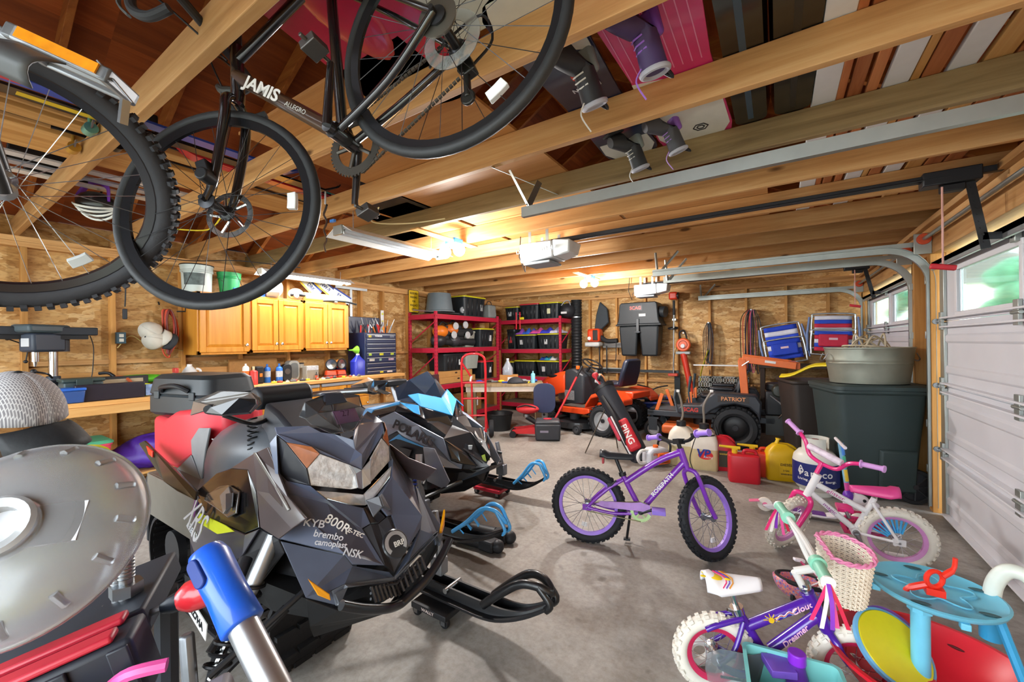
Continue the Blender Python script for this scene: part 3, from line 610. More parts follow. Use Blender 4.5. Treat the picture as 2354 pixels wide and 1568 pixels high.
def bike_cloud():
 P=m('#4b1f9a',.25,coat=.7,var=.05);W_=m('#e2e2de',.35,coat=.3,var=.04);TIRE=m('#e0dbd0',.65,bump=.1);R,B=.155,.46
 r0=at(1642,1500,z=R);f0=at(1965,1530,z=R);hd=math. degrees(atan2(f0. y-r0. y,f0. x-r0. x));B=(f0. xy-r0. xy). length
 t=thing('kids_bicycle','violet toddler bicycle with cream tires, cloud print saddle and wicker basket','bicycle',(r0. x,r0. y,0),rz=hd);k_=B/.46
 ax=V((-.30,0,1)). normalized();S=steerM((.35*k_,0,.40),ax,-12)
 for i,M_ in enumerate((T((0,0,R)),S@T((B,0,R)))):wheel(t,M_,R,.026,[TIRE,m('#8a7a66',.7)][0],m('#c62a55',.4),m('#d5d8da',.25,.9),16,30,kh=.006)
 def q(x,z,y=0):return(x*k_,y,z)
 b=MB();b. tube([q(.335,.40),q(.115,.275)],.021,12);b. tube([q(.35,.345),q(.19,.19)],.021,12);b. tube([q(.175,.155),q(.08,.335)],.019,12);b. tube([q(.31,.43),q(.375,.285)],.026,12);b. cyl(q(.175,.15,-.04),q(.175,.15,.04),.03)
 for s in(-1,1):
  b. tube(spl([q(.09,.315,s*.02),q(.0,.285,s*.03),q(-.035,.265,s*.03)],4),.011,8);b. tube(spl([q(.095,.30,s*.018),q(.05,.20,s*.05),q(0,.155,s*.06)],5),.010,8);b. tube(spl([q(.175,.14,s*.035),q(.08,.115,s*.05),q(0,.15,s*.06)],5),.014,8)
 b. build('frame',P,t,smooth=50)
 for txt,x,z,sx_ in(('Cloud',.285,.3725,1.1),('Dreamer',.262,.2605,1.0)):
  letters(txt,.032,m('#f0c0de',.4),t,fr(q(x,z,-.0215),(.22 if txt=='Cloud' else .16,0,.125 if txt=='Cloud' else .155),(0,-1,0)),sx=sx_,bold=.0006,sh=.2)
 for k in range(6):
  a=pi*k/5;MB(). tube([q(.185+.012*cos(a),.318+.012*sin(a),-.0225),q(.185+.026*cos(a),.318+.026*sin(a),-.0225)],.0016,5). build('sun_decal',m('#e8c020',.4),t)
 MB(). lathe([(.0,0),(.011,0),(.011,.001),(0,.001)],16,fr(q(.185,.318,-.0222),(1,0,0),(0,-1,0)),False). build('sun_decal',m('#e8c020',.4),t)
 for j,cc in enumerate(('#e9e4f2','#e86a5a','#6aa6e0')):
  MB(). tube([q(.20+.006*k,.322+.012*abs(sin(k*.7))+.0035*k-j*.004,-.0224)for k in range(12)],.0017,5). build('cloud_decal',m(cc,.4),t)
 b=MB(S)
 for s in(-1,1):b. tube(spl([q(.375,.285),q(.39,.265,s*.045),q(.41,.22,s*.05),(B,s*.05,R)],5),.014,8)
 b. build('fork',P,t,smooth=60)
 b=MB(S);b. tube([q(.30,.445),q(.275,.50)],.014,12);b. tube([q(.275,.50),q(.335,.525)],.015,10)
 for s in(-1,1):bar(b,[q(.335,.525),q(.33,.535,s*.055),q(.31,.60,s*.12),q(.295,.64,s*.16)],.011)
 bar(b,[q(.29,.64,-.25),q(.295,.64,-.15),q(.30,.64,0),q(.295,.64,.15),q(.29,.64,.25)],.011);b. build('handlebar',W_,t)
 for z0,r_ in((.435,.022),(.45,.019)):MB(S). cyl(q(.31,z0-.005),q(.305,z0+.01),r_,n=14). build('headset',CHROME,t)
 for s in(-1,1):
  b=MB(S);b. cyl(q(.293,.64,s*.17),q(.288,.64,s*.285),.018,.021,n=14);b. cyl(q(.293,.64,s*.165),q(.293,.64,s*.185),.027,n=14);b. build('grip',m('#8ccdb2',.45),t)
  MB(S). cyl(q(.288,.64,s*.283),q(.288,.64,s*.29),.022,n=14). build('grip_cap',W_,t)
  for k,cc in enumerate(('#e0306e','#f1e9e0','#8a3ac0','#e85a9a','#d02a4a')):
   x0=q(.288,.64,s*.288);dx,dy=.02*(k-2),s*.012*(k%3)
   b=MB(S);pts=spl([x0,(x0[0]+dx*.5,x0[1]+dy+s*.01,x0[2]-.05),(x0[0]+dx*1.2,x0[1]+dy*1.3+s*.012,x0[2]-.13-.012*(k%2))],5)
   b. loft([[tuple(p+V((.006,0,0))),tuple(p+V((.006,.0015,0))),tuple(p+V((-.006,.0015,0))),tuple(p-V((.006,0,0)))]for p in pts]);b. build('streamer',m(cc,.4),t)
 MB(). tube([q(.08,.335),q(.055,.43)],.011,10). build('seat_post',CHROME,t)
 b=MB();b. cyl(q(.083,.325),q(.076,.35),.026,n=14);b. tube([q(.06,.34,-.02),q(.035,.355,-.035)],.006,6);b. build('seat_clamp',CHROME,t)
 sd=saddle(MB(),.045*k_,.475,.215,.105,.055,4). build('saddle',m('#ecebf0',.3,var=.03),t,solid=.006,smooth=70)
 for k in range(7):
  a=RAD(-60+40*k);MB(). ell((0,0,0),(.012 if k else .03,.007 if k else .022,.004),10,6,T(((.0+.04*cos(a)*(k>0))*k_,-.02+.035*sin(a)*(k>0),.474),ry=-4,rz=math. degrees(a))). build('sun_print',m('#e8c520',.4),sd)
 for k,cc in enumerate(('#e0306e','#6a50c0','#e89a3a')):
  MB(). tube([(.02+.012*k+.02*sin(u),-.05+.0125*u,.482-.0022*(u-4)**2)for u in range(9)],.0025,5). build('ribbon_print',m(cc,.4),sd)
 crank(t,(.175*k_,.15),.07,100,.055,m('#33343a',.4),STEEL,m('#7a56c8',.4),y=.06)
 CL=m('#d9dde4',.12,trans=.85,var=0)
 b=MB();b. prism([(-.06,.16),(-.05,.21),(0,.23),(.10*k_,.215),(.18*k_,.245),(.235*k_,.22),(.25*k_,.15),(.22*k_,.09),(.15*k_,.085),(.08*k_,.10),(0,.08),(-.05,.10)],.078,.081,T(rx=90));b. build('chain_guard',CL,t,bev=.001)
 MB(). tube([(0,-.07,.115),(.17*k_,-.07,.098)],.005,6). build('chain',BLK,t)
 b=MB();b. torus((0,0,0),.045,.02,T((-.02,.13,.065),rx=90),24,8);b. build('training_wheel',W_,t)
 bk=bpy. data. objects. new('wicker_basket',None);COL. objects. link(bk);bk. parent=t;bk. matrix_local=S@T((.405*k_,-.03,.455));bk['label']='cream wicker basket with pink rim'
 b=MB();NR,NB=22,30
 def bp(a,z):
  k2=.78+.22*z/.18;x,y=.085*k2*cos(a),.115*k2*sin(a)
  return(max(x,-.06),y,z)
 for j in range(NR):
  z=.005+j*.0078
  b. tube([V(bp(2*pi*i/60,z))*1+V((cos(2*pi*i/60),sin(2*pi*i/60),0))*.0028*(1 if(i+j)%2 else-1)for i in range(60)],.0034,4,True)
 for i in range(NB):
  a=2*pi*i/NB;b. tube([bp(a,0),bp(a,.09),bp(a,.178)],.003,5)
 b. prism([bp(2*pi*i/24,0)[:2]for i in range(24)],0,.004);b. build('woven_wall',m('#e6dccb',.6,var=.1),bk)
 b=MB()
 for ph in(0,pi):b. tube([V(bp(2*pi*i/72,.18))+V((cos(2*pi*i/72),sin(2*pi*i/72),0))*.005*cos(i*.9+ph)+V((0,0,.005*sin(i*.9+ph)))for i in range(72)],.005,5,True)
 b. build('woven_rim',m('#e58bb4',.5),bk)
bike_cloud()
def bike_road():
 K=m('#17171a',.22,coat=.8,var=.1);BR=m('#3a2a20',.3,coat=.6,var=.1);TI=m('#26282a',.55,bump=.1);SP=m('#3a3b3e',.35,.7);R=.34
 Pr,Pf=V((-.715,.80,2.235)),V((-1.52,.60,1.868));B=(Pf-Pr). length
 t=thing('road_bicycle','black road bicycle with thin tires hung from the ceiling joists','bicycle',(0,0,0))
 t. matrix_world=fr(Pr,Pf-Pr,(.10,.12,1))@T((0,0,-R));k_=B/.98
 S=steerM((.78*k_,0,.72),V((-.3,0,1)). normalized(),20)
 wheel(t,T((0,0,R)),R,.015,TI,m('#2e2f33',.3,.6),SP,28,0,hubw=.12,rimh=.022,refl=(m('#dfe3e4',.3),-1.9))
 wheel(t,S@T((B,0,R)),R,.016,TI,m('#1f2024',.25,.3),SP,28,0,hubw=.10,rimh=.026,disc=True,refl=(m('#dfe3e4',.3),3.35))
 b=MB();b. lathe([(.05,.018),(.085,.022),(.085,.024),(.05,.02),(.05,.018)],24,T((0,0,R),rx=90),False);b. build('spoke_protector',m('#e6ecec',.15,trans=.8,var=0),t)
 def q(x,z,y=0):return(x*k_,y,z)
 b=MB();b. tube([q(.74,.82),q(.28,.84)],.017,10);b. tube([q(.425,.275),q(.27,.86)],.016,10);b. tube([q(.735,.87),q(.785,.70)],.021,12);b. cyl(q(.425,.275,-.04),q(.425,.275,.04),.024)
 for s in(-1,1):
  b. tube(spl([q(.29,.79,s*.02),q(.14,.57,s*.045),q(0,R,s*.065)],5),.009,8);b. tube(spl([q(.42,.27,s*.03),q(.2,.29,s*.04),q(0,R,s*.065)],5),.011,8)
 b. build('frame',K,t,smooth=50)
 MB(). tube([q(.765,.76),q(.43,.29)],.023,12). build('down_tube',BR,t,smooth=50)
 letters('JAMIS',.052,m('#d5d3cf',.4),t,fr(q(.655,.606,.0235),(-.335,0,-.47),(0,1,0)),sx=1.5,bold=.0015)
 letters('ALLEGRO',.02,m('#b9b7b3',.4),t,fr(q(.545,.45,.0235),(-.335,0,-.47),(0,1,0)),sx=1.2)
 b=MB(S);b. tube([q(.785,.70),q(.80,.665)],.022,12)
 for s in(-1,1):b. tube(spl([q(.80,.68),q(.81,.66,s*.04),q(.835,.58,s*.05),q(.93,.40,s*.05),(B,s*.05,R)],5),[.016]*12+[.014]*5+[.011]*4,10)
 b. build('fork',K,t,smooth=60)
 b=MB(S);b. cb((B-.04,.07,R+.08),(.035,.03,.05));b. cyl((B-.04,.05,R+.05),(B-.04,.1,R+.05),.02);b. build('brake_caliper',m('#2a2b2e',.4,.4),t,bev=.004)
 b=MB(S);b. tube([q(.735,.87),q(.72,.92)],.016,10);b. tube([q(.72,.91),q(.80,.935)],.016,10)
 for s in(-1,1):b. tube(spl([q(.80,.935),q(.80,.935,s*.17),q(.83,.935,s*.21),q(.90,.92,s*.21),q(.915,.86,s*.21),q(.87,.81,s*.215),q(.80,.805,s*.22)],6),.014,10)
 b. build('drop_bar',m('#2a2c30',.7),t)
 for s in(-1,1):
  b=MB(S);b. tube(spl([q(.88,.94,s*.21),q(.93,.96,s*.21),q(.95,.99,s*.21)],4),[.016,.017,.018,.019,.018,.017,.016,.014,.012],10);b. tube(spl([q(.94,.95,s*.205),q(.955,.90,s*.205),q(.935,.85,s*.205)],4),.008,6,flat=.5);b. build('brake_hood',m('#5c6468',.5),t)
  MB(S). tube(spl([q(.93,.97,s*.2),q(.9,1.02,s*.12),q(.82,.9,s*.04),q(.77,.8,s*.03)],6),.0035,6). build('cable',BLK,t)
 MB(). tube([q(.27,.86),q(.262,.885)],.0135,10). build('seat_post',K,t)
 saddle(MB(),.25*k_,.925,.27,.075,.05). build('saddle',BLKM,t,solid=.006,smooth=70)
 crank(t,(.425*k_,.275),.17,-62,.09,m('#4a4640',.4,.6),K,m('#5f5c5a',.35,.7),y=.06,n=46,pw=.052)
 b=MB()
 for i in range(2):
  y0=-.05;p0=V(q(.425,.275+(.09 if i else-.09),y0));p1=V(q(.02,R+(.035 if i else-.09),y0));L_=int((p1-p0). length/.013)
  for j in range(L_):b. cb(p0. lerp(p1,j/L_),(.011,.006,.008),ry=-math. degrees(atan2(p1. z-p0. z,p1. x-p0. x)))
 b. build('chain',m('#5a554c',.4,.6),t)
 b=MB();b. lathe([(.015,-.05),(.055,-.05),(.05,-.04),(.04,-.03),(.03,-.022),(.015,-.022)],22,T((0,0,R),rx=90),False);b. build('cassette',m('#77746c',.35,.8),t)
 b=MB();b. cb(q(-.005,R-.06,-.07),(.035,.03,.05));b. tube([q(0,R-.05,-.07),q(.03,R-.15,-.06)],.011,8)
 for z_ in(.06,.15):b. cyl(q(.005 if z_<.1 else .03,R-z_,-.055),q(.005 if z_<.1 else .03,R-z_,-.065),.022,n=12)
 b. build('rear_derailleur',m('#33322f',.35,.6),t,bev=.003)
 MB(). tube(spl([q(-.02,R-.05,-.08),q(-.1,R-.02,-.08),q(-.1,R+.06,-.07),q(.02,R+.05,-.06),q(.1,R,-.05)],5),.004,6). build('shift_cable',BLK,t)
 h=MB();h. tube(spl([(0,0,.0),(.02,0,-.03),(0,0,-.06),(-.03,0,-.05)],4),.006,6)
 return t
rb=bike_road()
def bike_mtb():
 t=thing('mountain_bicycle','mountain bicycle with fat knobby tire hung at the top left corner','bicycle',(0,0,0));R=.36
 Pf=at(8,425,Y=.165);t. matrix_world=fr(Pf,(-.086,-.99,.05),(.5,0,.86))
 K=m('#242527',.4,var=.12);G=m('#6b6d70',.45,.3)
 wheel(t,T(),R,.030,m('#34353a',.7,bump=.15),m('#1c1c22',.3),m('#a9abae',.3,.9),28,84,hubw=.12,rimh=.02,kh=.008,refl=(m('#cfd6d8',.3),3.9))
 b=MB()
 for s in(-1,1):b. tube([(0,s*.07,0),(.12,s*.07,.42),(.14,s*.06,.50)],.018,10)
 b. tube([(.13,-.07,.46),(.13,.07,.46)],.022,10);b. build('fork',K,t,smooth=50)
 b=MB();b. tube([(.14,0,.46),(.19,0,.66)],.022,12);b. tube([(.18,0,.60),(.70,0,.30)],.024,12);b. tube([(.19,0,.65),(.66,0,.70)],.018,12);b. tube([(.70,0,.30),(.64,0,.78)],.017,12);b. build('frame',K,t,smooth=50)
 return t
mb_=bike_mtb()
p0=at(-20,40,Y=.27);
def at_d(u,v,d):
 r=_F+_R*((u-1177)/FPX)+_U*((CY0-v)/FPX);return V((0,0,CAMH))+r*d
e=MB();A0,A1=at_d(-90,-30,.80),at_d(20,95,.80);e. tube([A0,A1],.012,10);
MI=mb_. matrix_world. inverted()
pb=MB(MI);B0,B1=at_d(55,100,.78),at_d(285,205,.82);ax_=(B1-B0). normalized();Fm=fr((B0+B1)/2,ax_,(0,0,1));L2=(B1-B0). length
pb. box(-L2/2,L2/2,-.045,-.032,-.014,.014,Fm);pb. box(-L2/2,L2/2,.032,.045,-.014,.014,Fm);pb. box(-L2/2,-L2/2+.02,-.045,.045,-.014,.014,Fm);pb. box(L2/2-.02,L2/2,-.045,.045,-.014,.014,Fm);pb. cyl(Fm@V((-L2/2-.05,0,0)),Fm@V((L2/2,0,0)),.012,n=10)
po=pb. build('pedal',m('#8d9094',.4,.4,var=.2),mb_,bev=.004)
q_=MB(MI);q_. box(-L2*.36,L2*.40,-.050,-.046,-.009,.011,Fm);q_. build('pedal_reflector',m('#f0930f',.25,var=.25,sc=60),po)
q_=MB(MI);q_. grid(lambda u,v:Fm@V(((u-.5)*.075-.015,-.045-.055*sin(v*pi*.8),-.015-.075*v)),5,8);q_. build('toe_clip',m('#4b4e50',.45),po,solid=.003)
q_=MB(MI);q_. tube([Fm@V((L2*.3+.02*i,-.03,.02-.012*i))for i in range(5)],.006,6,flat=.4);q_. cb(Fm@V((L2*.72,-.03,-.05)),(.02,.012,.045),ry=25);q_. build('strap_buckle',STEEL,po)
# ---------------------------------------------------------------- snowmobiles
def panel(par,name,mat,pts,Yc=None,th=.008,label=None,bev=.003,world=False):
 """body panel: corners (u, v, Y) or world points, mirrored about the plane Y = Yc"""
 P=[V(p)for p in pts]if world else[at(u,v,Y=y)for u,v,y in pts]
 out=[]
 for s in((1,-1)if Yc is not None else(1,)):
  q=P if s>0 else[V((p. x,2*Yc-p. y,p. z))for p in reversed(P)]
  c=sum(q,V())/len(q)
  b=MB();b. add([tuple(p)for p in q],[tuple(range(len(q)))])
  o=b. build(name,mat,par,solid=th,bev=bev,smooth=0,off=0)
  if label:o['label']=label
  out. append(o)
 return out
def mir(p,Yc):return V((p[0],2*Yc-p[1],p[2]))
def ski(par,tip,tail,w,col,loopcol,lift=.0,slim=False):
 """ski running along +x from tail to tip, with its front loop"""
 x0,x1,y,zb=tail[0],tip[0],tail[1],tail[2];L=x1-x0;dy=tip[1]-tail[1]
 def cx(t):return(x0+L*t,y+dy*t)
 def zz(t):return zb+(0 if t<.55 else(tip[2]-zb)*((t-.55)/.45)**2)+(.03*(1-t/.1)if t<.1 else 0)
 b=MB();rings=[]
 for k in range(25):
  t=k/24;X,Y=cx(t);hw=w/2*(1 if t<.7 else 1-.35*((t-.7)/.3));z=zz(t);h=.05 if t<.62 else max(.012,.05*(1-(t-.62)/.3))
  rings. append([(X,Y-hw,z),(X,Y+hw,z),(X,Y+hw,z+.012),(X,Y+hw*.62,z+.014),(X,Y+hw*.56,z+h+.012),(X,Y+hw*.42,z+h+.012),(X,Y+hw*.38,z+.018),(X,Y-hw*.38,z+.018),(X,Y-hw*.42,z+h+.012),(X,Y-hw*.56,z+h+.012),(X,Y-hw*.62,z+.014),(X,Y-hw,z+.012)])
 b. loft(rings);so=b. build('ski',col,par,smooth=25)
 b=MB();X,Y=cx(.06);b. tube([cx(t)+(zz(t)-.012,)for t in(.12,.3,.5,.65)],.006,6);b. build('wear_bar',STEEL,so)
 lp=[]
 for s in(-1,1):
  a=cx(.60);e=cx(1.0)
  lp. append([(a[0],a[1]+s*w*.3,zz(.6)+.05),(a[0]+L*.13,a[1]+s*w*.36,zz(.72)+.13),(a[0]+L*.25,a[1]+s*w*.33,zz(.85)+.16+lift),(e[0]-L*.05,e[1]+s*w*.22,tip[2]+.09+lift)])
 b=MB();r=.011 if slim else .017
 b. tube(spl(lp[0]+[(e[0]+.01,e[1],tip[2]+.06)]+lp[1][::-1],5),r,8,flat=1.2)
 for s in(-1,1):b. tube(spl([lp[0 if s<0 else 1][3],(e[0]+.015,e[1]+s*w*.2,tip[2]+.03),(e[0]-.005,e[1]+s*w*.2,tip[2]-.005)],4),r,8)
 if slim:
  for s in(0,1):
   for q in(.2,.45,.7):p=V(lp[s][0]). lerp(V(lp[s][2]),q);t_=.6+.25*q;b. tube([p,(p. x+.05,p. y,p. z-.02-.05*q)],.005,5)
 b. build('ski_loop',loopcol,so,smooth=60)
 b=MB();m_=cx(.33);b. cyl((m_[0],m_[1]-w*.4,zz(.3)+.05),(m_[0],m_[1]+w*.4,zz(.3)+.05),.014);b. build('pivot_bolt',STEEL,so)
 return m_+(zz(.33)+.06,)
def coil(b,p,q,r,n=9,wr=.006):
 p,q=V(p),V(q);d=(q-p);F_=fr(p,d,(1,.3,.2));L=d. length
 b. tube([F_@V((L*i/(n*12),r*cos(2*pi*i/12),r*sin(2*pi*i/12)))for i in range(n*12+1)],wr,6)
def shock(par,p,q,body,spring,n=8):
 p,q=V(p),V(q);b=MB();b. cyl(p,p. lerp(q,.55),.026,n=14);b. build('shock_body',body,par)
 b=MB();b. cyl(p. lerp(q,.5),q,.012,n=10);b. build('shock_rod',CHROME,par)
 b=MB();coil(b,p. lerp(q,.35),q. lerp(p,.05),.036,n);b. build('shock_spring',spring,par)
def track_loop(par,x0,x1,yc,w,h,mat,zoff=0,nose=.5):
 """endless rubber track"""
 r=h/2*.8;pts=[]
 prof=[(x1-.05,0),(x0+.22,0)]+[(x0+.22+.22*cos(RAD(a))*1,.22+.22*sin(RAD(a)))for a in range(260,90,-14)]+[(x0+.3,h-.02),(x1-.25,h)]+[(x1-.12+.14*cos(RAD(a)),h-.16+.15*sin(RAD(a)))for a in range(80,-60,-14)]+[(x1-.02,.1)]
 inn=[];n=len(prof);c=V((sum(p[0]for p in prof)/n,sum(p[1]for p in prof)/n))
 b=MB();rings=[]
 for i,p in enumerate(prof):
  a,e=V(prof[i-1]),V(prof[(i+1)%n]);t=(e-a). normalized();nn=V((-t. y,t. x));q=V(p);nn=nn if(c-q). dot(nn)>0 else-nn
  rings. append([(q. x,yc-w/2,q. y+zoff),(q. x,yc+w/2,q. y+zoff),(q. x+nn. x*.018,yc+w/2,q. y+nn. y*.018+zoff),(q. x+nn. x*.018,yc-w/2,q. y+nn. y*.018+zoff)])
 b. loft(rings+[rings[0]],False);tr=b. build('track',mat,par,smooth=30)
 b=MB();L=0;fine=[]
 for i in range(n):
  a,e=V(prof[i]),V(prof[(i+1)%n]);k=max(1,int((e-a). length/.07))
  for j in range(k):fine. append((a. lerp(e,j/k),(e-a). normalized()))
 for q,t in fine:
  ang=-math. degrees(atan2(t. y,t. x))
  for yy in(-.36,-.12,.12,.36):b. cb((q. x,yc+yy*w,q. y+zoff),(.02,w*.2,.05),ry=ang)
 b. build('track_lugs',mat,tr);tr. children[0]['kind']='stuff'
 b=MB()
 for x,z,r_ in((x0+.24,.23,.11),(x0+.6,.1,.07),(x0+.95,.1,.07),(x1-.15,h-.16,.09)):
  for s in(-1,1):b. cyl((x,yc+s*w*.30,z+zoff),(x,yc+s*w*.40,z+zoff),r_,n=20)
 b. box(x0+.3,x1-.2,yc-w*.3,yc-w*.26,.03+zoff,.09+zoff);b. box(x0+.3,x1-.2,yc+w*.26,yc+w*.3,.03+zoff,.09+zoff)
 b. build('suspension_wheels',m('#26272b',.5),tr)
def dolly(label,x,y,L,W,mat,z=.075,txt=None,rz=0):
 t=thing('caster_dolly',label,'dolly',(x,y,0),rz,group='small caster dollies under the skis')
 MB(). cb((0,0,z),(L,W,.03)). build('deck',mat,t,bev=.004)
 for sx in(-1,1):
  for sy in(-1,1):
   b=MB();b. lathe([(.0,-.011),(.025,-.011),(.028,-.006),(.028,.006),(.025,.011),(0,.011)],16,T((sx*L*.4,sy*W*.4,.029),rx=90),False);w_=b. build('caster_wheel',BLK,t)
   b=MB();b. box(-.014,.014,-.017,-.013,.02,.062,T((sx*L*.4,sy*W*.4,0)));b. box(-.014,.014,.013,.017,.02,.062,T((sx*L*.4,sy*W*.4,0)));b. box(-.018,.018,-.018,.018,.058,.063,T((sx*L*.4,sy*W*.4,0)));b. build('caster_fork',STEEL,w_)
 if txt:letters(txt,.022,m('#e8d8d2',.4),t,fr((0,-W/2-.001,z),(1,0,0),(0,-1,0)),sx=1.2)
def sled_black():
 Yc=1.05
 t=thing('snowmobile','black snowmobile with clear headlights, nearest the camera','snowmobile',(0,0,0))
 HB=m('#5d667c',.34,coat=.4,var=.08);DK=m('#26272d',.4,coat=.2,var=.2);BRN=m('#4a3e3f',.35,coat=.4,var=.3,sc=6);GR=m('#5c6068',.4,coat=.2);LTG=m('#8a8d90',.4,var=.12);MT=m('#33353c',.55)
 KF=lambda v:.68 if v<1100 else(.95 if v>1300 else .68+.27*(v-1100)/200)
 S=lambda name,mat,pts,th=.008,label=None:panel(t,name,mat,[(u,v,Yc-KF(v)*(Yc-y))for u,v,y in pts],Yc,th,label)
 b=MB();b. loft([[(x,Yc-w_,z0),(x,Yc+w_,z0),(x,Yc+w2,z1),(x,Yc-w2,z1)]for x,w_,w2,z0,z1 in((-1.40,.05,.05,.50,.57),(-1.52,.14,.09,.45,.74),(-1.72,.22,.14,.40,.90),(-2.1,.25,.15,.42,.88),(-2.3,.16,.12,.5,.8))]);b. build('engine_bay',DK,t,smooth=0)
 S('hood',HB,[(631,983,.73),(709,980,.86),(738,995,.92),(768,999,.98),(812,1012,1.05),(816,1034,1.05),(832,1046,1.05),(831,1080,1.05),(802,1068,.985),(735,1043,.84),(717,1027,.80),(658,1017,.72),(636,999,.71)])
 S('headlight_bezel',DK,[(636,999,.71),(658,1017,.715),(706,1077,.765),(714,1116,.78),(660,1106,.715),(644,1089,.70)])
 S('headlight_amber',m('#a8643a',.2,coat=.8,var=.4,sc=25),[(658,1017,.712),(717,1027,.79),(735,1043,.83),(706,1077,.765)],.004)
 lens=m('#f2f5fa',.22,0,var=.45,sc=46,coat=1,bump=.9,bsc=34)
 S('headlight',lens,[(735,1043,.835),(802,1068,.975),(815,1090,1.0),(822,1122,1.01),(805,1125,.985),(714,1116,.785),(706,1077,.768)],.006,'clear faceted headlight lens')
 S('headlight_trim',m('#b9bec8',.25,.6),[(802,1068,.97),(831,1080,1.05),(833,1125,1.05),(822,1122,1.005),(815,1090,.995)],.006)
 S('running_light',m('#dfe6f2',.12,.4,var=.3,sc=40,coat=1),[(725,1128,.80),(805,1134,.975),(835,1137,1.05),(840,1162,1.05),(800,1162,.96),(751,1148,.85)],.01)
 S('side_cowl',HB,[(620,1019,.685),(636,999,.70),(644,1089,.695),(660,1106,.705),(714,1118,.775),(751,1149,.845),(800,1163,.955),(835,1168,1.01),(851,1204,1.0),(832,1215,.965),(883,1300,1.0),(810,1298,.88),(792,1275,.85),(642,1239,.69),(599,1212,.665),(640,1130,.675)])
 S('nose_scoop',DK,[(835,1168,1.02),(840,1166,1.05),(868,1205,1.05),(851,1206,1.005)])
 S('nose_ridge',MT,[(868,1205,1.05),(851,1206,1.0),(832,1217,.97),(883,1300,1.0),(905,1318,1.05)])
 S('nose_rib',GR,[(840,1150,1.0),(872,1140,1.05),(880,1165,1.05),(858,1190,1.0)],.012)
 c=at(899,1256,Y=Yc-.03);n_=V((.82,-.1,.55)). normalized();Fb=fr(c+n_*.03,n_. cross(V((0,0,1)))*-1,n_)
 b=MB();b. lathe([(0,0),(.05,0),(.052,.004),(.048,.008),(0,.008)],32,Fb,False);eb=b. build('emblem',m('#20242c',.3,coat=.5),t)
 b=MB();b. lathe([(.030,.0085),(.044,.0085),(.044,.010),(.030,.010),(.030,.0085)],32,Fb,False,a0=RAD(-40),a1=RAD(220));b. build('emblem_ring',m('#c9cdd4',.25,.7),eb);letters('BRP',.026,WHT,eb,Fb@T((.012,-.004,.0095)),bold=.0006)
 S('lower_nose',m('#4c5364',.45,var=.12),[(645,1244,.69),(790,1277,.85),(810,1301,.88),(894,1315,1.0),(905,1328,1.05),(905,1345,1.05),(792,1343,.83),(762,1358,.79),(772,1391,.80),(703,1374,.72)])
 S('bumper_frame',GR,[(762,1358,.785),(792,1343,.825),(905,1326,1.05),(905,1336,1.05),(797,1352,.825),(772,1366,.785),(782,1395,.80),(772,1392,.795)],.014)
 b=MB()
 for k in range(7):
  for s in(1,-1):
   p=at(850+k*9,1347-k*2,Y=.93+k*.02);q=at(857+k*9,1380-k*2.5,Y=.93+k*.02);
   if s<0:p,q=mir(p,Yc),mir(q,Yc)
   b. tube([p+V((.01,0,0)),q+V((.02,0,0))],.006,6)
 for v0 in(1350,1362,1375):
  p=[at(848+k*10,v0-k*1.8,Y=.93+k*.02)+V((.01,0,0))for k in range(7)];b. tube(p+[mir(q,Yc)for q in p[::-1]],.005,6)
 b. build('grille',DK,t)
 p=[at(u,v,Y=y)for u,v,y in((772,1391,.79),(820,1399,.86),(871,1399,.95),(902,1391,1.03))];p=p+[mir(q,Yc)for q in p[::-1]]
 b=MB();b. tube(spl([q+V((.03,0,.01))for q in p],4),.017,10);b. build('bumper_bar',m('#1a1b20',.3,coat=.4),t,smooth=60)
 S('marker_light',m('#f0a310',.25,coat=.6,var=.05),[(707,1330,.712),(757,1365,.772),(760,1380,.775),(730,1368,.737)],.012,'amber side marker')
 S('belly_pan',m('#1b1c1e',.6),[(703,1376,.72),(777,1404,.80),(892,1404,1.0),(900,1400,1.05),(880,1410,1.05),(721,1463,.80),(712,1440,.76)])
 b=MB();b. loft([[(x,Yc-w_,z)for w_,z in((w0,z0),(-w0,z0),(-w1,z1),(w1,z1))]for x,w0,z0,w1,z1 in((-1.24,.05,.46,.06,.5),(-1.36,.16,.40,.2,.48),(-1.75,.2,.33,.27,.5),(-2.2,.2,.33,.27,.55))]);b. build('belly_tub',m('#1b1c1e',.6),t,smooth=0)
 S('side_panel',BRN,[(617,1028,.68),(640,1085,.672),(662,1140,.668),(706,1192,.672),(672,1216,.662),(642,1239,.662),(600,1213,.655),(592,1130,.652),(572,1080,.66),(532,1077,.67),(585,1043,.68)])
 S('edge_highlight',m('#8f8c88',.3,.6),[(583,1041,.675),(590,1040,.672),(640,1120,.66),(668,1170,.66),(662,1175,.658),(632,1120,.658)],.008)  # pale strip paints the bright highlight along the side panel's edge
 S('vent_frame',m('#101013',.18,coat=.8),[(500,1088,.67),(532,1077,.67),(572,1080,.66),(592,1130,.652),(598,1213,.652),(566,1226,.652),(480,1190,.652),(455,1150,.655),(454,1129,.665)])
 S('vent_hood',m('#47413e',.15,coat=1,var=.4,sc=10),[(505,1118,.655),(527,1115,.635),(552,1130,.635),(545,1180,.630),(525,1190,.632),(500,1170,.642),(470,1150,.650),(478,1135,.655)])
 S('vent_fin',m('#6a6462',.2,coat=.8),[(507,1140,.628),(528,1118,.626),(536,1150,.622),(515,1182,.625)],.01);S('vent_fin',DK,[(520,1135,.615),(538,1132,.613),(535,1165,.613),(520,1175,.615)],.006)
 S('number_panel',m('#2b2936',.3,coat=.5,var=.2),[(454,1129,.665),(480,1192,.650),(566,1228,.650),(598,1215,.652),(560,1275,.67),(520,1310,.69),(470,1330,.70),(442,1290,.70),(438,1240,.69)])
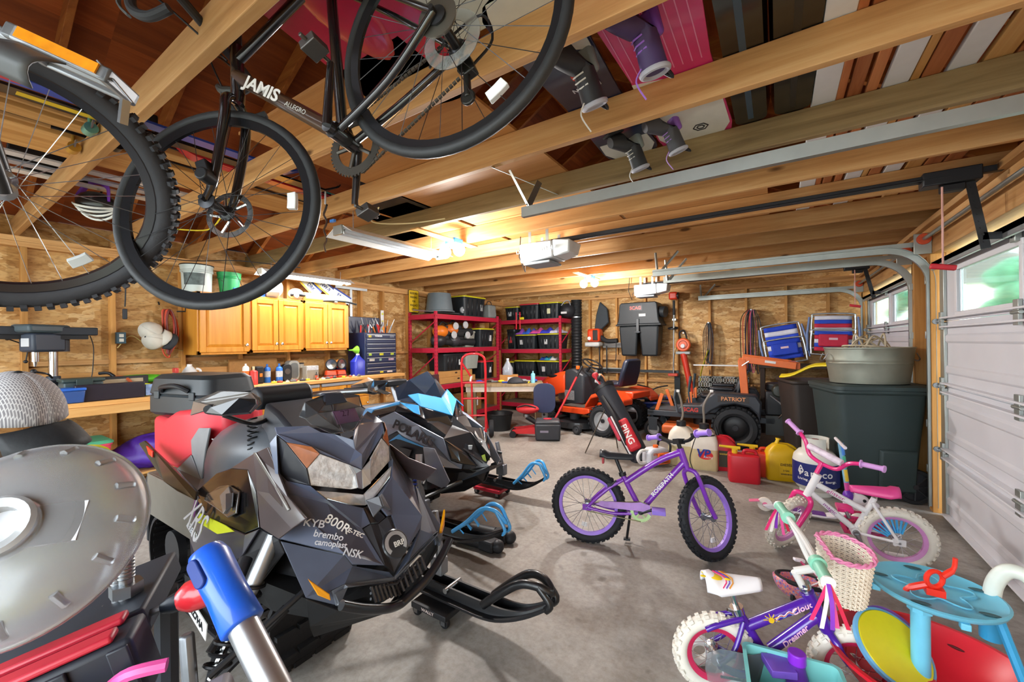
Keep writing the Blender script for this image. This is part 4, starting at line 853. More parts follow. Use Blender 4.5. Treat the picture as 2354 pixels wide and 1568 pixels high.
 S('lower_side',m('#232327',.5),[(598,1215,.665),(642,1240,.69),(655,1270,.72),(610,1330,.76),(520,1440,.78),(460,1430,.78),(450,1370,.75),(470,1330,.715),(560,1275,.685)])
 S('panel_accent',m('#b6bb22',.4),[(447,1196,.652),(458,1178,.648),(520,1208,.642),(540,1222,.642),(500,1228,.646)],.004)
 S('panel_accent',m('#6b2a74',.4),[(441,1180,.66),(452,1135,.66),(458,1142,.655),(446,1190,.655)],.004)
 def dec(txt,u,v,Y,u2,v2,Y2,size,mat,sx=1.0,up=(0,0,1)):
  p,q=at(u,v,Y=Yc-KF(v)*(Yc-Y)),at(u2,v2,Y=Yc-KF(v2)*(Yc-Y2));x=(q-p);nn=V((.5,-1,.35));nn=(nn-x. normalized()*nn. dot(x. normalized())). normalized()
  letters(txt,size,mat,t,fr(p+nn*.02,x,nn),sx=sx,align='LEFT',bold=.0004,ext=.0015)
 SIL=m('#c8cbd2',.35)
 dec('XRS',448,1170,.640,490,1255,.640,.15,m('#a8a6a8',.4),.85);dec('RENEGADE',443,1205,.652,478,1262,.66,.03,SIL,1)
 dec('800R',752,1186,.832,800,1213,.90,.046,WHT,1.0);dec('E-TEC',800,1213,.90,826,1224,.94,.022,WHT,1.1)
 dec('KYB',699,1198,.752,740,1203,.81,.036,SIL,1.1);dec('brembo',722,1222,.772,770,1230,.84,.032,SIL,1.0);dec('camoplast',724,1242,.770,790,1250,.86,.028,SIL,.95);dec('NSK',788,1262,.838,816,1268,.88,.036,SIL,1.0)
 p=at(470,1427,Y=.765);letters('NZ7HA',.05,BLK,t,fr(p+V((-.06,-.012,0)),(1,-.04,-.22),(0,-1,0)),align='CENTER',bold=.001);MB(fr(p+V((-.06,-.008,0)),(1,-.04,-.22),(0,-1,0))). box(-.12,.12,-.04,.04,-.002,.002). build('registration_plate',WHT,t)
 W1=m('#b6bcc2',.06,trans=.92,var=0);W2=m('#5a5c60',.08,trans=.6,var=.1)
 S('windshield',W1,[(701,963,.84),(730,950,.90),(765,946,1.05),(790,995,1.05),(762,998,.97),(714,976,.87)],.004)
 S('windshield_upper',W2,[(687,958,.83),(700,925,.86),(741,909,.97),(762,907,1.05),(765,946,1.05),(730,950,.90),(701,963,.84)],.005)
 b=MB();c=at(762,912,Y=Yc);b. tbox((c. x,c. y,c. z-.03),(.07,.12),(.03,.08),.05);b. build('shield_cap',m('#2f3542',.45),t,bev=.006)
 d=at(790,957,Y=1.14);MB(fr(d+V((.012,0,.012)),(.1,1,0),(.6,-.1,.55))). box(-.055,.055,-.05,.055,0,.002). build('trail_permit',m('#e58ad2',.5,var=.05),t)
 letters('27',.045,m('#8a2a7a',.4),t,fr(d+V((.014,0,.014)),(.1,1,0),(.6,-.1,.55)))
 b=MB();b. loft([[(x,Yc-w_,z)for w_,z in((w0,z0),(-w0,z0),(-w0*.8,z1),(w0*.8,z1))]for x,w0,z0,z1 in((-1.74,.13,.95,1.04),(-1.84,.16,.98,1.13),(-1.98,.14,1.0,1.16))]);b. build('dash',MT,t,bev=.015)
 b=MB();b. cyl((-2.04,Yc-.13,1.175),(-2.04,Yc+.13,1.175),.055,n=20);b. build('bar_pad',m('#23252a',.5),t,bev=.015)
 b=MB();b. tube([(-2.0,Yc-.0,.95),(-2.04,Yc,1.17)],.03,10)
 b. tube(spl([(-1.86,.69,1.175),(-1.98,.82,1.17),(-2.04,.92,1.165),(-2.04,1.18,1.165),(-1.98,1.28,1.17),(-1.86,1.41,1.175)],5),.014,10);b. build('handlebar',ALU,t)
 SMK=m('#8a8480',.1,trans=.55,var=.2)
 for s in(1,-1):
  q=[at(u,v,Y=y)for u,v,y in[(a_,c_,Yc-.77*(Yc-e_))for a_,c_,e_ in((439,955,.56),(446,923,.57),(504,899,.60),(578,902,.68),(597,914,.72),(599,928,.72),(580,947,.66),(500,936,.58))]]
  q2=[at(u,v,Y=y)for u,v,y in[(a_,c_,Yc-.77*(Yc-e_))for a_,c_,e_ in((483,949,.555),(495,935,.565),(560,916,.64),(597,916,.715),(599,928,.715),(582,947,.655),(520,953,.585))]]
  if s<0:q=[mir(p,Yc)for p in q[::-1]];q2=[mir(p,Yc)for p in q2[::-1]]
  g=panel(t,'hand_guard',SMK,q,None,.008,world=True)[0];panel(g,'guard_shell',m('#1a1c22',.25,coat=.6),[p+V((.02,-s*.02,0))for p in q2],None,.02,world=True)
  y0,y1=(Yc-s*.28,Yc-s*.38);MB(). cyl((-1.95,y0,1.172),(-1.85,y1,1.176),.018,n=12). build('grip',RUB,t)
 MB(). tube(spl([(-1.9,.74,1.14),(-1.88,.84,1.09),(-1.95,.94,1.09),(-2.0,.99,1.13)],6),.009,8). build('brake_hose',BLK,t)
 b=MB();coil(b,(-1.97,.88,1.10),(-1.92,.86,.92),.018,9,.004);b. build('coil_tether',BLK,t)
 b=MB();sec=[]
 for x,hw,zt,zb in((-1.68,.08,.98,.80),(-1.78,.18,1.05,.72),(-1.95,.235,1.085,.68),(-2.15,.25,1.08,.66),(-2.33,.23,1.04,.66),(-2.42,.19,.95,.66),(-2.5,.17,.80,.66),(-2.95,.16,.72,.66)):
  r_=[]
  for k in range(16):
   a=pi*k/15;r_. append((x,Yc-hw*cos(a)*(1 if True else 1),zb+(zt-zb)*max(0,sin(a))**.42))
  sec. append(r_)
 b. loft(sec);b. build('seat',m('#4d5157',.33,var=.15),t,smooth=70)
 S('seat_side',LTG,[(459,984,.83),(484,984,.84),(474,1033,.815),(465,1104,.80),(444,1060,.81),(441,1012,.82)],.01)
 S('seat_stitch',m('#8d8f92',.5),[(487,1008,.80),(545,1018,.79),(560,1034,.79),(535,1031,.79),(525,1034,.79),(487,1026,.80),(487,1023,.80),(524,1031,.79),(535,1027,.79),(487,1011,.80)],.003)
 S('side_fairing',m('#6f7174',.4),[(441,1046,.80),(463,1101,.795),(500,1090,.76),(454,1131,.74),(436,1112,.78),(408,1078,.80)],.008)
 b=MB();b. box(-3.22,-1.95,Yc-.20,Yc+.20,.60,.66);b. box(-3.2,-2.0,Yc-.21,Yc-.20,.42,.66);b. box(-3.2,-2.0,Yc+.20,Yc+.21,.42,.66);b. build('tunnel',m('#77736a',.45,.3),t,bev=.004)
 b=MB()
 for k in range(7):b. ell((-3.16+k*.085,Yc-.15,.663),(.022,.012,.003),10,5)
 b. build('tunnel_hole',DK,t)
 for s in(1,-1):
  q=[at(u,v,Y=y)for u,v,y in((321,1020,.80),(335,1013,.82),(352,1030,.82),(455,1130,.75),(450,1150,.72),(410,1130,.74),(380,1108,.78))]
  if s<0:q=[mir(p,Yc)for p in q[::-1]]
  panel(t,'running_board',m('#2c2a1c',.4,coat=.3,var=.3),q,None,.012,world=True)
 q=[at(u,v,Y=y)for u,v,y in((337,1024,.795),(352,1038,.792),(352,1052,.792),(343,1045,.792))];panel(t,'tail_light',m('#d8281c',.3,coat=.6),q,None,.008,world=True)
 MB(). box(-3.30,-3.27,Yc-.19,Yc+.19,.22,.62). build('snow_flap',RUB,t,bev=.006)
 track_loop(t,-3.22,-1.75,Yc,.40,.56,m('#17171a',.7,bump=.2))
 for s in(1,-1):
  y=Yc-s*.55;kp=V((-1.53,y,.30))
  b=MB();b. tube([(-1.45,Yc-s*.30,.50),kp+V((0,s*.04,.03))],.017,8);b. tube([(-1.85,Yc-s*.30,.44),kp+V((0,s*.04,0))],.017,8);b. tube([(-1.62,Yc-s*.26,.62),kp+V((0,s*.05,.14))],.013,8);b. tube([(-1.4,Yc-s*.2,.58),kp+V((.05,s*.03,.1))],.011,8);b. build('a_arms',m('#25262a',.4,.3),t)
  b=MB();b. tube([kp+V((-.03,0,.22)),kp+V((0,0,.05)),(-1.52,y,.19)],.022,8);b. cb(kp+V((0,0,-.06)),(.08,.06,.09));b. build('spindle',m('#8b8f95',.35,.6),t,bev=.008)
  shock(t,(-1.52,Yc-s*.30,.74),(-1.52,Yc-s*.50,.36),m('#9fa3a8',.3,.6),m('#c0392e',.4)if False else BLK)
  MB(). cyl((-1.60,Yc-s*.36,.66),(-1.54,Yc-s*.44,.58),.022,n=12). build('reservoir',m('#2d2e33',.35),t)
  ski(t,(-.86,y+s*.0,.245 if s<0 else .245),(-1.72,y,.105),.15,m('#16171a',.35,coat=.2),m('#17181b',.35,coat=.2))
 return t
sb=sled_black()
dolly('black caster dolly under the front ski of the black snowmobile',-1.50,1.60,.24,.24,m('#1c1d20',.5),.06,'WALLY')
def sled_blue():
 Yc=2.60
 t=thing('snowmobile','blue and grey snowmobile with blue ski loops, behind the black one','snowmobile',(0,0,0))
 BL=m('#4aa8ea',.32,coat=.4,var=.05);GR=m('#7f8a9c',.32,.2,coat=.5,var=.08);DK=m('#212328',.3,coat=.5,var=.15);MT=m('#30343c',.5)
 S=lambda name,mat,pts,th=.008,label=None:panel(t,name,mat,pts,Yc,th,label)
 b=MB();b. loft([[(x,Yc-w_,z0),(x,Yc+w_,z0),(x,Yc+w2,z1),(x,Yc-w2,z1)]for x,w_,w2,z0,z1 in((-1.90,.04,.04,.42,.46),(-2.1,.2,.1,.34,.58),(-2.35,.27,.22,.26,.78),(-2.7,.30,.26,.24,.86),(-3.1,.30,.24,.3,.80))]);b. build('engine_bay',DK,t,smooth=0)
 q=lambda x,y,Y:(780+x*.3348,830+y*.3348,Y)
 S('windshield',m('#2d3a4c',.08,trans=.25,coat=.6,var=.1),[q(380,190,2.38),q(480,130,2.45),q(605,70,2.60),q(660,140,2.60),q(700,250,2.60),q(590,230,2.48),q(520,290,2.38),q(400,270,2.36)],.006)
 S('cowl',BL,[q(470,235,2.36),q(540,222,2.42),q(700,255,2.60),q(778,376,2.60),q(560,312,2.38)],.01)
 S('side_trim',BL,[q(415,285,2.33),q(545,305,2.37),q(556,372,2.33),q(510,355,2.32)],.01)
 S('side_trim',BL,[q(160,352,2.40),q(190,325,2.38),q(415,278,2.33),q(412,300,2.325),q(240,335,2.34),q(205,385,2.34),q(165,390,2.36)],.01)
 S('knee_panel',DK,[q(225,345,2.35),q(400,305,2.33),q(385,345,2.31),q(215,388,2.33)],.01)
 S('headlight',m('#3a424e',.1,.6,coat=1,var=.5,sc=20),[q(560,315,2.385),q(745,375,2.55),q(775,440,2.57),q(740,455,2.53),q(590,400,2.385)],.008)
 S('vent',DK,[q(400,305,2.33),q(510,356,2.325),q(590,400,2.38),q(750,458,2.53),q(720,520,2.45),q(545,440,2.32),q(385,350,2.29)],.006)
 S('side_panel',GR,[q(185,470,2.30),q(205,425,2.30),q(380,348,2.285),q(545,440,2.30),q(715,530,2.35),q(765,685,2.36),q(845,710,2.42),q(840,742,2.42),q(725,730,2.33),q(655,628,2.30),q(440,530,2.275),q(400,480,2.275),q(345,510,2.28),q(255,590,2.29)],.01)
 S('panel_accent',BL,[q(315,568,2.27),q(410,502,2.262),q(440,525,2.262),q(655,622,2.285),q(420,540,2.262),q(390,535,2.262)],.006)
 S('lower_panel',MT,[q(255,590,2.295),q(345,512,2.285),q(400,485,2.28),q(655,630,2.305),q(700,700,2.33),q(520,670,2.32),q(430,640,2.30),q(380,800,2.31),q(300,700,2.30)],.008)
 S('clutch_cover',m('#2a2e38',.4,coat=.3),[q(415,590,2.27),q(500,610,2.272),q(470,690,2.285),q(400,760,2.29),q(385,700,2.285)],.012)
 S('nose_panel',DK,[q(735,560,2.36),q(820,615,2.43),q(1000,720,2.60),q(940,720,2.50),q(845,705,2.425),q(765,680,2.365)],.01)
 S('nose_lamp',m('#39404c',.1,.5,coat=1,var=.4,sc=30),[q(745,580,2.35),q(815,620,2.42),q(830,690,2.41),q(770,672,2.355)],.006)
 S('hood_top',DK,[q(778,376,2.60),q(775,440,2.572),q(720,520,2.455),q(715,535,2.36),q(820,615,2.43),q(1000,715,2.60),q(1040,660,2.60),q(900,490,2.60)],.008)
 S('hood_ridge',m('#2a2d33',.25,coat=.7),[q(745,530,2.43),q(820,525,2.50),q(1000,690,2.57),q(985,705,2.54)],.01)
 S('nose_sticker',m('#c9d4da',.4),[q(885,578,2.515),q(915,578,2.54),q(905,628,2.53),q(888,622,2.515)],.012)
 S('nose_sticker',m('#a8c83a',.4),[q(975,650,2.565),q(1000,640,2.585),q(1012,690,2.58),q(990,690,2.565)],.012)
 S('nose_tip',m('#1c1d21',.3,coat=.6),[q(900,720,2.46),q(1000,722,2.60),q(1075,690,2.60),q(1080,715,2.60),q(1010,760,2.60),q(905,745,2.46)],.012)
 S('belly',m('#141518',.5,coat=.2),[q(655,630,2.305),q(725,732,2.33),q(840,744,2.42),q(905,745,2.46),q(1010,760,2.58),q(985,830,2.58),q(860,893,2.50),q(700,910,2.44),q(640,840,2.36),q(600,680,2.33)],.01)
 S('marker_light',m('#f2a912',.25,coat=.6,var=.05),[q(670,682,2.31),q(720,726,2.325),q(690,792,2.325),q(674,790,2.32),q(685,740,2.32)],.012)
 p,p2=at(*q(390,423,0)[:2],Y=2.285),at(*q(680,570,0)[:2],Y=2.33);x=(p2-p);nn=V((.25,-1,.3));nn=(nn-x. normalized()*nn. dot(x. normalized())). normalized()
 letters('POLARIS',.098,m('#14161a',.35),t,fr(p+nn*.035+V((0,0,-.012)),x,nn),sx=1.14,align='LEFT',bold=.003,ext=.0015)
 b=MB();b. loft([[(x,Yc-w0,z0),(x,Yc+w0,z0),(x,Yc+w1,z1),(x,Yc-w1,z1)]for x,w0,z0,w1,z1 in((-1.98,.03,.36,.05,.44),(-2.25,.12,.22,.22,.4),(-2.9,.16,.22,.28,.45))]);b. build('belly_tub',DK,t,smooth=0)
 b=MB();b. tube(spl([(-2.93,2.22,1.06),(-3.02,2.40,1.06),(-3.06,2.5,1.04),(-3.06,2.7,1.04),(-3.02,2.8,1.06),(-2.93,2.98,1.06)],5),.014,10);b. tube([(-2.95,2.6,.8),(-3.06,2.6,1.04)],.03,8);b. build('handlebar',m('#b9bec4',.35,.5),t)
 for s in(1,-1):
  b=MB();y=Yc-s*.36;b. loft([[(-2.93+dx,y-s*dy,1.06+z)for dx,dy,z in((0,.10,.05),(.06,.02,.06),(.06,-.10,.05),(.05,-.10,-.05),(.05,.02,-.06),(0,.10,-.04))],[(-2.9+dx,y-s*dy,1.06+z)for dx,dy,z in((0,.10,.05),(.06,.02,.06),(.06,-.10,.05),(.05,-.10,-.05),(.05,.02,-.06),(0,.10,-.04))]]);b. build('hand_guard',m('#20242b',.3,coat=.5),t)
  MB(). cyl((-2.99,y+s*.03,1.06),(-2.94,y-s*.09,1.06),.019,n=12). build('grip',RUB,t)
 b=MB();b. cb((-3.05,Yc,1.06),(.12,.24,.06));b. build('control_block',BLK,t,bev=.012)
 b=MB();sec=[]
 for x,hw,zt,zb in((-2.75,.10,.86,.70),(-2.9,.2,.90,.62),(-3.2,.21,.86,.6),(-3.6,.17,.80,.6),(-4.1,.17,.82,.6),(-4.25,.15,.78,.6)):
  sec. append([(x,Yc-hw*cos(pi*k/13),zb+(zt-zb)*max(0,sin(pi*k/13))**.6)for k in range(14)])
 b. loft(sec);b. build('seat',m('#1e2024',.45),t,smooth=70)
 MB(). box(-4.6,-2.9,Yc-.2,Yc+.2,.52,.6). build('tunnel',m('#3b3d42',.45),t,bev=.005);track_loop(t,-4.55,-2.6,Yc,.38,.5,m('#17171a',.7,bump=.2))
 for s in(1,-1):
  y=Yc-s*.50;kp=V((-2.16,y,.30));WS=m('#c9cdd6',.3,.3);BS=m('#2c4fc0',.35)
  b=MB();b. tube([(-2.05,Yc-s*.2,.36),kp],.017,8);b. tube([(-2.55,Yc-s*.24,.34),kp+V((0,0,-.02))],.017,8);b. tube([(-2.3,Yc-s*.25,.5),kp+V((0,0,.1))],.013,8);b. build('a_arms',m('#1d1e22',.4),t)
  b=MB();b. tube([kp+V((-.05,0,.2)),kp,(-2.18,y,.14)],.022,8);b. cb(kp+V((0,0,-.05)),(.09,.06,.1));b. build('spindle',m('#7c8087',.4,.5),t,bev=.008)
  shock(t,(-2.30,Yc-s*.40,.58),(-2.24,Yc-s*.48,.27),WS,BS,7)
  b=MB();b. prism([(-2.32,.62),(-2.2,.62),(-2.05,.40),(-2.1,.33),(-2.28,.36)],0,.008,fr((0,Yc-s*.33,0),(1,0,0),(0,-1,0)));b. build('shock_mount',m('#9ba4b2',.35,.5),t)
  ski(t,(-1.44 if s>0 else-1.70,y,.235),(-2.45,y,.105),.14,m('#141518',.3,coat=.3),BL,.04,True)
 return t
sbl=sled_blue()
dolly('red caster dolly under the far blue looped ski',-2.28,3.11,.30,.2,m('#c0243a',.4),.06)
dolly('red caster dolly under the near blue looped ski',-2.16,2.10,.30,.2,m('#c0243a',.4),.06)
# ---------------------------------------------------------------- bins, cans and bottles by the doors
def wheelie(label,x,y,rz,L,W,H,mat,lid,opened=False,wheel_r=.15):
 t=thing('wheeled_bin',label,'trash bin',(x,y,0),rz,group='wheeled trash bins')
 b=MB();rings=[]
 for z,k in((.06,.80),(.10,.82),(H*.55,.91),(H*.80,.97),(H*.92,1.0)):
  rings. append(ring(rrect(L*k,W*k,.06,4),z))
 b. loft(rings,True);b. build('body',mat,t,smooth=40)
 b=MB();b. loft([ring(rrect(L*1.02,W*1.02,.06,4),H*.915),ring(rrect(L*1.07,W*1.07,.07,4),H*.93),ring(rrect(L*1.07,W*1.07,.07,4),H*.955)]);b. build('rim',mat,t,bev=.005)
 for s in(-1,1):
  b=MB();b. loft([[(-.02,s*W*.445,.46),(L*.38,s*W*.455,.46),(L*.38,s*W*.41,.08),(-.02,s*W*.41,.08)],[(0,s*(W*.46+.012),.44),(L*.37,s*(W*.47+.012),.44),(L*.37,s*(W*.425+.012),.10),(0,s*(W*.425+.012),.10)]]);b. build('moulded_panel',mat,t,bev=.008)
  w_=bpy. data. objects. new('wheel',None);COL. objects. link(w_);w_. parent=t;w_. matrix_local=T((L*.36,s*W*.40,wheel_r))
  b=MB();b. lathe([(wheel_r*.80,-.03),(wheel_r*.95,-.03),(wheel_r,-.018),(wheel_r,.018),(wheel_r*.95,.03),(wheel_r*.8,.03),(wheel_r*.78,0),(wheel_r*.8,-.03)],32,T(rx=90),False);b. build('tire',RUB,w_)
  b=MB();b. lathe([(0,-.02),(wheel_r*.8,-.006),(wheel_r*.8,.006),(0,.02)],24,T(rx=90),False)
  for k in range(8):a=2*pi*k/8;b. tube([(0,-s*-.024,0),(wheel_r*.8*cos(a),s*.014,wheel_r*.8*sin(a))],.007,5)
  b. lathe([(0,-.034),(.02,-.034),(.022,-.02),(.022,.02),(.02,.034),(0,.034)],14,T(rx=90),False);b. build('wheel_disc',m('#2a2c30',.5),w_)
 MB(). cyl((L*.36,-W*.42,wheel_r),(L*.36,W*.42,wheel_r),.012). build('axle',STEEL,t)
 b=MB();b. tube(spl([(L*.5,-W*.35,H*.93),(L*.6,-W*.35,H*.97),(L*.62,0,H*.975),(L*.6,W*.35,H*.97),(L*.5,W*.35,H*.93)],4),.018,8);b. build('handle',mat,t)
 if lid:
  b=MB();b. loft([ring(rrect(L*1.10,W*1.10,.08,4),H*.955),ring(rrect(L*1.10,W*1.10,.08,4),H*.985),ring(rrect(L*.98,W*.98,.08,4),H),ring(rrect(L*.9,W*.9,.08,4),H*.995)]);b. build('lid',mat,t,smooth=30)
 return t
GBIN=m('#2c3a3a',.5,var=.12,sc=5);BBIN=m('#332c28',.5,var=.2,sc=5)
gb=wheelie('dark green wheeled bin carrying the galvanised tub',.675,4.96,16.5,.66,.58,1.02,GBIN,True)
bb=wheelie('dark brown wheeled bin with white company print beside the green bin',.36,5.92,16,.62,.56,1.0,BBIN,False)
b=MB();b. box(-.3,.3,-.02,.02,0,.5,T((-.18,-.36,.62),rx=8));
PR=m('#d9d6d0',.5)
c=at(1893,930,Y=5.72);Mx=fr(c+V((0,-.03,0)),(.97,.12,0),(.12,-1,.08));Ml=bb. matrix_world if False else MX. Translation((.36,5.92,0))@MX. Rotation(RAD(16),4,'Z');Mi=Ml. inverted()
letters('WHITETAIL',.075,PR,bb,Mi@Mx,sx=.82,bold=.003);letters('DISPOSAL',.028,PR,bb,Mi@Mx@T((.03,-.055,0)),sx=1.2);letters('610-754-0101',.045,PR,bb,Mi@Mx@T((.0,-.10,0)),sx=.95,bold=.001)
b=MB(Mi@Mx)
for s in(-1,1):
 b. tube(spl([(-.02+s*.005,.05,0),(-.02+s*.035,.065,0),(-.02+s*.045,.10,0)],4),.004,5)
 for k in range(3):b. tube([(-.02+s*(.02+.011*k),.06+.008*k,0),(-.02+s*(.018+.009*k),.09+.008*k,0)],.003,5)
b. build('antler_emblem',PR,bb)
TG=m('#8f9184',.45,.55,var=.25,sc=6)
t=thing('galvanised_tub','oval galvanised wash tub on the green bin lid','tub',(.70,4.94,1.022),16.5)
b=MB();ov=lambda k,z,n=40:[(.34*k*cos(2*pi*i/n),.25*k*sin(2*pi*i/n),z)for i in range(n)]
b. loft([ov(.86,0),ov(.90,.10),ov(.935,.17),ov(.95,.18),ov(.935,.19),ov(.945,.20),ov(.955,.21),ov(.945,.22),ov(.98,.31),ov(1.0,.315),ov(1.0,.325),ov(.975,.325),ov(.96,.31),ov(.84,.012)],True);b. build('tub_wall',TG,t,smooth=40)
for s in(-1,1):
 b=MB();b. tube(spl([(s*.335,-.05,.27),(s*.36,-.045,.22),(s*.365,0,.20),(s*.36,.045,.22),(s*.335,.05,.27)],4),.005,6);b. build('handle',STEEL,t)
t=thing('cable_coil','beige electrical cable coiled inside the galvanised tub','cable',(.71,4.94,1.06),16.5)
b=MB();random. seed(5);pts=[]
for k in range(260):
 a=k*.17;rr=.19+.045*sin(k*.31)+.02*sin(k*1.7);pts. append((rr*cos(a)*1.15,rr*.78*sin(a),.17+.15*sin(a*.5+k*.013)*abs(sin(k*.021))+.09*sin(k*.05)))
b. tube(pts,.008,6)
for k in range(7):b. tube(spl([(.2*cos(k),.15*sin(k),.14),(.1*cos(k+.6),.1*sin(k+.6),.37+.02*(k%3)),(.22*cos(k+2.4),.16*sin(k+2.4),.16)],8),.008,6)
b. build('cable',m('#b9ab90',.55,var=.1),t,smooth=60)
t=thing('propane_tank','white propane tank with blue label behind the white bicycle','propane tank',(.285,4.69,0),-25);PW=m('#d5d5cc',.4,var=.06)
b=MB();b. lathe([(.12,.0),(.125,.0),(.125,.04),(.15,.06),(.172,.10),(.178,.16),(.178,.30),(.168,.35),(.13,.395),(.07,.41),(.0,.415)],36);b. build('cylinder',PW,t,smooth=50)
MB(). lathe([(.1795,.095),(.1795,.30)],36,cap=False). build('label_wrap',m('#1f2a6b',.4,var=.1),t)
b=MB();b. lathe([(.105,.38),(.105,.50),(.108,.515),(.10,.515),(.10,.38)],28,None,False,RAD(20),RAD(160));b. lathe([(.105,.38),(.105,.50),(.108,.515),(.10,.515),(.10,.38)],28,None,False,RAD(200),RAD(340));b. build('collar',PW,t,smooth=50)
b=MB();b. cyl((0,0,.41),(0,0,.47),.02);b. cyl((0,-.06,.45),(0,.05,.45),.018);b. build('valve',m('#b9a98c',.4,.5),t);MB(). cyl((0,0,.47),(0,0,.50),.03,n=8). build('valve_knob',m('#9a5a56',.5),t,bev=.004)
for i,(ch,sz,z)in enumerate((('Paraco',.085,.215),('Living. Better Energy.',.028,.155))):
 n=len(ch)
 for j,c_ in enumerate(ch):
  if c_==' ':continue
  a=RAD(-62)+(j-n/2)*sz*.52/.18
  letters(c_,sz,WHT,t,MX. Rotation(a,4,'Z')@fr((.1803,0,z),(0,1,0),(1,0,0)),bold=.001)
b=MB();
for s in(-1,1):b. tube(spl([(0,0,.0),(s*.02,.02,0),(s*.012,.05,0),(0,.075,0)],5),.004,5,)
b2=MB(MX. Rotation(RAD(-62)-.34*1.0-.42,4,'Z')@fr((.1805,0,.20),(0,1,0),(1,0,0)));b2. v=[];b2. add(b. v,b. f);b2. build('flame_emblem',WHT,t)
def fuel_can(label,x,y,rz,w,d,h,mat,spout,lab,style=0):
 t=thing('fuel_can',label,'fuel can',(x,y,0),rz,group='plastic fuel cans on the floor')
 b=MB()
 if style==0:
  b. loft([ring(rrect(w*.95,d*.95,.03),0),ring(rrect(w,d,.035),.012),ring(rrect(w,d,.035),h*.66),ring(rrect(w*.9,d*.92,.035,cy=0),h*.80),ring(rrect(w*.45,d*.6,.03,cx=-w*.05),h*.97),ring(rrect(w*.35,d*.5,.03,cx=-w*.05),h)])
 else:
  b. loft([ring(rrect(w*.95,d*.95,.03),0),ring(rrect(w,d,.035),.012),ring(rrect(w,d,.035),h*.78),ring(rrect(w*.97,d*.95,.035),h*.83),ring(rrect(w*.92,d*.6,.03),h*.86)])
 b. build('body',mat,t,smooth=40)
 b=MB()
 if style==0:b. tube(spl([(-w*.1,0,h*.95),(w*.16,0,h*.97),(w*.36,0,h*.86),(w*.44,0,h*.68)],6),.017,10)
 else:b. tube(spl([(w*.02,0,h*.80),(w*.04,0,h*.96),(w*.36,0,h*.95),(w*.42,0,h*.78)],6),.017,10)
 b. build('handle',mat,t,smooth=60)
 b=MB();sx_=-w*.18 if style==0 else-w*.28
 b. cyl((sx_,0,h*.84),(sx_,0,h*.98),.026,n=16);sp=b. build('cap',m('#1a1a1c',.5)if spout=='black' else m('#d9b41c',.45),t)
 b=MB()
 if spout=='black':b. tube([(sx_,0,h*.96),(sx_-.02,0,h*1.18),(sx_-.03,0,h*1.30)],[.02,.014,.008],10)
 elif spout=='yellow':b. tube([(sx_,0,h*.95),(sx_+.02,0,h*1.12)],[.02,.016],12);b. cyl((sx_+.02,0,h*1.11),(sx_+.022,0,h*1.14),.024,n=14)
 else:b. cyl((sx_+.05,0,h*1.02),(sx_-.14,0,h*1.05),.017,.011,n=10);b. cb((sx_,0,h*1.0),(.05,.03,.03))
 b. build('spout',m('#141416',.5)if spout=='black' else m('#dcb81e',.4),sp)
 if lab:
  MB(). box(-w*.16,w*.24,-d/2-.0015,-d/2-.0005,h*.12,h*.60). build('label_print',m(lab[0],.5,var=.15,sc=60),t);
  for k,(txt,z,s_)in enumerate(lab[1]):letters(txt,s_,m(lab[2],.5),t,fr((w*.04,-d/2-.002,z*h),(1,0,0),(0,-1,0)),bold=.0006)
 return t
YC=m('#d8ac10',.4,var=.12,sc=8);RC=m('#c01c2c',.38,var=.12,sc=8);OC=m('#c9381f',.42,var=.12)
fuel_can('yellow plastic diesel can with a yellow spout',.03,5.0,12,.31,.20,.36,YC,'yellow',('#d8ac10',(('DIESEL',.46,.035),('5 GAL',.30,.02),('WARNING',.20,.02)),'#1a1a14'))
fuel_can('red fuel can in front with a yellow tipped spout',-.30,4.72,10,.28,.19,.32,RC,'side',None,1)
fuel_can('red fuel can with tall black nozzle beside the white jug',-.52,5.05,8,.27,.19,.37,RC,'black',('#3a3a2a',(('GASOLINE',.5,.02),),'#e0c030'))
fuel_can('orange red fuel can tucked between the red and yellow cans',-.17,5.02,10,.24,.18,.29,OC,'side',None,1)
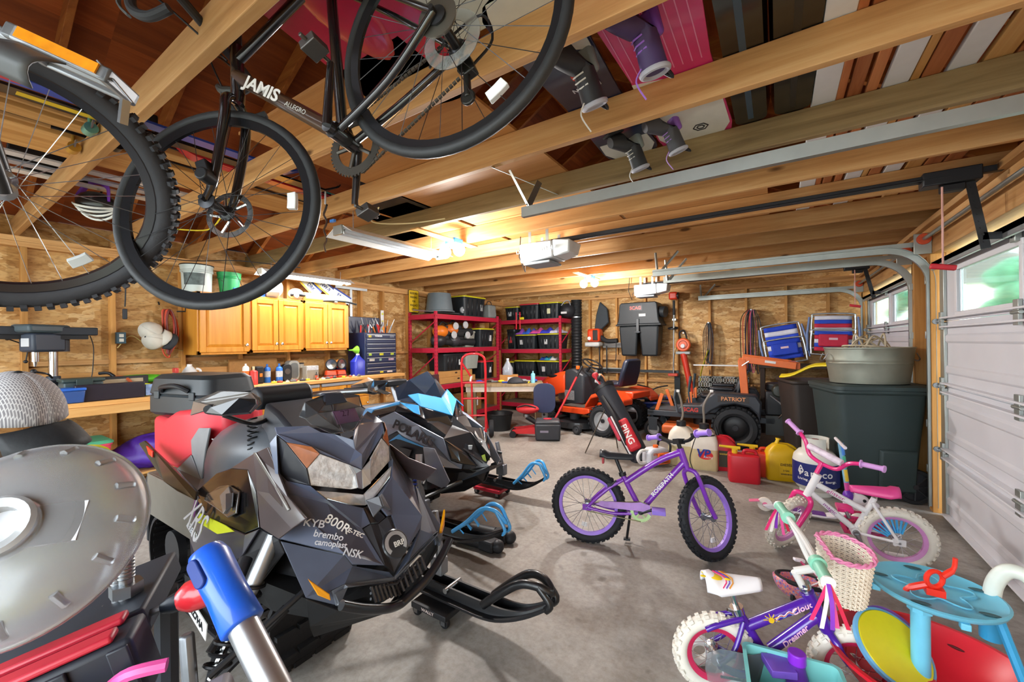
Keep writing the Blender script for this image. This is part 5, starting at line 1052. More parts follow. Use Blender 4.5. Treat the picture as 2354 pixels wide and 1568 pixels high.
def fuel_jug(label,x,y,rz,hose,logo=False):
 t=thing('fuel_jug',label,'fuel jug',(x,y,0),rz,group='white utility jugs');J=m('#dcd6c8',.4,var=.08);L_=m('#c9b98e',.45,var=.12)
 b=MB();w=.27;b. loft([ring(rrect(w*.95,w*.95,.03),0),ring(rrect(w,w,.035),.015),ring(rrect(w,w,.035),.23)]);b. build('lower_body',L_,t,smooth=40)
 b=MB();b. loft([ring(rrect(w,w,.035,5),.2301),ring(rrect(w,w,.04,5),.30),ring(rrect(w*.93,w*.93,.06,5),.36),ring(rrect(w*.62,w*.62,.06,5),.415),ring(rrect(.11,.11,.05,5),.435)]);b. build('upper_body',J,t,smooth=50)
 MB(). tube(spl([(-.03,.03,.41),(.08,.08,.40),(.125,.11,.32),(.125,.115,.22)],5),.016,8). build('handle',J,t)
 c=MB();c. lathe([(0,.43),(.052,.43),(.052,.49),(.045,.495),(.02,.50),(0,.50)],24,None,False);c. build('cap',m('#17181c',.5),t)
 h=MB();h. tube(spl(hose,6),.012,8);h. build('hose',m('#8d8579',.35,trans=.2),t);MB(). cb(hose[-1],(.035,.03,.03)). build('hose_tip',WHT,t,bev=.005)
 if logo:
  b=MB();b. lathe([(0,0),(.075,0),(.075,.0015),(0,.0015)],32,fr((.01,-.1365,.17),(1,0,0),(0,-1,0))@MX. Diagonal((1,.62,1,1)),False);b. build('logo_oval',m('#d02a2a',.4),t)
  letters('VP',.12,m('#20308c',.4),t,fr((-.015,-.139,.185),(1,0,0),(0,-1,0)),bold=.004,sh=.15);letters('Racing',.035,WHT,t,fr((.035,-.1395,.152),(1,0,0),(0,-1,0)),sh=.2)
fuel_jug('white utility jug with racing logo and upright clear hose',-.70,5.00,8,[(0,0,.49),(0,0,.56),(.0,0,.70),(.08,0,.86)],True)
fuel_jug('plain white utility jug with bent grey spout beside the chainsaw',-.95,5.04,6,[(0,0,.49),(.02,0,.58),(.0,0,.74),(-.03,0,.84)])
t=thing('chainsaw','orange and white chainsaw on the floor beside the golf bag','chainsaw',(-1.17,4.80,0),55)
b=MB();b. loft([[(x,-.075,z0),(x,.075,z0),(x,.07,z1),(x,-.07,z1)]for x,z0,z1 in((-.16,.04,.17),(-.1,.02,.21),(.06,.02,.21),(.13,.03,.17))]);b. build('engine_cover',m('#c9cdd6',.4),t,bev=.02)
b=MB();b. cb((.02,-.09,.10),(.17,.03,.13));b. build('starter_cover',m('#e3641c',.4),t,bev=.02)
for k in range(5):MB(). cb((.02,-.107,.06+.02*k),(.11,.004,.006)). build('cooling_slot',BLK,t)
b=MB();b. tube(spl([(.1,-.085,.12),(.10,-.10,.25),(.09,0,.28),(.10,.09,.24),(.1,.09,.1)],5),.013,8);b. build('front_handle',m('#1c1d20',.5),t)
b=MB();b. tube(spl([(-.12,0,.18),(-.22,0,.19),(-.27,0,.13),(-.24,0,.06),(-.14,0,.05)],5),.018,8);b. build('rear_handle',m('#e6e6e4',.45),t)
b=MB();b. prism([(.12,.06),(.50,.075),(.55,.10),(.50,.135),(.12,.13)],-.004,.004,T((0,.06,0),rx=90));b. build('guide_bar',STEEL,t);MB(). tube([(.12,-.0+.06,.055),(.5,.06,.07),(.555,.06,.10),(.5,.06,.14),(.12,.06,.135)],.006,6). build('saw_chain',BLK,t)
letters('STIHL',.035,m('#e3641c',.4),t,fr((-.07,-.076,.15),(1,0,0),(0,-1,0)),bold=.001)
MB(). cyl((-.02,.0,.2),(-.02,0,.235),.03,n=14). build('filler_cap',m('#e3641c',.4),t)
t=thing('kick_scooter','white and purple kick scooter with unicorn head and rainbow stem','scooter',(-.10,3.98,0),4)
W_=m('#e8e4ea',.4);b=MB();b. prism([(-.02,.055),(.05,.075),(.12,.05),(.40,.045),(.46,.065),(.55,.10),(.55,.075),(.46,.035),(.38,.025),(.10,.03),(.02,.03)],-.045,.045,T(rx=90));b. build('deck',W_,t,bev=.008)
MB(). box(.10,.40,-.04,.04,.0455,.052). build('grip_tape',m('#6a3a8e',.6,var=.3,sc=40),t);MB(). box(-.10,-.02,-.03,.03,.085,.092,T((0,0,.0),ry=-12)). build('rear_fender',m('#e0729c',.4),t,bev=.004)
for x,y in((0.0,0),(.60,-.05),(.60,.05)):
 w_=MB();w_. lathe([(0,-.015),(.042,-.015),(.055,-.011),(.055,.011),(.042,.015),(0,.015)],24,T((x,y,.055),rx=90),False);wo=w_. build('wheel',m('#efe9df',.4),t);MB(). cyl((x,y-.018,.055),(x,y+.018,.055),.02,n=12). build('wheel_hub',m('#e0729c',.4),wo)
b=MB();b. tube([(.56,0,.09),(.50,0,.62)],.016,10);b. build('stem',m('#7ab6d8',.4,var=.5,sc=7),t);
for k,cc in enumerate(('#5a3fb0','#d84a9a','#e8c53a','#4ab08a','#4a8ae0')):MB(). cyl((.555-.0113*k*.9,0,.13+.10*k),(.545-.0113*k*.9,0,.22+.10*k),.0168,n=12). build('stem_stripe',m(cc,.4),t)
b=MB();b. tube([(.50,-.17,.62),(.50,.17,.62)],.012,8);b. build('handlebar',W_,t)
b=MB();b. ell((.60,0,.20),(.07,.04,.045));b. ell((.68,0,.17),(.05,.03,.032));b. ell((.56,0,.17),(.05,.04,.06));b. tube([(.59,0,.24),(.61,0,.30)],[.012,.002],8);b. build('unicorn_head',W_,t);
MB(). ell((.545,0,.215),(.035,.045,.05)). build('mane',m('#6a2fb0',.4),t);MB(). ell((.635,-.034,.205),(.012,.006,.012)). build('eye',BLK,t)
b=MB();b. cb((.60,0,.075),(.07,.12,.05));b. build('steering_block',m('#e0306e',.4),t,bev=.012)
t=thing('bicycle_helmet','upturned pink patterned child helmet behind the violet bicycle','helmet',(.175,2.66,.0),15,rot=(172,6,20));t. location=at(1845,1330,z=.15)
b=MB();b. grid(lambda u,v:((.13+.01*cos(2*u*2*pi))*cos(2*pi*u)*sin(v*1.5+.02),.105*sin(2*pi*u)*sin(v*1.5+.02),.115*cos(v*1.5)),36,12)
mt,N,L,p=nodes('helmet_print');mp=mapping(N,L,(26,26,26),rnd=False);vo=N. new('ShaderNodeTexVoronoi');vo. feature='F1';vo. distance='MANHATTAN';L. new(mp. outputs[0],vo. inputs[0]);sp=N. new('ShaderNodeSeparateColor');L. new(vo. outputs['Color'],sp. inputs[0]);r=ramp(N,[(0,'#e88a8e'),(.4,'#e0708a'),(.55,'#8a6fc8'),(.7,'#f2a58c'),(.9,'#8fb4e0')]);r. color_ramp. interpolation='CONSTANT';L. new(sp. outputs[0],r. inputs[0]);L. new(r. outputs[0],p. inputs['Base Color']);p. inputs['Roughness']. default_value=.35
b. build('shell',mt,t,solid=.02,smooth=70,off=1);MB(). torus((0,0,.01),.118,.012,T(s=(1,.84,1)),36,8). build('foam_rim',BLKM,t)
for k in range(4):MB(). cb((.07*cos(.8+k*1.57),.06*sin(.8+k*1.57),.085),(.07,.018,.03),rz=math. degrees(.8+k*1.57)). build('vent_slot',BLK,t,bev=.005)
for s in(-1,1):MB(). tube(spl([(.06,s*.09,.0),(.03,s*.07,-.05),(-.02,s*.02,-.09)],5),.009,6,flat=.3). build('chin_strap',m('#e0407e',.5),t)
MB(). cb((-.02,0,-.09),(.05,.03,.015)). build('buckle',W_,t,bev=.004)
for s in(-1,0,1):MB(). tube(spl([(-.09,s*.05,.02),(0,s*.045,.07),(.09,s*.04,.02)],5),.008,6,flat=.4). build('inner_cradle',W_,t)
t=thing('water_play_table','toy water table with light blue disc top over a red bowl','toy table',(0,0,0));c=at(2128,1348,z=.50);BLU=m('#6cc0de',.4,var=.06);DBL=m('#2f93c4',.4);RD=m('#cf1f2f',.35,var=.06)
cb_=V((c. x+.02,c. y-.01,0))
b=MB();b. lathe([(0,.4800),(.16,.4800),(.178,.4920),(.184,.5050),(.176,.5080),(.165,.5020),(.12,.4960),(0,.4940)],48,T(cb_),False);b. build('top_disc',BLU,t,smooth=40)
for k in range(5):a=.5+2*pi*k/5;MB(). ell((cb_. x+.15*cos(a),cb_. y+.15*sin(a),.5035),(.028,.010,.0035),12,6,None). build('drain_hole',m('#3a5a60',.6),t)
MB(). tube([(cb_. x+(.09+.025*sin(5*a))*cos(a),cb_. y+(.09+.025*sin(5*a))*sin(a),.5015)for a in[2*pi*i/60 for i in range(60)]],.003,5,True). build('swirl_rib',BLU,t)
for k in range(4):a=.2+pi/2*k;MB(). cb((cb_. x+.17*cos(a),cb_. y+.17*sin(a),.4770),(.025,.025,.022)). build('edge_clip',BLU,t,bev=.003)
b=MB();b. cyl(cb_+V((-.05,-.06,.12)),cb_+V((-.05,-.06,.4850)),.027,n=18);b. cyl(cb_+V((-.05,-.06,.4400)),cb_+V((-.05,-.06,.4800)),.036,n=8);b. build('pillar',BLU,t)
bw=cb_+V((-.02,-.05,0));b=MB();b. lathe([(0,.10),(.16,.105),(.24,.17),(.285,.24),(.30,.25),(.30,.262),(.285,.262),(.275,.245),(.23,.185),(.15,.12),(0,.115)],52,T(bw,ry=0),False);b. build('bowl',RD,t,smooth=40)
for k in range(8):a=.3+2*pi*k/8;MB(). ell((0,0,0),(.028,.012,.006),12,6,T(bw+V((.255*cos(a),.255*sin(a),.212)),rz=math. degrees(a)+90,rx=40)). build('bowl_slot',m('#5b2024',.6),t)
MB(). cyl(cb_+V((-.05,-.06,.11)),cb_+V((-.05,-.06,.21)),.042,.038,n=20). build('pillar_socket',RD,t,bev=.004)
DM=fr(at(2052,1490,z=.27),(.9,.45,-.25),(.1,-.62,.75))
yd=MB(DM). lathe([(0,0),(.118,0),(.122,.008),(.118,.014),(0,.014)],40,None,False). build('yellow_disc',m('#d8cc1e',.4,var=.08),t)
MB(DM). lathe([(.117,-.008),(.130,-.006),(.130,.010),(.122,.013),(.117,-.008)],40,None,False). build('disc_rim',m('#6aa8d0',.4),yd)
MB(DM@T((.03,.03,-.02))). lathe([(0,0),(.12,0),(.12,.008),(0,.008)],40,None,False). build('purple_disc',m('#9a62c8',.4),t)
for k in range(3):a=2*pi*k/3;MB(). tube([bw+V((.2*cos(a),.2*sin(a),.16)),bw+V((.26*cos(a),.26*sin(a),0))],.018,8). build('leg',RD,t)
b=MB();b. tube([cb_+V((.14,-.06,.4800)),cb_+V((.20,-.11,.24)),cb_+V((.26,-.16,.0))],.014,8);b. build('support_strut',DBL,t)
p=cb_+V((-.01,-.05,.5050));b=MB();b. cb(p+V((0,0,.012)),(.05,.035,.024));b. torus((0,0,0),.028,.008,T(p+V((0,0,.055)),rx=90,rz=30),20,8);b. tube(spl([p+V((-.02,0,.03)),p+V((-.07,0,.0)),p+V((-.075,0,-.02))],4),[.012]*4+[.009]*5,8);b. tube(spl([p+V((.02,0,.07)),p+V((.05,.01,.10)),p+V((.055,.01,.14))],4),[.010]*4+[.007]*5,8);b. build('spinner',m('#e0301f',.35),t)
b=MB();p0=cb_+V((.16,.07,.4800));b. tube(spl([p0+V((0,0,-.04)),p0+V((.01,0,.06)),p0+V((.045,-.01,.12)),p0+V((.10,-.03,.09)),p0+V((.16,-.07,-.10)),p0+V((.22,-.12,-.28)),p0+V((.25,-.15,-.48))],7),.024,12);b. build('arched_slide',m('#d6ddd4',.35),t,smooth=60);MB(). cyl(p0+V((0,0,-.14)),p0+V((0,0,-.02)),.03,n=16). build('slide_socket',DBL,t)
t=thing('toy_crate','turquoise plastic crate in front of the violet bicycle','crate',at(1830,1640,z=.12),8);TQ=m('#7cc9c6',.4,var=.06);z0=-.12
b=MB();b. loft([ring(rrect(.26,.20,.02),z0),ring(rrect(.30,.24,.025),.11),ring(rrect(.31,.25,.025),.115),ring(rrect(.31,.25,.025),.125),ring(rrect(.285,.225,.02),.125),ring(rrect(.25,.19,.02),z0+.008)],True);b. build('basket',TQ,t,smooth=30)
for k in range(9):MB(). cb((-.12+.03*k,-.118,.06),(.012,.012,.045)). build('side_slot',m('#3e7c80',.5),t,bev=.003)
t2=thing('water_bottle','purple translucent bottle standing in the turquoise crate','bottle',at(1833,1600,z=.12)+V((0,0,-.1)),0)
b=MB();b. lathe([(0,0),(.035,0),(.036,.01),(.036,.17),(.028,.20),(.026,.22),(0,.22)],24,None,False);b. build('bottle_body',m('#7a3fc0',.15,trans=.4),t2);MB(). cyl((0,0,.22),(0,0,.26),.029,n=20). build('bottle_cap',m('#8a2fd0',.25),t2,bev=.004)
# ---------------------------------------------------------------- left wall: bench, counter, cabinets
CT=m('#c9a878',.5,var=.12,sc=8)
def cabinet(label,y0,y1,z0,z1,xf,doors,knobs):
 t=thing('wall_cabinet',label,'cabinet',(0,0,0),group='honey maple wall cabinets');xb=XL+.005
 b=MB();b. box(xb,xf-.02,y0,y1,z0,z1);b. build('carcass',CAB,t,bev=.002,smooth=0)
 b=MB()
 for r in((y0,y0+.035,z0,z1),(y1-.035,y1,z0,z1),(y0,y1,z0,z0+.04),(y0,y1,z1-.04,z1)):b. box(xf-.0195,xf,*r)
 b. build('face_frame',CAB,t,bev=.002,smooth=0)
 w_=(y1-y0-.03)/doors
 for k in range(doors):
  a,c=y0+.015+k*w_+.004,y0+.015+(k+1)*w_-.004;za,zb=z0+.025,z1-.025;r=.055
  d=MB()
  for q in((a,a+r,za,zb),(c-r,c,za,zb),(a+r,c-r,za,za+r),(a+r,c-r,zb-r,zb)):d. box(xf+.0005,xf+.02,*q)
  do=d. build('door',CAB,t,bev=.004,smooth=0)
  p=MB();ya,yc,zc,ze=a+r,c-r,za+r,zb-r;i_=.03
  p. loft([[(xf+.004,ya,zc),(xf+.004,yc,zc),(xf+.004,yc,ze),(xf+.004,ya,ze)],[(xf+.017,ya+i_,zc+i_),(xf+.017,yc-i_,zc+i_),(xf+.017,yc-i_,ze-i_),(xf+.017,ya+i_,ze-i_)]]);p. build('raised_panel',CAB,do,smooth=0)
  ky=c-.028 if knobs[k]else a+.028
  MB(). lathe([(0,0),(.006,0),(.006,.012),(.015,.018),(.016,.024),(.010,.030),(0,.031)],16,T((xf+.02,ky,z0+.10),ry=90),False). build('knob',CHROME,do)
cabinet('single door honey maple wall cabinet under the white bucket',1.73,2.235,1.335,2.0,-5.03,1,[1]);cabinet('two door honey maple wall cabinet in the middle of the row',2.24,2.87,1.345,2.0,-5.05,2,[1,0]);cabinet('two door honey maple wall cabinet nearest the tool chest',2.875,3.53,1.355,2.0,-5.06,2,[1,0])
MB(). box(XL+.002,-4.78,2.07,4.30,.945,.985). build('counter_top',PINE,None,bev=.004,smooth=0,label='pale wood counter top running below the maple wall cabinets',cat='counter')
for i,(y0,y1)in enumerate(((2.25,2.95),(2.96,3.68))):
 t=thing('base_cabinet',('maple base cabinet below the counter beside the pine leg','maple base cabinet below the counter beside the tool chest')[i],'cabinet',(0,0,0),group='maple base cabinets')
 MB(). box(XL+.01,-4.84,y0,y1,.0,.94). build('carcass',CAB,t,smooth=0);MB(). box(-4.8395,-4.815,y0+.01,y1-.01,.895,.935). build('grey_rail',m('#8d8f92',.5),t,bev=.002)
 for k in range(2):
  a=y0+.012+k*(y1-y0)/2;c=a+(y1-y0)/2-.02;d=MB(). box(-4.8395,-4.82,a,c,.72,.885). build('drawer',CAB,t,bev=.004,smooth=0);d2=MB(). box(-4.8395,-4.82,a,c,.12,.705). build('door',CAB,t,bev=.004,smooth=0)
  for q,z in((d,.80),(d2,.62)):MB(). ell((-4.808,(a+c)/2 if q is d else c-.03,z),.014,12,8). build('knob',CHROME,q)
t=thing('pine_leg_frame','rough pine support frame under the counter beside the base cabinets','frame',(0,0,0));MB(). box(-4.84,-4.80,2.08,2.12,0,.86). build('leg',PINEZ,t,smooth=0);MB(). box(-4.84,-4.80,2.19,2.23,0,.86). build('leg',PINEZ,t,smooth=0);MB(). box(-4.84,-4.80,2.07,2.24,.862,.944). build('apron',PINE,t,smooth=0)
t=thing('workbench','long pine workbench along the left wall under the outlet','workbench',(0,0,0))
for k in range(3):MB(). box(XL+.03+k*.205,XL+.03+(k+1)*.205-.004,-1.4,2.06,.935,.972). build('top_plank',PINE,t,bev=.003,smooth=0)
MB(). box(-4.785,-4.745,-1.4,2.06,.86,.934). build('apron',PINE,t,bev=.003,smooth=0)
for y in(-1.2,.35,2.0):MB(). box(-4.87,-4.79,y-.045,y+.045,0,.934). build('leg',PINEZ,t,smooth=0)
MB(). box(XL+.02,-4.79,-1.3,2.0,.28,.30). build('shelf',PINE,t,smooth=0)
t=thing('drill_press','small bench drill press below the long black bar','drill press',at(88,925,z=.974)+V((-.05,.03,0)),-60);t. location. z=.972;DG=m('#2f3744',.45);
MB(). cb((0,0,.02),(.30,.20,.04)). build('base',DG,t,bev=.012);MB(). cyl((-.08,0,.04),(-.08,0,.56),.03,n=20). build('column',CHROME,t);b=MB();b. cb((.02,0,.17),(.22,.2,.02));b. cyl((-.08,0,.13),(-.08,0,.21),.045,n=16);b. build('table',DG,t,bev=.006)
b=MB();b. cb((-.01,0,.50),(.24,.14,.16));b. build('head',DG,t,bev=.02);MB(). cb((-.0,0,.615),(.30,.18,.07)). build('belt_cover',m('#3d4a50',.45),t,bev=.02);b=MB();b. cyl((.05,0,.42),(.05,0,.34),.022,n=14);b. cyl((.05,0,.34),(.05,0,.30),.016,.010,n=12);b. build('chuck',CHROME,t)
MB(). cb((.112,.0,.5),(.01,.07,.07)). build('switch_plate',m('#b9bcc0',.4),t,bev=.003)
for k in range(3):a=2*pi*k/3+.5;b=MB();b. tube([(.03,-.08,.47),(.03+.12*cos(a),-.11,.47+.12*sin(a))],.005,6);b. ell((.03+.13*cos(a),-.113,.47+.13*sin(a)),.014,10,8);b. build('feed_lever',BLK,t)
b=MB();b. cyl((.03,-.06,.47),(.03,-.11,.47),.02);b. build('feed_hub',CHROME,t);MB(). cyl((-.13,0,.42),(-.13,0,.60),.06,n=18). build('motor',m('#3b3f46',.5),t)
b=MB();b. tube(spl([(.0,.09,.2),(.08,.15,.24),(.14,.12,.26)],4),.008,6);b. ell((.15,.12,.265),.02,10,8);b. build('table_crank',BLK,t)
p=at(85,768,X=-5.2);t=thing('soundbar','long black speaker bar standing level above the drill press','speaker',(-5.21,p. y,1.50),0);MB(). box(-.045,.045,-.70,.36,.035,.105). build('speaker_body',m('#23262b',.6),t,bev=.008);MB(). box(.046,.048,-.68,.34,.042,.098). build('grille',m('#2c2f35',.8),t);MB(). box(-.05,.03,-.3,.3,.0,.034). build('bracket',BLK,t);MB(). box(-.19,-.03,-.02,.02,.0,.034). build('wall_arm',BLK,t)
MB(). tube(spl([at(207,772,X=-5.25),at(215,800,X=-5.28),at(213,850,X=-5.3),at(210,868,X=-5.3)],5),.004,5). build('thin_black_lead',BLK,None,label='thin black cord dangling from the long black bar',cat='cord')
t=thing('wall_outlet','open double outlet box screwed to the left wall stud','outlet',at(277,777,X=-5.38),0);MB(). box(-.02,.03,-.035,.035,-.055,.055). build('box',m('#2d4a58',.5),t,bev=.003)
for z in(-.022,.022):MB(). box(.0302,.034,-.017,.017,z-.016,z+.016). build('socket',m('#d9d6cc',.4),t,bev=.004)
b=MB();b. tube(spl([at(298,605,X=-5.36),at(290,640,X=-5.36),at(288,690,X=-5.36),at(287,705,X=-5.36)],6),.006,6);b. tube(spl([at(300,600,X=-5.36),at(290,650,X=-5.37),at(278,640,X=-5.37)],5),.005,6);b. build('wall_lead',BLK,None,label='black hanging cord with plug end on the left wall',cat='cord');
b=MB();c=at(287,722,X=-5.35);b. cb(c,(.025,.035,.10));b. build('cord_plug_strip',m('#2c3036',.6),None,bev=.006,label='small black inline plug strip hanging on the left wall',cat='plug')
MB(). tube(spl([at(u,v,X=-5.385)for u,v in((270,800),(300,772),(335,790),(380,800),(420,806))],6),.005,6). build('electrical_cable',m('#c9b070',.6),None,label='yellow electrical cable stapled across the left wall',cat='cable')
def cap(label,loc,rot,shell,brim,s=1,front=None):
 t=thing('baseball_cap',label,'cap',loc,rot=rot,group='caps hung on the wall');t. scale=(s,s,s)
 MB(). grid(lambda u,v:(.09*cos(2*pi*u)*sin(v*1.45+.01),.08*sin(2*pi*u)*sin(v*1.45+.01),.11*cos(v*1.45)),24,10). build('crown',shell,t,solid=.004,smooth=70)
 MB(). grid(lambda u,v:((.075+.085*v)*cos((u-.5)*2.0)+.008,.075*sin((u-.5)*2.2)*(1+.1*v),.012-.035*abs(u-.5)-.03*v*v),14,5). build('brim',brim,t,solid=.005,smooth=70);MB(). ell((0,0,.11),(.008,.008,.005),8,6). build('button',brim,t)
 return t
CW=m('#c9c4b8',.8,var=.15);CK=m('#2c2d30',.8)
cap('cream mesh cap hung by its strap beside the orange cord',at(352,765,X=-5.30),(60,25,20),CW,CW,1.2);cap('cream cap with black brim hung lowest on the left wall',at(362,785,X=-5.28),(70,-5,30),CW,CK,1.2)
t=thing('orange_extension_lead','orange extension cord coiled on a wall hook beside the caps','extension cord',(0,0,0));random. seed(9)
for k in range(6):
 b=MB();o_=random. uniform(-6,6);b. tube(spl([at(376+k*3,712,X=-5.33+k*.012),at(402+o_*.5,735,X=-5.33+k*.012),at(404+o_,775,X=-5.32+k*.012),at(388+o_*.5,806+k*2,X=-5.32+k*.012),at(378+k*2,780,X=-5.33+k*.012),at(374+k*2,735,X=-5.33+k*.012)],5,True),.009,6,True);b. build('loop',m(('#d4502e','#b23a28','#6a2a24')[k%3],.5),t)
MB(). tube(spl([at(372,800,X=-5.3),at(378,815,X=-5.3),at(388,822,X=-5.3),at(391,810,X=-5.3)],5),.007,6). build('loose_end',m('#d4502e',.5),t)
b=MB();b. tube([at(366,700,X=-5.40),at(366,700,X=-5.29),at(364,694,X=-5.28)],.007,6);b. build('wall_hook',BLK,t)
b=MB();b. tube([at(407,716,X=-5.39),at(427,716,X=-5.32),at(427,700,X=-5.31)],.008,6);b. build('shelf_hook',BLK,None,label='black angled hook on the stud left of the cabinets',cat='hook')
def bucket(label,loc,r0,r1,h,mat,rimm,lab=None,cat='bucket',extra=None):
 t=thing('bucket',label,cat,loc)
 b=MB();b. lathe([(0,0),(r0,0),(r0+.003,.01),(r1-.01,h*.72),(r1,h*.74),(r1,h*.80),(r1-.004,h*.82),(r1+.004,h),(r1-.004,h),(r0-.004,.01),(0,.008)],32,None,False);b. build('bucket_wall',mat,t,smooth=40)
 if rimm:MB(). torus((0,0,h),r1+.002,.006,None,32,8). build('rim',rimm,t)
 if lab:MB(). lathe([(r0+(r1-r0)*.3+.004,h*.25),(r1-.002,h*.68)],12,None,False,RAD(-70),RAD(10)). build('label_print',lab,t)
 b=MB();b. tube(spl([(0,-r1,h*.8),(.06,-r1*.7,h*.55),(.08,0,h*.45),(.06,r1*.7,h*.55),(0,r1,h*.8)],5),.003,5);b. build('bail',STEEL,t)
 return t
bucket('white paint bucket with grey label on the first wall cabinet',(-5.22,1.80,2.001),.125,.145,.29,m('#c6d2d0',.4),BLK,m('#5d6a6a',.5,var=.6,sc=25));bucket('green plastic bucket on the wall cabinets beside the white one',(-5.20,2.10,2.001),.085,.115,.25,m('#2f9d5c',.4),None)
t=thing('spring_clamp','blue bar clamp lying on top of the wall cabinets','clamp',(-5.12,2.25,2.002),92);b=MB();b. box(-.18,.18,-.012,.012,.012,.03);b. build('bar',m('#2a5cc0',.45),t,bev=.003);MB(). cb((.17,.0,.035),(.05,.03,.07)). build('jaw',m('#2a5cc0',.45),t,bev=.005);MB(). cb((-.12,0,.04),(.06,.035,.08)). build('grip',m('#3f7fd6',.45),t,bev=.006)
t=thing('helmet','white and red full helmet on the wall cabinets below the tube light','helmet',(-5.17,2.55,2.001),-20);HWm=m('#dad9d4',.3,coat=.5);b=MB();b. ell((0,0,.13),(.14,.12,.13),24,16);b. build('shell',HWm,t,smooth=70);b=MB();b. prism([(.06,.0),(.16,.03),(.20,.07),(.15,.10),(.07,.07)],-.07,.07,T(rx=90));b. build('chin_bar',HWm,t,bev=.015)
for k in range(3):MB(). tube([(.14*cos(a)*1.01,.122*sin(a)*1.0,.15+.025*k)for a in[(-1.1+.1*i)for i in range(14)]],.007,6). build('red_graphic',m('#b0222e',.4),t)
t=thing('riding_goggles','black and cream goggles helmet part beside the white helmet','goggles',(-5.13,2.82,2.001),-10);b=MB();b. ell((0,0,.075),(.10,.09,.075),20,12);b. build('shell',m('#d0cbb8',.35,coat=.3),t);b=MB();b. tube(spl([(.06,-.08,.06),(.10,0,.065),(.06,.08,.06)],5),.022,8);b. build('strap',BLK,t);MB(). cyl((.08,-.03,.05),(.12,-.03,.05),.03,n=14). build('vent',GALV,t)
MB(). cyl((-5.12,2.92,2.058),(-5.12,3.50,2.052),.055,n=24). build('paper_tube',m('#d9cf7a',.5),None,bev=.004,label='pale yellow cardboard tube lying on the wall cabinets',cat='tube')
t=thing('roof_rack_bar','dark grey curved bar resting on the cabinet end','bar',(0,0,0));MB(). tube(spl([(-5.08,3.16,2.02),(-5.05,3.3,2.03),(-5.04,3.5,2.022),(-5.04,3.64,2.0)],6),.018,8,flat=.7). build('bar_blade',m('#3a3e42',.4),t);MB(). box(-5.085,-5.02,3.3,3.34,2.0005,2.02). build('foot',GALV,t,bev=.003)
for k,(u,v,tx)in enumerate(((715,660,'DRK'),(748,660,'NW-9'),(785,683,'PA-51'))):
 c=at(u,v,X=-5.27);t=thing('license_plate',('license plate with yellow edge nearest the helmet above the cabinets','white license plate in the middle behind the yellow tube','tilted license plate with yellow lower edge at the cabinet end')[k],'license plate',c,rot=(0,0,0),group='license plates above the cabinets');R_=fr((0,0,0),(0,1,-.9+.2*k),(1,0,.1));MB(R_). box(-.15,.15,-.075,.075,-.0015,.0015). build('plate',m('#dcdfe2',.4),t,bev=.002);MB(R_). box(-.149,.149,-.074,-.05,.0016,.0022). build('colour_band',m('#e0b81c',.4),t);MB(R_). box(-.149,.149,.05,.074,.0016,.0022). build('colour_band',m('#2c3f8c',.4),t);letters(tx,.075,m('#1f2c6a',.4),t,R_@T((0,0,.0025)),sx=.8,bold=.002)
b=MB();b. box(XL+.002,XL+.006,3.79,3.83,1.60,2.26);b. box(XL+.002,XL+.006,3.55,4.10,2.262,2.30);b. build('drywall_square',m('#a5a9ab',.4,.5),None,label='grey metal T square hung on the studs above the tool chest',cat='T square')
t=thing('spirit_level','short aluminium level hung upright beside the tool chest','level',(XL+.03,4.36,1.62),0);MB(). box(-.012,.012,-.03,.03,0,.36). build('body',ALU,t,bev=.003)
for z in(.06,.18,.30):MB(). cyl((.0125,0,z),(.016,0,z),.018,n=16). build('vial',m('#d9d84a',.3),t)
c=at(951,693,X=XL+.02);t=thing('parking_sign','yellow parking sign on the corner stud above the red shelves','sign',(XL+.02,c. y,c. z),0);R_=fr((0,0,0),(0,1,0),(1,0,0));MB(R_). prism(rrect(.24,.40,.02),-.002,.002). build('panel',m('#17171a',.5),t);MB(R_). prism(rrect(.225,.385,.018),.0021,.003). build('face',m('#e0b81e',.45),t)
for k,tx in enumerate(('RESERVED','PARKING','FOR','WALLACE','ONLY')):letters(tx,.05,BLK,t,R_@T((0,.14-.07*k,.0035)),sx=.78,bold=.001)
t=thing('tool_chest','dark navy tool chest with many drawers at the counter end','tool chest',(0,0,0));NV=m('#1c2440',.35,coat=.3);x0,xf,y0,y1=-5.36,-4.96,3.72,4.29
MB(). box(x0,xf,y0,y1,.987,1.60). build('cabinet_body',NV,t,bev=.006)
for k,(a,c)in enumerate(((1.52,1.575),(1.45,1.51),(1.385,1.44),(1.32,1.375),(1.245,1.31),(1.165,1.235),(1.10,1.155),(1.05,1.09),(1.0,1.04))):
 d=MB(). box(xf+.0005,xf+.012,y0+.02,y1-.02,a,c). build('drawer',m('#202a4c',.35,coat=.3),t,bev=.003);MB(). box(xf+.0125,xf+.02,y0+.03,y1-.03,c-.012,c-.002). build('drawer_pull',ALU,d,bev=.002)
for y,z,w_,cc in((3.80,1.28,.05,'#a9c83a'),(4.0,1.28,.07,'#e0d020'),(4.2,1.28,.06,'#b8c83a'),(3.83,1.2,.09,'#c9c4b8'),(3.98,1.2,.04,'#8aa890'),(4.18,1.2,.1,'#b89aa8'),(4.0,1.02,.06,'#d8c82a'),(4.15,1.02,.1,'#d8d0d0'),(3.80,1.545,.05,'#d8c020'),(4.2,1.545,.08,'#6a7080')):MB(). box(xf+.0125,xf+.0138,y-w_/2,y+w_/2,z-.016,z+.016). build('sticker',m(cc,.4,var=.5,sc=60),t)
letters('YORKER',.035,m('#d9dce2',.4),t,fr((xf+.0136,3.95,1.548),(0,1,0),(1,0,0)),bold=.001)
MB(). box(x0,x0+.02,y0,y1,1.601,1.85). build('lid',NV,t,bev=.006)
random. seed(21)
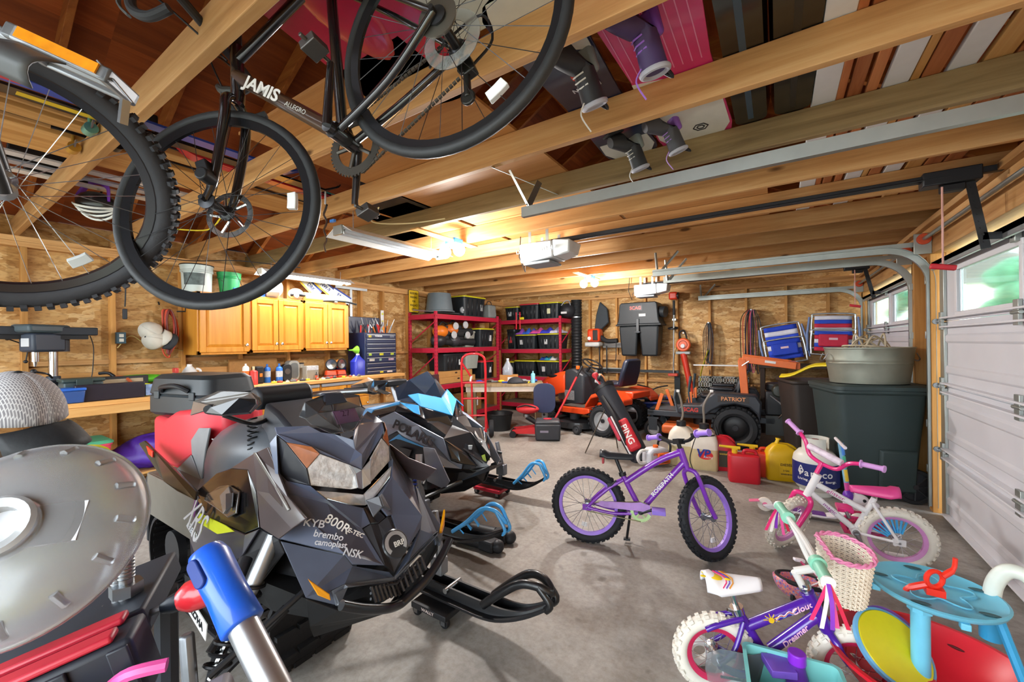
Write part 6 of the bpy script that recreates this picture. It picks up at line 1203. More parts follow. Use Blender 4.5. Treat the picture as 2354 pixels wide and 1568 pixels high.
for k in range(16):
 y=y0+.05+.031*k;t2=thing('hand_tool',['hand tool with red handle standing in the tool chest top','hand tool with black handle standing in the tool chest top','steel hand tool standing in the tool chest top','hand tool with orange handle standing in the tool chest top'][k%4],'hand tool',(-5.12+.05*(k%3),y,1.602),group='hand tools in the tool chest top')
 dx,dy=random. uniform(-.05,.05),random. uniform(-.09,.09);h=random. uniform(.12,.24);MB(). tube([(0,0,0),(dx*.5,dy*.5,h*.55)],.011,8). build('handle',m(['#c02a2a','#1c1c20','#8a8d92','#d8742a'][k%4],.45),t2);MB(). tube([(dx*.5,dy*.5,h*.55),(dx,dy,h)],[.008,.004],6). build('blade',STEEL,t2)
def can(label,name,cat,y,x,r,h,col,topc,z=.986,neck=None,group=None,band=None):
 t=thing(name,label,cat,(x,y,z),group=group)
 pr=[(0,0),(r,0),(r,h*.88),(r*.75,h*.95),(r*.3,h),(0,h)]if neck else[(0,0),(r,0),(r,h),(0,h)]
 MB(). lathe(pr,20,None,False). build('body',m(col,.4),t,smooth=50)
 if neck:MB(). cyl((0,0,h),(0,0,h+neck),r*.3,n=12). build('valve',m(topc,.4),t)
 else:MB(). cyl((0,0,h),(0,0,h+.015),r*1.03,n=20). build('lid',m(topc,.4),t,bev=.003)
 if band:MB(). lathe([(r+.001,h*.35),(r+.001,h*.72)],20,None,False). build('label_band',m(band,.5,var=.3,sc=60),t)
 return t
Y_=lambda u:at(u,860,X=-5.0). y
for k,u in enumerate((622,640,652)):can(('blue propane torch cylinder leftmost on the counter','blue propane torch cylinder in the middle, nearest the counter edge','blue propane torch cylinder beside the black speaker')[k],'gas_cylinder','gas cylinder',Y_(u),(-5.08,-4.98,-5.10)[k],.036,.19,'#2a6cc0','#2a6cc0',neck=.03,group='blue gas cylinders',band='#c9d0d6')
can('white and orange spray can at the near end of the counter','spray_can','spray can',Y_(563),-4.98,.033,.22,'#d9d6cf','#e8e6e0',band='#d8742a',neck=.02);can('red plastic bottle with yellow base on the counter','oil_bottle','bottle',Y_(579),-4.96,.042,.165,'#c23a34','#d0c49a',neck=.04)
can('small dark bottle with orange label by the counter edge','small_bottle','bottle',Y_(715),-4.88,.014,.08,'#2a1c18','#1a1a1a',neck=.02,band='#d8502a');can('grey jar with dark lid behind the clear box','jar','jar',Y_(703),-5.15,.055,.20,'#a9a79c','#23262a')
t=thing('impact_driver_case','black case with orange button standing on the counter','case',(-5.05,Y_(597),.986),0);MB(). cb((0,0,.10),(.12,.09,.2)). build('body',BLKM,t,bev=.015);MB(). cb((.061,.01,.10),(.004,.03,.04)). build('button',m('#e88420',.4),t,bev=.003)
t=thing('speaker_box','black upright oval speaker on the counter','speaker',(-5.08,Y_(665),.986),0);MB(). prism(rrect(.11,.21,.05),-.04,.04,fr((0,0,.105),(0,1,0),(1,0,0))). build('body',BLK,t,bev=.006);MB(). lathe([(0,0),(.035,0),(.035,.004),(0,.004)],20,T((.041,0,.12),ry=90),False). build('cone',m('#4a4440',.7),t)
t=thing('storage_can','tall grey arched container on the counter','container',(-5.12,Y_(683),.986),0);MB(). prism(rrect(.14,.25,.055),-.06,.06,fr((0,0,.125),(0,1,0),(1,0,0))). build('body',m('#9a9a92',.5),t,bev=.01);MB(). prism(rrect(.09,.19,.035),.061,.066,fr((0,0,.125),(0,1,0),(1,0,0))). build('recess',m('#5d6060',.5),t)
t=thing('clear_box','clear plastic box of small parts on the counter','box',(-4.98,Y_(712),.986),0);MB(). cb((0,0,.09),(.10,.16,.18)). build('body',m('#b9b6aa',.2,trans=.35),t,bev=.006);MB(). cb((.052,0,.15),(.003,.15,.05)). build('label_print',m('#c9ccd2',.5,var=.4,sc=50),t)
for k,u in enumerate((762,783)):
 t=thing('work_lamp',('orange handheld spotlight leftmost of the two on the counter','orange handheld spotlight beside the blue jug')[k],'spotlight',(-5.02,Y_(u),.986),-20+25*k,group='orange spotlights');MB(). tbox((0,0,0),(.13,.15),(.10,.12),.10). build('battery_base',m('#d8461e',.4),t,bev=.015);MB(). cb((0,0,.035),(.135,.155,.008)). build('base_band',BLK,t)
 b=MB();b. cyl((-.06,0,.18),(.03,0,.18),.05,.068,n=24);b. build('lamp_head',m('#d8742a',.4),t);MB(). lathe([(.06,.03),(.072,.03),(.074,.05),(.06,.05),(.06,.03)],24,T((0,0,.18),ry=90),False). build('bezel',BLK,t);MB(). lathe([(0,.034),(.06,.04)],20,T((0,0,.18),ry=90),False). build('reflector',CHROME,t);MB(). tube(spl([(-.06,0,.10),(-.11,0,.16),(-.06,0,.23)],5),.012,8). build('handle',BLK,t)
t=thing('plastic_jug','royal blue plastic jug with handle on the counter by the tool chest','jug',(-5.03,Y_(826),.986),0);MB(). loft([ring(rrect(.13,.18,.03),0),ring(rrect(.14,.19,.03),.20),ring(rrect(.06,.07,.025),.27),ring(rrect(.05,.05,.02),.29)]). build('body',m('#2a36a8',.35),t,smooth=40);MB(). cyl((0,0,.29),(0,0,.31),.025). build('cap',m('#c9b9d8',.4),t)
t=thing('plastic_jug','dark blue curved jug lying behind the orange spotlights','jug',(-5.2,Y_(800),.986),0);MB(). ell((0,0,.10),(.07,.10,.10)). build('body',m('#1c2470',.35),t);MB(). tube(spl([(.05,-.05,.15),(.09,0,.17),(.05,.06,.14)],5),.013,8). build('handle',m('#2a36a8',.35),t)
t=thing('funnel','lime green plastic funnel hung beside the cabinet end','funnel',at(810,805,X=-5.06),0);MB(). lathe([(.008,0),(.012,.06),(.06,.13),(.062,.135),(.055,.13),(.01,.06),(.006,0)],20,fr((0,-.06,0),(0,0,1),(0,1,-.4)),False). build('cone',m('#7ac02a',.4),t,smooth=40);MB(). box(-.30,0,-.01,.0,-.005,.005). build('hook_arm',STEEL,t)
MB(). box(XL+.001,XL+.03,2.16,2.70,.986,1.27). build('particle_board',m('#a87a42',.7,var=.2,sc=30),None,smooth=0,label='plain wood board leaning against the wall behind the cylinders',cat='board')
random. seed(31)
for k in range(16):
 u=600+k*13+random. uniform(-4,4);cc=['#d8c83a','#b05a3a','#d9d4c8','#6a6d72','#c03a34','#3a3c42'][k%6];nm=['yellow','rust brown','cream','steel grey','red','black'][k%6]
 x=-4.88+random. uniform(-.04,.03);t=thing('small_part',nm+' small hardware piece lying near the counter edge','hardware',(x,Y_(u)+.12,.986),random. uniform(0,180),group='small hardware scattered on the counter');MB(). cb((0,0,.012),(random. uniform(.03,.07),.025,.024)). build('piece',m(cc,.5),t,bev=.006);MB(). cyl((0,0,.024),(.0,0,.034),.008,n=8). build('stud',STEEL,t)
def YB(u,X=-5.0):return at(u,880,X=X). y
ZB=.973
t=thing('storage_box','small blue lidded plastic box on the bench edge','box',(-4.85,YB(153,-4.85),ZB),0);MB(). tbox((0,0,0),(.15,.17),(.16,.19),.10). build('box',m('#3a5a9a',.4,trans=.2),t,bev=.008);MB(). cb((0,0,.112),(.17,.20,.022)). build('lid',m('#2a62c0',.4),t,bev=.006)
t=thing('ammo_case','grey green plastic dry box on the bench','case',(-5.03,YB(186,-5.03),ZB),0);MB(). tbox((0,0,0),(.20,.22),(.22,.24),.16). build('box',m('#3c4a4c',.5),t,bev=.012);MB(). cb((0,0,.175),(.24,.26,.03)). build('lid',m('#34423f',.5),t,bev=.01);MB(). cb((.125,0,.16),(.015,.10,.05)). build('latch',m('#2a3836',.5),t,bev=.004)
t=thing('parts_case','black flat parts case standing on the bench edge','case',(-4.84,YB(255,-4.84),ZB),0);MB(). cb((0,0,.07),(.06,.44,.14)). build('body',m('#241c26',.4),t,bev=.006);MB(). cb((.0,.27,.06),(.05,.09,.10)). build('label_end',m('#8aa0c8',.5,var=.6,sc=30),t,bev=.005)
t=thing('blister_pack','yellow rimmed blister pack beside the black parts case','package',(-4.86,YB(325,-4.86),ZB),0);MB(). tube([(0,.10*cos(a),.06+.05*sin(a))for a in[2*pi*i/24 for i in range(24)]],.014,6,True). build('rim',m('#d4dc22',.4),t);MB(). ell((0,0,.06),(.01,.08,.035)). build('insert',m('#6aa0c8',.4),t)
t=thing('tool_box','black product box with wooden lid print at the back of the bench','box',(-5.20,YB(262,-5.2),ZB+.06),0);MB(). cb((0,0,.06),(.14,.46,.12)). build('box',m('#2a2c30',.5),t,bev=.004);MB(). cb((.072,.02,.06),(.003,.34,.075)). build('label_print',m('#b9a88a',.5,var=.15,sc=20),t);MB(). cb((.0,0,-.03),(.20,.6,.058)). build('tray',m('#8d8880',.5),t)
MB(). cb((-5.02,YB(262,-5.02),ZB+.035),(.22,.62,.07)). build('saw_case',m('#8f8a80',.5,var=.2),None,bev=.01,label='grey scuffed flat tool case in the middle of the bench',cat='case')
t=thing('tool_bag','bright green flat bag on the stack at the back of the bench','bag',(-5.22,YB(318,-5.22),ZB+.09),0);MB(). ell((0,0,.05),(.09,.26,.045)). build('bag_body',m('#5fc02a',.5),t);MB(). cyl((.05,.2,.05),(.09,.2,.05),.025). build('button',m('#9ad06a',.4),t);MB(). cb((0,.02,-.045),(.2,.6,.088)). build('folded_stack',m('#77786f',.6,var=.4,sc=20),t,bev=.01)
t=thing('hose_length','orange rubber hose curling over the bench','hose',(0,0,0));MB(). tube(spl([(-5.2,YB(265,-5.2),ZB+.17),(-5.15,YB(290,-5.15),ZB+.16),(-5.02,YB(310,-5.0),ZB+.09),(-4.9,YB(330,-4.9),ZB+.03)],6),.014,8). build('hose',m('#c9623a',.5),t);MB(). tube(spl([(-5.2,YB(265,-5.2),ZB+.17),(-5.25,YB(250,-5.25),ZB+.21),(-5.3,YB(228,-5.3),ZB+.21)],5),.014,8). build('black_end',BLK,t)
t=thing('milk_jug','white plastic gallon jug on the bench beside the cabinets','jug',(-5.12,YB(436,-5.12),ZB),0);MB(). loft([ring(rrect(.14,.14,.03),0),ring(rrect(.15,.15,.04),.02),ring(rrect(.15,.15,.04),.14),ring(rrect(.10,.10,.04),.21),ring(rrect(.04,.04,.018),.25)]). build('body',m('#dfe2e2',.4),t,smooth=50);MB(). cyl((0,0,.25),(0,0,.268),.022). build('cap',WHT,t);MB(). tube(spl([(.02,.05,.22),(.03,.085,.20),(.03,.085,.12)],4),.012,8). build('handle',m('#dfe2e2',.4),t)
t=thing('spray_bottle','clear spray bottle leaning at the end of the bench','bottle',(-5.05,YB(402,-5.05),ZB),0);MB(). lathe([(0,0),(.045,0),(.045,.14),(.018,.19),(0,.19)],20,None,False). build('body',m('#d0d6d8',.25,trans=.4),t);MB(). cb((.02,0,.215),(.09,.03,.05)). build('trigger',m('#c03a34',.4),t,bev=.008)
can('red tin can with white label in front of the milk jug','tin_can','can',YB(420,-4.95),-4.95,.05,.15,'#b03a40','#c9c4c0',ZB,band='#d9c4c4')
def tote(label,x,y,z,w,d,h,body,lid,rz=0,group='black storage totes',ribs=True,lab=None,latch=None):
 """w along local x (front width), d depth, front faces local -y"""
 t=thing('storage_tote',label,'storage tote',(x,y,z),rz,group=group)
 b=MB();b. loft([ring(rrect(w*.86,d*.86,.03,3),0),ring(rrect(w*.97,d*.97,.035,3),h*.86),ring(rrect(w,d,.035,3),h*.88),ring(rrect(w,d,.035,3),h*.92)]);b. build('tub',body,t,smooth=35)
 b=MB();b. loft([ring(rrect(w*1.03,d*1.03,.04,3),h*.921),ring(rrect(w*1.03,d*1.03,.04,3),h*.965),ring(rrect(w*.96,d*.96,.04,3),h),ring(rrect(w*.85,d*.85,.04,3),h*.99)]);b. build('lid',lid,t,smooth=35)
 if ribs:
  for k in(-.32,-.12,.12,.32):
   b=MB();b. loft([[(k*w*.88+q,-d*.43-.003-e,.02),(k*w+q,-d*.485-.003-e,h*.84)]for q,e in((-.016,-.003),(-.012,.006),(.012,.006),(.016,-.003))],False,False);b. build('rib',body,t,solid=.003)
 if latch:
  for s in(-1,1):MB(). cb((s*w*.52,0,h*.9),(.015,.10,.09)). build('latch',latch,t,bev=.004)
 if lab:MB(). box(lab[0]*w-.035,lab[0]*w+.035,-d*.468-.006,-d*.468-.002,h*.3,h*.62). build('label_card',m(lab[1],.5,var=.2,sc=60),t)
 return t
TB=m('#1d2226',.45,var=.1);TY=m('#c9c01e',.45);TR=m('#c22a35',.4)
tote('pink red tote with green lid under the left bench',-4.92,.80,.302,.46,.36,.34,m('#d8475e',.45),m('#4fa37c',.45),90,group='totes under the bench',ribs=False)
def sack(label,loc,r,mat,rz=0,seed=0,cat='bag'):
 t=thing('duffel_bag',label,cat,loc,rz,group='soft bags under the bench');random. seed(seed);ph=[random. uniform(0,6)for _ in range(4)]
 def f(u,v):
  a=2*pi*u;e=pi*v;k=1+.10*sin(3*a+ph[0])*sin(e)+.07*sin(5*e+ph[1]+2*a)+.04*sin(9*a+7*e+ph[2]);return(r[0]*k*cos(a)*max(sin(e),.01)**.7,r[1]*k*sin(a)*max(sin(e),.01)**.7,max(r[2]*(1-cos(e)*k),0))
 MB(). grid(f,40,24). build('bag_body',mat,t,smooth=80);MB(). tube(spl([(-r[0]*.4,0,r[2]*1.9),(0,.02,r[2]*2.05),(r[0]*.4,0,r[2]*1.9)],5),.012,6). build('strap',BLKM,t)
sack('purple nylon duffel bag under the left bench',(-4.93,1.42,.302),(.18,.34,.15),m('#4a2590',.5,var=.25,sc=9),0,3);sack('green nylon bag on the shelf behind the purple bag',(-5.18,1.72,.302),(.14,.26,.23),m('#177a3c',.5,var=.25,sc=9),0,5)
# ---------------------------------------------------------------- red shelving and totes
RS=m('#b01c38',.45,var=.1)
def rack(label,x0,x1,y0,y1,levels,h,along):
 """steel shelving; along 'x' or 'y' is the long side"""
 t=thing('steel_shelving',label,'shelving',(0,0,0),group='red steel shelving units')
 for x in(x0,x1):
  for y in(y0,y1):
   p=MB(). box(x-.022,x+.022,y-.022,y+.022,0,h). build('post',RS,t,bev=.003)
   b=MB()
   for k in range(int(h/.06)):b. cb((x,y,.03+k*.06),(.0455,.012,.025));b. cb((x,y,.03+k*.06),(.012,.0455,.025))
   b. build('post_slots',m('#5a1020',.6),p);p. children[0]['kind']='stuff'
 for z in levels:
  if along=='y':r=((x1-.012,x1+.015,y0+.02,y1-.02),(x0-.015,x0+.012,y0+.02,y1-.02),(x0+.02,x1-.02,y0-.012,y0+.012),(x0+.02,x1-.02,y1-.012,y1+.012))
  else:r=((x0+.02,x1-.02,y0-.015,y0+.012),(x0+.02,x1-.02,y1-.012,y1+.015),(x0-.012,x0+.012,y0+.02,y1-.02),(x1-.012,x1+.012,y0+.02,y1-.02))
  for q in r:MB(). box(q[0],q[1],q[2],q[3],z-.085,z-.005). build('beam',RS,t,bev=.003)
  MB(). box(x0+.01,x1-.013,y0+.013,y1-.013,z-.02,z). build('deck',m('#6a5a48',.7),t)
 for s in((y0,),(y1,))if along=='y' else((x0,),(x1,)):
  for k in range(len(levels)-1):
   za,zb=levels[k+1]+.08,levels[k]-.12
   if along=='y':MB(). tube([(x0,s[0],za),(x1,s[0],zb)],.011,6). build('brace',RS,t)
   else:MB(). tube([(s[0],y0,za),(s[0],y1,zb)],.011,6). build('brace',RS,t)
 return t
rack('red steel shelving along the left wall holding orange leaf tools',-5.34,-4.73,4.93,6.70,(1.93,1.36,.74,.18),1.97,'y')
rack('red steel shelving against the far wall with three rows of totes',-5.00,-3.56,7.17,7.80,(1.91,1.30,.74,.18),1.95,'x')
tote('big black tote with yellow lid on top of the left red shelving',-4.98,6.02,1.932,.66,.46,.38,TB,TY,90,lab=(.3,'#8d9090'));tote('black tote with yellow lid on the middle left shelf',-5.0,6.42,1.362,.48,.46,.36,TB,TY,90,lab=(.2,'#c9ccd0'))
tote('translucent grey tote beside the orange leaf tools',-5.06,6.02,1.362,.28,.4,.30,m('#a9aca2',.4,trans=.25),m('#b9bcb2',.4),90,ribs=False)
tote('black tote with red latch above the cardboard trays',-5.0,5.45,.955,.52,.44,.30,TB,TB,90,lab=(.3,'#d9dcde'),latch=TR);tote('pale grey tote beside the black latched tote',-5.0,5.98,.955,.40,.42,.30,m('#9aa39c',.5),m('#a9b0a8',.5),90,ribs=False);tote('black tote with red lid at the end of the lower left shelf',-5.0,6.45,.743,.40,.42,.34,TB,TR,90,lab=(.2,'#d9dcde'))
tote('small black tote with yellow lid on top of the right red shelving',-4.76,7.48,1.912,.34,.46,.29,TB,TY,0,lab=(-.1,'#b9c0c0'));tote('black tote with red lid on top of the right red shelving',-4.33,7.48,1.912,.46,.46,.33,TB,TR,0);tote('black tote with yellow lid and white card on top of the right shelving',-3.86,7.48,1.912,.44,.46,.33,TB,TY,0,lab=(.0,'#d0d0a8'))
tote('black tote with yellow lid beneath the pink towel on the middle right shelf',-3.88,7.48,1.302,.52,.46,.31,TB,TY,0,lab=(-.1,'#b9bcbc'));tote('black tote with yellow lid beside the towel on the middle right shelf',-4.42,7.48,1.302,.48,.46,.30,TB,TY,0,lab=(-.2,'#b9bcbc'));tote('narrow black tote with red strip in the shelf corner',-4.80,7.48,1.302,.22,.4,.42,TB,TB,0,lab=(0,'#b03038'))
tote('black tote with yellow lid on the lower right shelf nearest the tractor',-3.88,7.48,.742,.56,.46,.32,TB,TY,0,lab=(-.2,'#b9bcbc'));tote('black tote with yellow lid in the middle of the lower right shelf',-4.45,7.48,.742,.50,.46,.32,TB,TY,0);tote('small black tote with yellow lid at the corner of the lower right shelf',-4.84,7.48,.742,.22,.4,.29,TB,TY,0)
def cbox(label,x,y,z,w,d,h,rz=0,col='#a8763c',lab=None,group='cardboard boxes',cut=False):
 t=thing('cardboard_box',label,'box',(x,y,z),rz,group=group);MB(). box(-w/2,w/2,-d/2,d/2,0,h). build('carton',m(col,.75,var=.1),t,bev=.004);MB(). box(-w/2,w/2,-.025,.025,h,h+.001). build('tape',m('#c0a06a',.5),t)
 if lab:MB(). box(lab*w-.05,lab*w+.05,-d/2-.0015,-d/2,h*.25,h*.75). build('shipping_label',m('#d9dadc',.5,var=.2,sc=80),t)
 if cut:MB(). ell((0,-d/2,h*.65),(.035,.004,.015),12,6). build('hand_hole',m('#3a2512',.8),t)
cbox('flat wooden coloured tray box, lower of two on the left shelf',-4.97,5.5,.743,.95,.46,.105,90,'#b98a4e',cut=True);cbox('flat wooden coloured tray box, upper of two on the left shelf',-4.99,5.46,.849,.90,.46,.10,90,'#b98a4e',cut=True)
cbox('tall cardboard box standing in the corner between the red shelves',-5.05,6.95,.0,.26,.26,1.28,90);cbox('cardboard box with white label below the left red shelving',-4.95,5.9,.183,.5,.42,.32,90,'#8f6534',.2);cbox('cardboard carton with barcode on the bottom left shelf',-4.95,5.35,.183,.46,.42,.28,90,'#96693a',-.2)
t=thing('round_tub','grey round tub upside down on top of the left red shelving','tub',(-5.02,5.33,1.985),0);MB(). lathe([(.255,0),(.27,0),(.27,.02),(.24,.03),(.20,.33),(.0,.335),(.0,.33),(.195,.325),(.235,.03),(.255,0)],36,None,False). build('tub_wall',m('#5f6a70',.5),t,smooth=40)
b=MB();b. tube([(-4.9,4.6,1.975),(-4.92,5.0,1.978),(-4.9,5.85,1.978)],.012,8);b. build('crutch_pole',ALU,None,label='thin aluminium pole lying on top of the left red shelving',cat='pole')
t=thing('spare_roller','grey plastic wheel lying on the left red shelving top','wheel',(-4.82,5.72,1.982),0);MB(). lathe([(0,-.02),(.05,-.02),(.06,-.012),(.06,.012),(.05,.02),(0,.02)],24,T((0,0,.012+.046),ry=90),False). build('tire',m('#8b9094',.5),t);MB(). cyl((-.03,0,.058),(.03,0,.058),.02). build('hub',m('#c9cccf',.4),t)
t=thing('cloth_bag','grey cloth bag on the top shelf corner','bag',(-4.86,6.60,1.932),0);MB(). tbox((0,0,0),(.2,.26),(.17,.24),.26). build('bag_body',m('#7c8280',.8,var=.15),t,bev=.03);MB(). tube(spl([(0,-.08,.26),(0,-.05,.33),(0,.05,.33),(0,.08,.26)],4),.008,6). build('handle',BLK,t)
t=thing('sports_bag','black sports bag with grey trim on top of the right red shelving','bag',(-3.52,7.45,1.913),0);MB(). ell((0,0,.15),(.16,.2,.15)). build('bag_body',m('#1b1c20',.6),t);MB(). tube(spl([(-.1,-.1,.25),(-.04,-.05,.34),(.04,-.05,.34),(.1,-.1,.25)],5),.010,6). build('handle',m('#8d9094',.5),t);MB(). cb((0,-.19,.10),(.12,.02,.04)). build('badge',m('#d9dcde',.5,var=.5,sc=60),t)
def leafvac(label,y,z,col,s):
 t=thing('leaf_blower',label,'leaf blower',(-4.93,y,z),90,group='leaf blowers on the shelf');b=MB();b. ell((-.10*s,0,.12),(.16,.12,.11));b. build('fan_housing',m(col,.4),t);MB(). cb((.06*s,0,.18),(.22,.10,.08)). build('motor',m('#2a2c2f',.5),t,bev=.02);MB(). cyl((.0,-.02,.10),(.42*s,-.03,.09),.055,.075,n=18). build('tube',BLKM,t);MB(). tube(spl([(-.15,0,.2),(-.05,0,.29),(.08,0,.24)],5),.016,8). build('handle',BLK,t);MB(). lathe([(0,0),(.06,0),(.07,.015),(.06,.03),(0,.03)],20,T((.18*s,-.10,.22),rx=90),False). build('wheel',m('#b9bcbf',.4),t)
leafvac('orange leaf blower lying on top in the left red shelving',5.35,1.52,'#d8741c',1);leafvac('orange and black leaf vacuum with a white wheel',5.62,1.55,'#c9661c',1);leafvac('black leaf blower lying on the shelf deck',5.3,1.362,'#26282c',1);leafvac('dark grey leaf blower nearest the translucent tote',5.68,1.362,'#3a3a3f',1)
random. seed(8)
def cloth(label,loc,r,cols,seed,cat='towel'):
 t=thing('folded_cloth',label,cat,loc,0,group='cloths on the totes');random. seed(seed)
 for k,c_ in enumerate(cols):
  ph=random. uniform(0,6);dx=(k-(len(cols)-1)/2)*r[0]*1.1
  MB(). grid(lambda u,v:(dx+r[0]*(u-.5)*1.6,r[1]*(v-.5)*2,.006+r[2]*max(0,sin(pi*u)*sin(pi*v))**.6*(1+.3*sin(9*u+ph+5*v))),18,14). build('fold',m(c_,.8,var=.25,sc=20),t,solid=.006,smooth=80)
cloth('pink and violet beach towel bunched on the middle right shelf',(-3.95,7.42,1.612),(.20,.16,.10),('#d8509a','#3a3fc0','#c9c8dc'),2);cloth('blue and purple cap pile on the middle right shelf',(-4.42,7.42,1.602),(.14,.14,.10),('#8a4ab0','#2f62c8','#4a55b0'),4,'cloth');cloth('blue and teal rags on the lower right tote',(-3.92,7.40,1.062),(.10,.12,.07),('#2a4a9a','#2f93a8','#c9c8c4'),6,'rag')
t=thing('bow_tool','red bow frame tool hanging at the corner of the red shelves','frame',at(1191,737,Y=7.05),0);b=MB();b. tube([(-.045,0,-.18),(-.045,0,.17),(.045,0,.17),(.045,0,-.18)],.012,6,True);b. build('bow',m('#d8323e',.4),t);MB(). cb((.09,0,.04),(.10,.03,.05)). build('grip',m('#d8c820',.4),t,bev=.01);MB(). box(-.01,.01,.01,.115,.12,.14). build('hook',STEEL,t)
# ---------------------------------------------------------------- far wall hangings
t=thing('vacuum_hose','black ribbed leaf vacuum hose standing against the far wall','hose',(0,0,0));b=MB();P0,P1=V((-3.38,7.55,2.28)),V((-3.42,7.62,.02));pr=[]
for k in range(76):pr. append((.105+(.007 if k%2 else-.004),2.26*k/75))
b. lathe(pr,24,MX. Translation(P1)@(P0-P1). to_track_quat('Z','Y'). to_matrix(). to_4x4(),False);b. build('hose',m('#16191b',.5),t,smooth=20);MB(). lathe([(.114,0),(.118,0),(.118,.02),(.114,.02)],24,T(P1. lerp(P0,.84)),False). build('hose_clamp',STEEL,t)
t=thing('backpack_blower','orange backpack leaf blower hung on the far wall','leaf blower',(-3.02,7.62,1.40),0);ORG=m('#d8461e',.4);b=MB();b. cb((0,0,.16),(.26,.24,.26));b. build('engine_cover',ORG,t,bev=.05);MB(). cb((.05,-.125,.16),(.10,.02,.2)). build('front_grille',m('#2a2320',.5),t,bev=.01);MB(). cb((-.03,0,-.02),(.3,.24,.09)). build('fuel_tank',m('#c2c6c4',.4),t,bev=.03);MB(). lathe([(0,0),(.035,0),(.035,.012),(0,.012)],20,T((-.07,-.122,.10),rx=90),False). build('cap',m('#d9dad6',.4),t)
b=MB();b. tube(spl([(.12,0,.12),(.24,-.04,.05),(.36,-.05,.04),(.47,-.05,.05)],6),.045,14);b. build('blow_tube',BLKM,t,smooth=60);MB(). tube(spl([(.46,-.1,.03),(.46,-.11,-.2),(.45,-.11,-.33)],4),.008,6). build('cable',BLK,t)
for s,L_ in((.05,.75),(.2,.6)):MB(). box(s-.012,s+.012,.09,.10,-L_,-.05). build('harness_strap',BLK,t)
MB(). box(-.1,.1,.12,.26,.1,.14). build('wall_bracket',STEEL,t);MB(). prism([(-.1,.3),(.05,.30),(.20,.44),(.17,.72),(.02,.86),(-.06,.6)],.0,.06,fr((.05,.14,-.03),(1,0,0),(0,-1,0))). build('back_pad',m('#2a3238',.6),t,bev=.02)
t=thing('mower_bagger','black twin bag mower collector hung on the far wall','grass catcher',(-2.12,7.62,0),0);BG=m('#23272a',.5,var=.15);b=MB();b. loft([[(x*k,-.20,z)for x in(-1,1)]+[(x*k,.2,z)for x in(1,-1)]for k,z in((.40,1.74),(.37,1.80),(.36,1.85),(.34,2.10),(.31,2.14))]);b. build('hood',BG,t,bev=.015);MB(). box(-.41,.41,-.21,.2,1.715,1.745). build('hood_rim',BG,t,bev=.008)
for s in(-1,1):MB(). tbox((s*.185,0,1.16),(.28,.30),(.35,.38),.555). build('bag',BG,t,bev=.03);MB(). box(s*.185-.06,s*.185+.06,-.176,-.172,1.56,1.67,T(rx=0)). build('label_card',m('#c9c8be',.5,var=.1),t)
MB(). cyl((.30,-.02,1.97),(.46,-.06,1.95),.10,n=20). build('inlet',BG,t,bev=.006);b=MB();b. box(-.025,.025,-.225,-.212,1.58,1.84);b. cb((0,-.225,1.60),(.10,.02,.02));b. build('latch',m('#3a3d40',.4),t,bev=.004);MB(). box(-.16,.08,-.2025,-.201,1.99,2.08,T(rx=0)). build('badge',m('#1a1614',.4),t);letters('SCAG',.085,m('#c9564a',.4),t,fr((-.04,-.206,2.035),(1,0,0),(0,-1,0)),bold=.003,sx=.95);MB(). box(.02,.14,-.2045,-.203,1.88,1.93). build('warning_label',m('#b9bcbc',.5),t)
MB(). box(-.2,.2,.2,.275,2.0,2.06). build('wall_mount',STEEL,t)
t=thing('string_trimmer','orange string trimmer hung upside down on the far wall','trimmer',(-1.58,7.74,0),0);b=MB();b. cyl((0,0,.84),(.02,0,2.16),.013,n=10);b. build('shaft',ALU,t);b=MB();b. cyl((.02,0,1.90),(.02,0,2.16),.022,n=12);b. build('grip',BLKM,t);b=MB();b. cb((.02,-.02,2.24),(.15,.14,.14));b. build('engine',m('#c9381e',.4),t,bev=.03);MB(). cyl((.08,-.03,2.24),(.11,-.03,2.24),.06,n=18). build('starter',BLK,t);MB(). torus((0,0,0),.08,.014,T((.01,-.03,1.66),rx=12),24,8). build('loop_handle',BLK,t);MB(). tube([(.0,0,.84),(.02,-.02,1.15),(.08,-.02,1.40)],.005,5). build('cable',BLK,t);MB(). cb((0,-.02,.82),(.16,.12,.05)). build('head',m('#b8402a',.4),t,bev=.01);MB(). box(-.01,.05,.0,.16,1.8,1.83). build('wall_hook',STEEL,t)
t=thing('handheld_blower','orange handheld blower hanging nozzle down on the far wall','leaf blower',(-1.40,7.70,0),0);b=MB();b. cyl((0,-.05,1.36),(0,.05,1.36),.12,n=28);b. build('fan_housing',m('#d8582a',.4),t,bev=.02);MB(). cyl((0,-.07,1.34),(0,-.05,1.34),.035,n=16). build('hub',m('#c9cccf',.4),t);MB(). torus((0,0,0),.07,.006,T((0,-.052,1.36),rx=90),24,6). build('ring',m('#8a3418',.5),t);MB(). tube(spl([(-.05,0,1.46),(-.06,0,1.58),(.02,0,1.60),(.06,0,1.46)],5),.014,8). build('handle',BLK,t);MB(). cb((.0,0,1.215),(.24,.12,.05)). build('collar',m('#9aa0a0',.4),t,bev=.015);b=MB();b. tube([(0,0,1.2),(.07,-.02,.85),(.14,-.03,.50)],[.07,.062,.07],14,flat=.8);b. build('nozzle',m('#c23420',.4),t);MB(). box(-.01,.01,0,.19,1.56,1.58). build('wall_hook',STEEL,t)
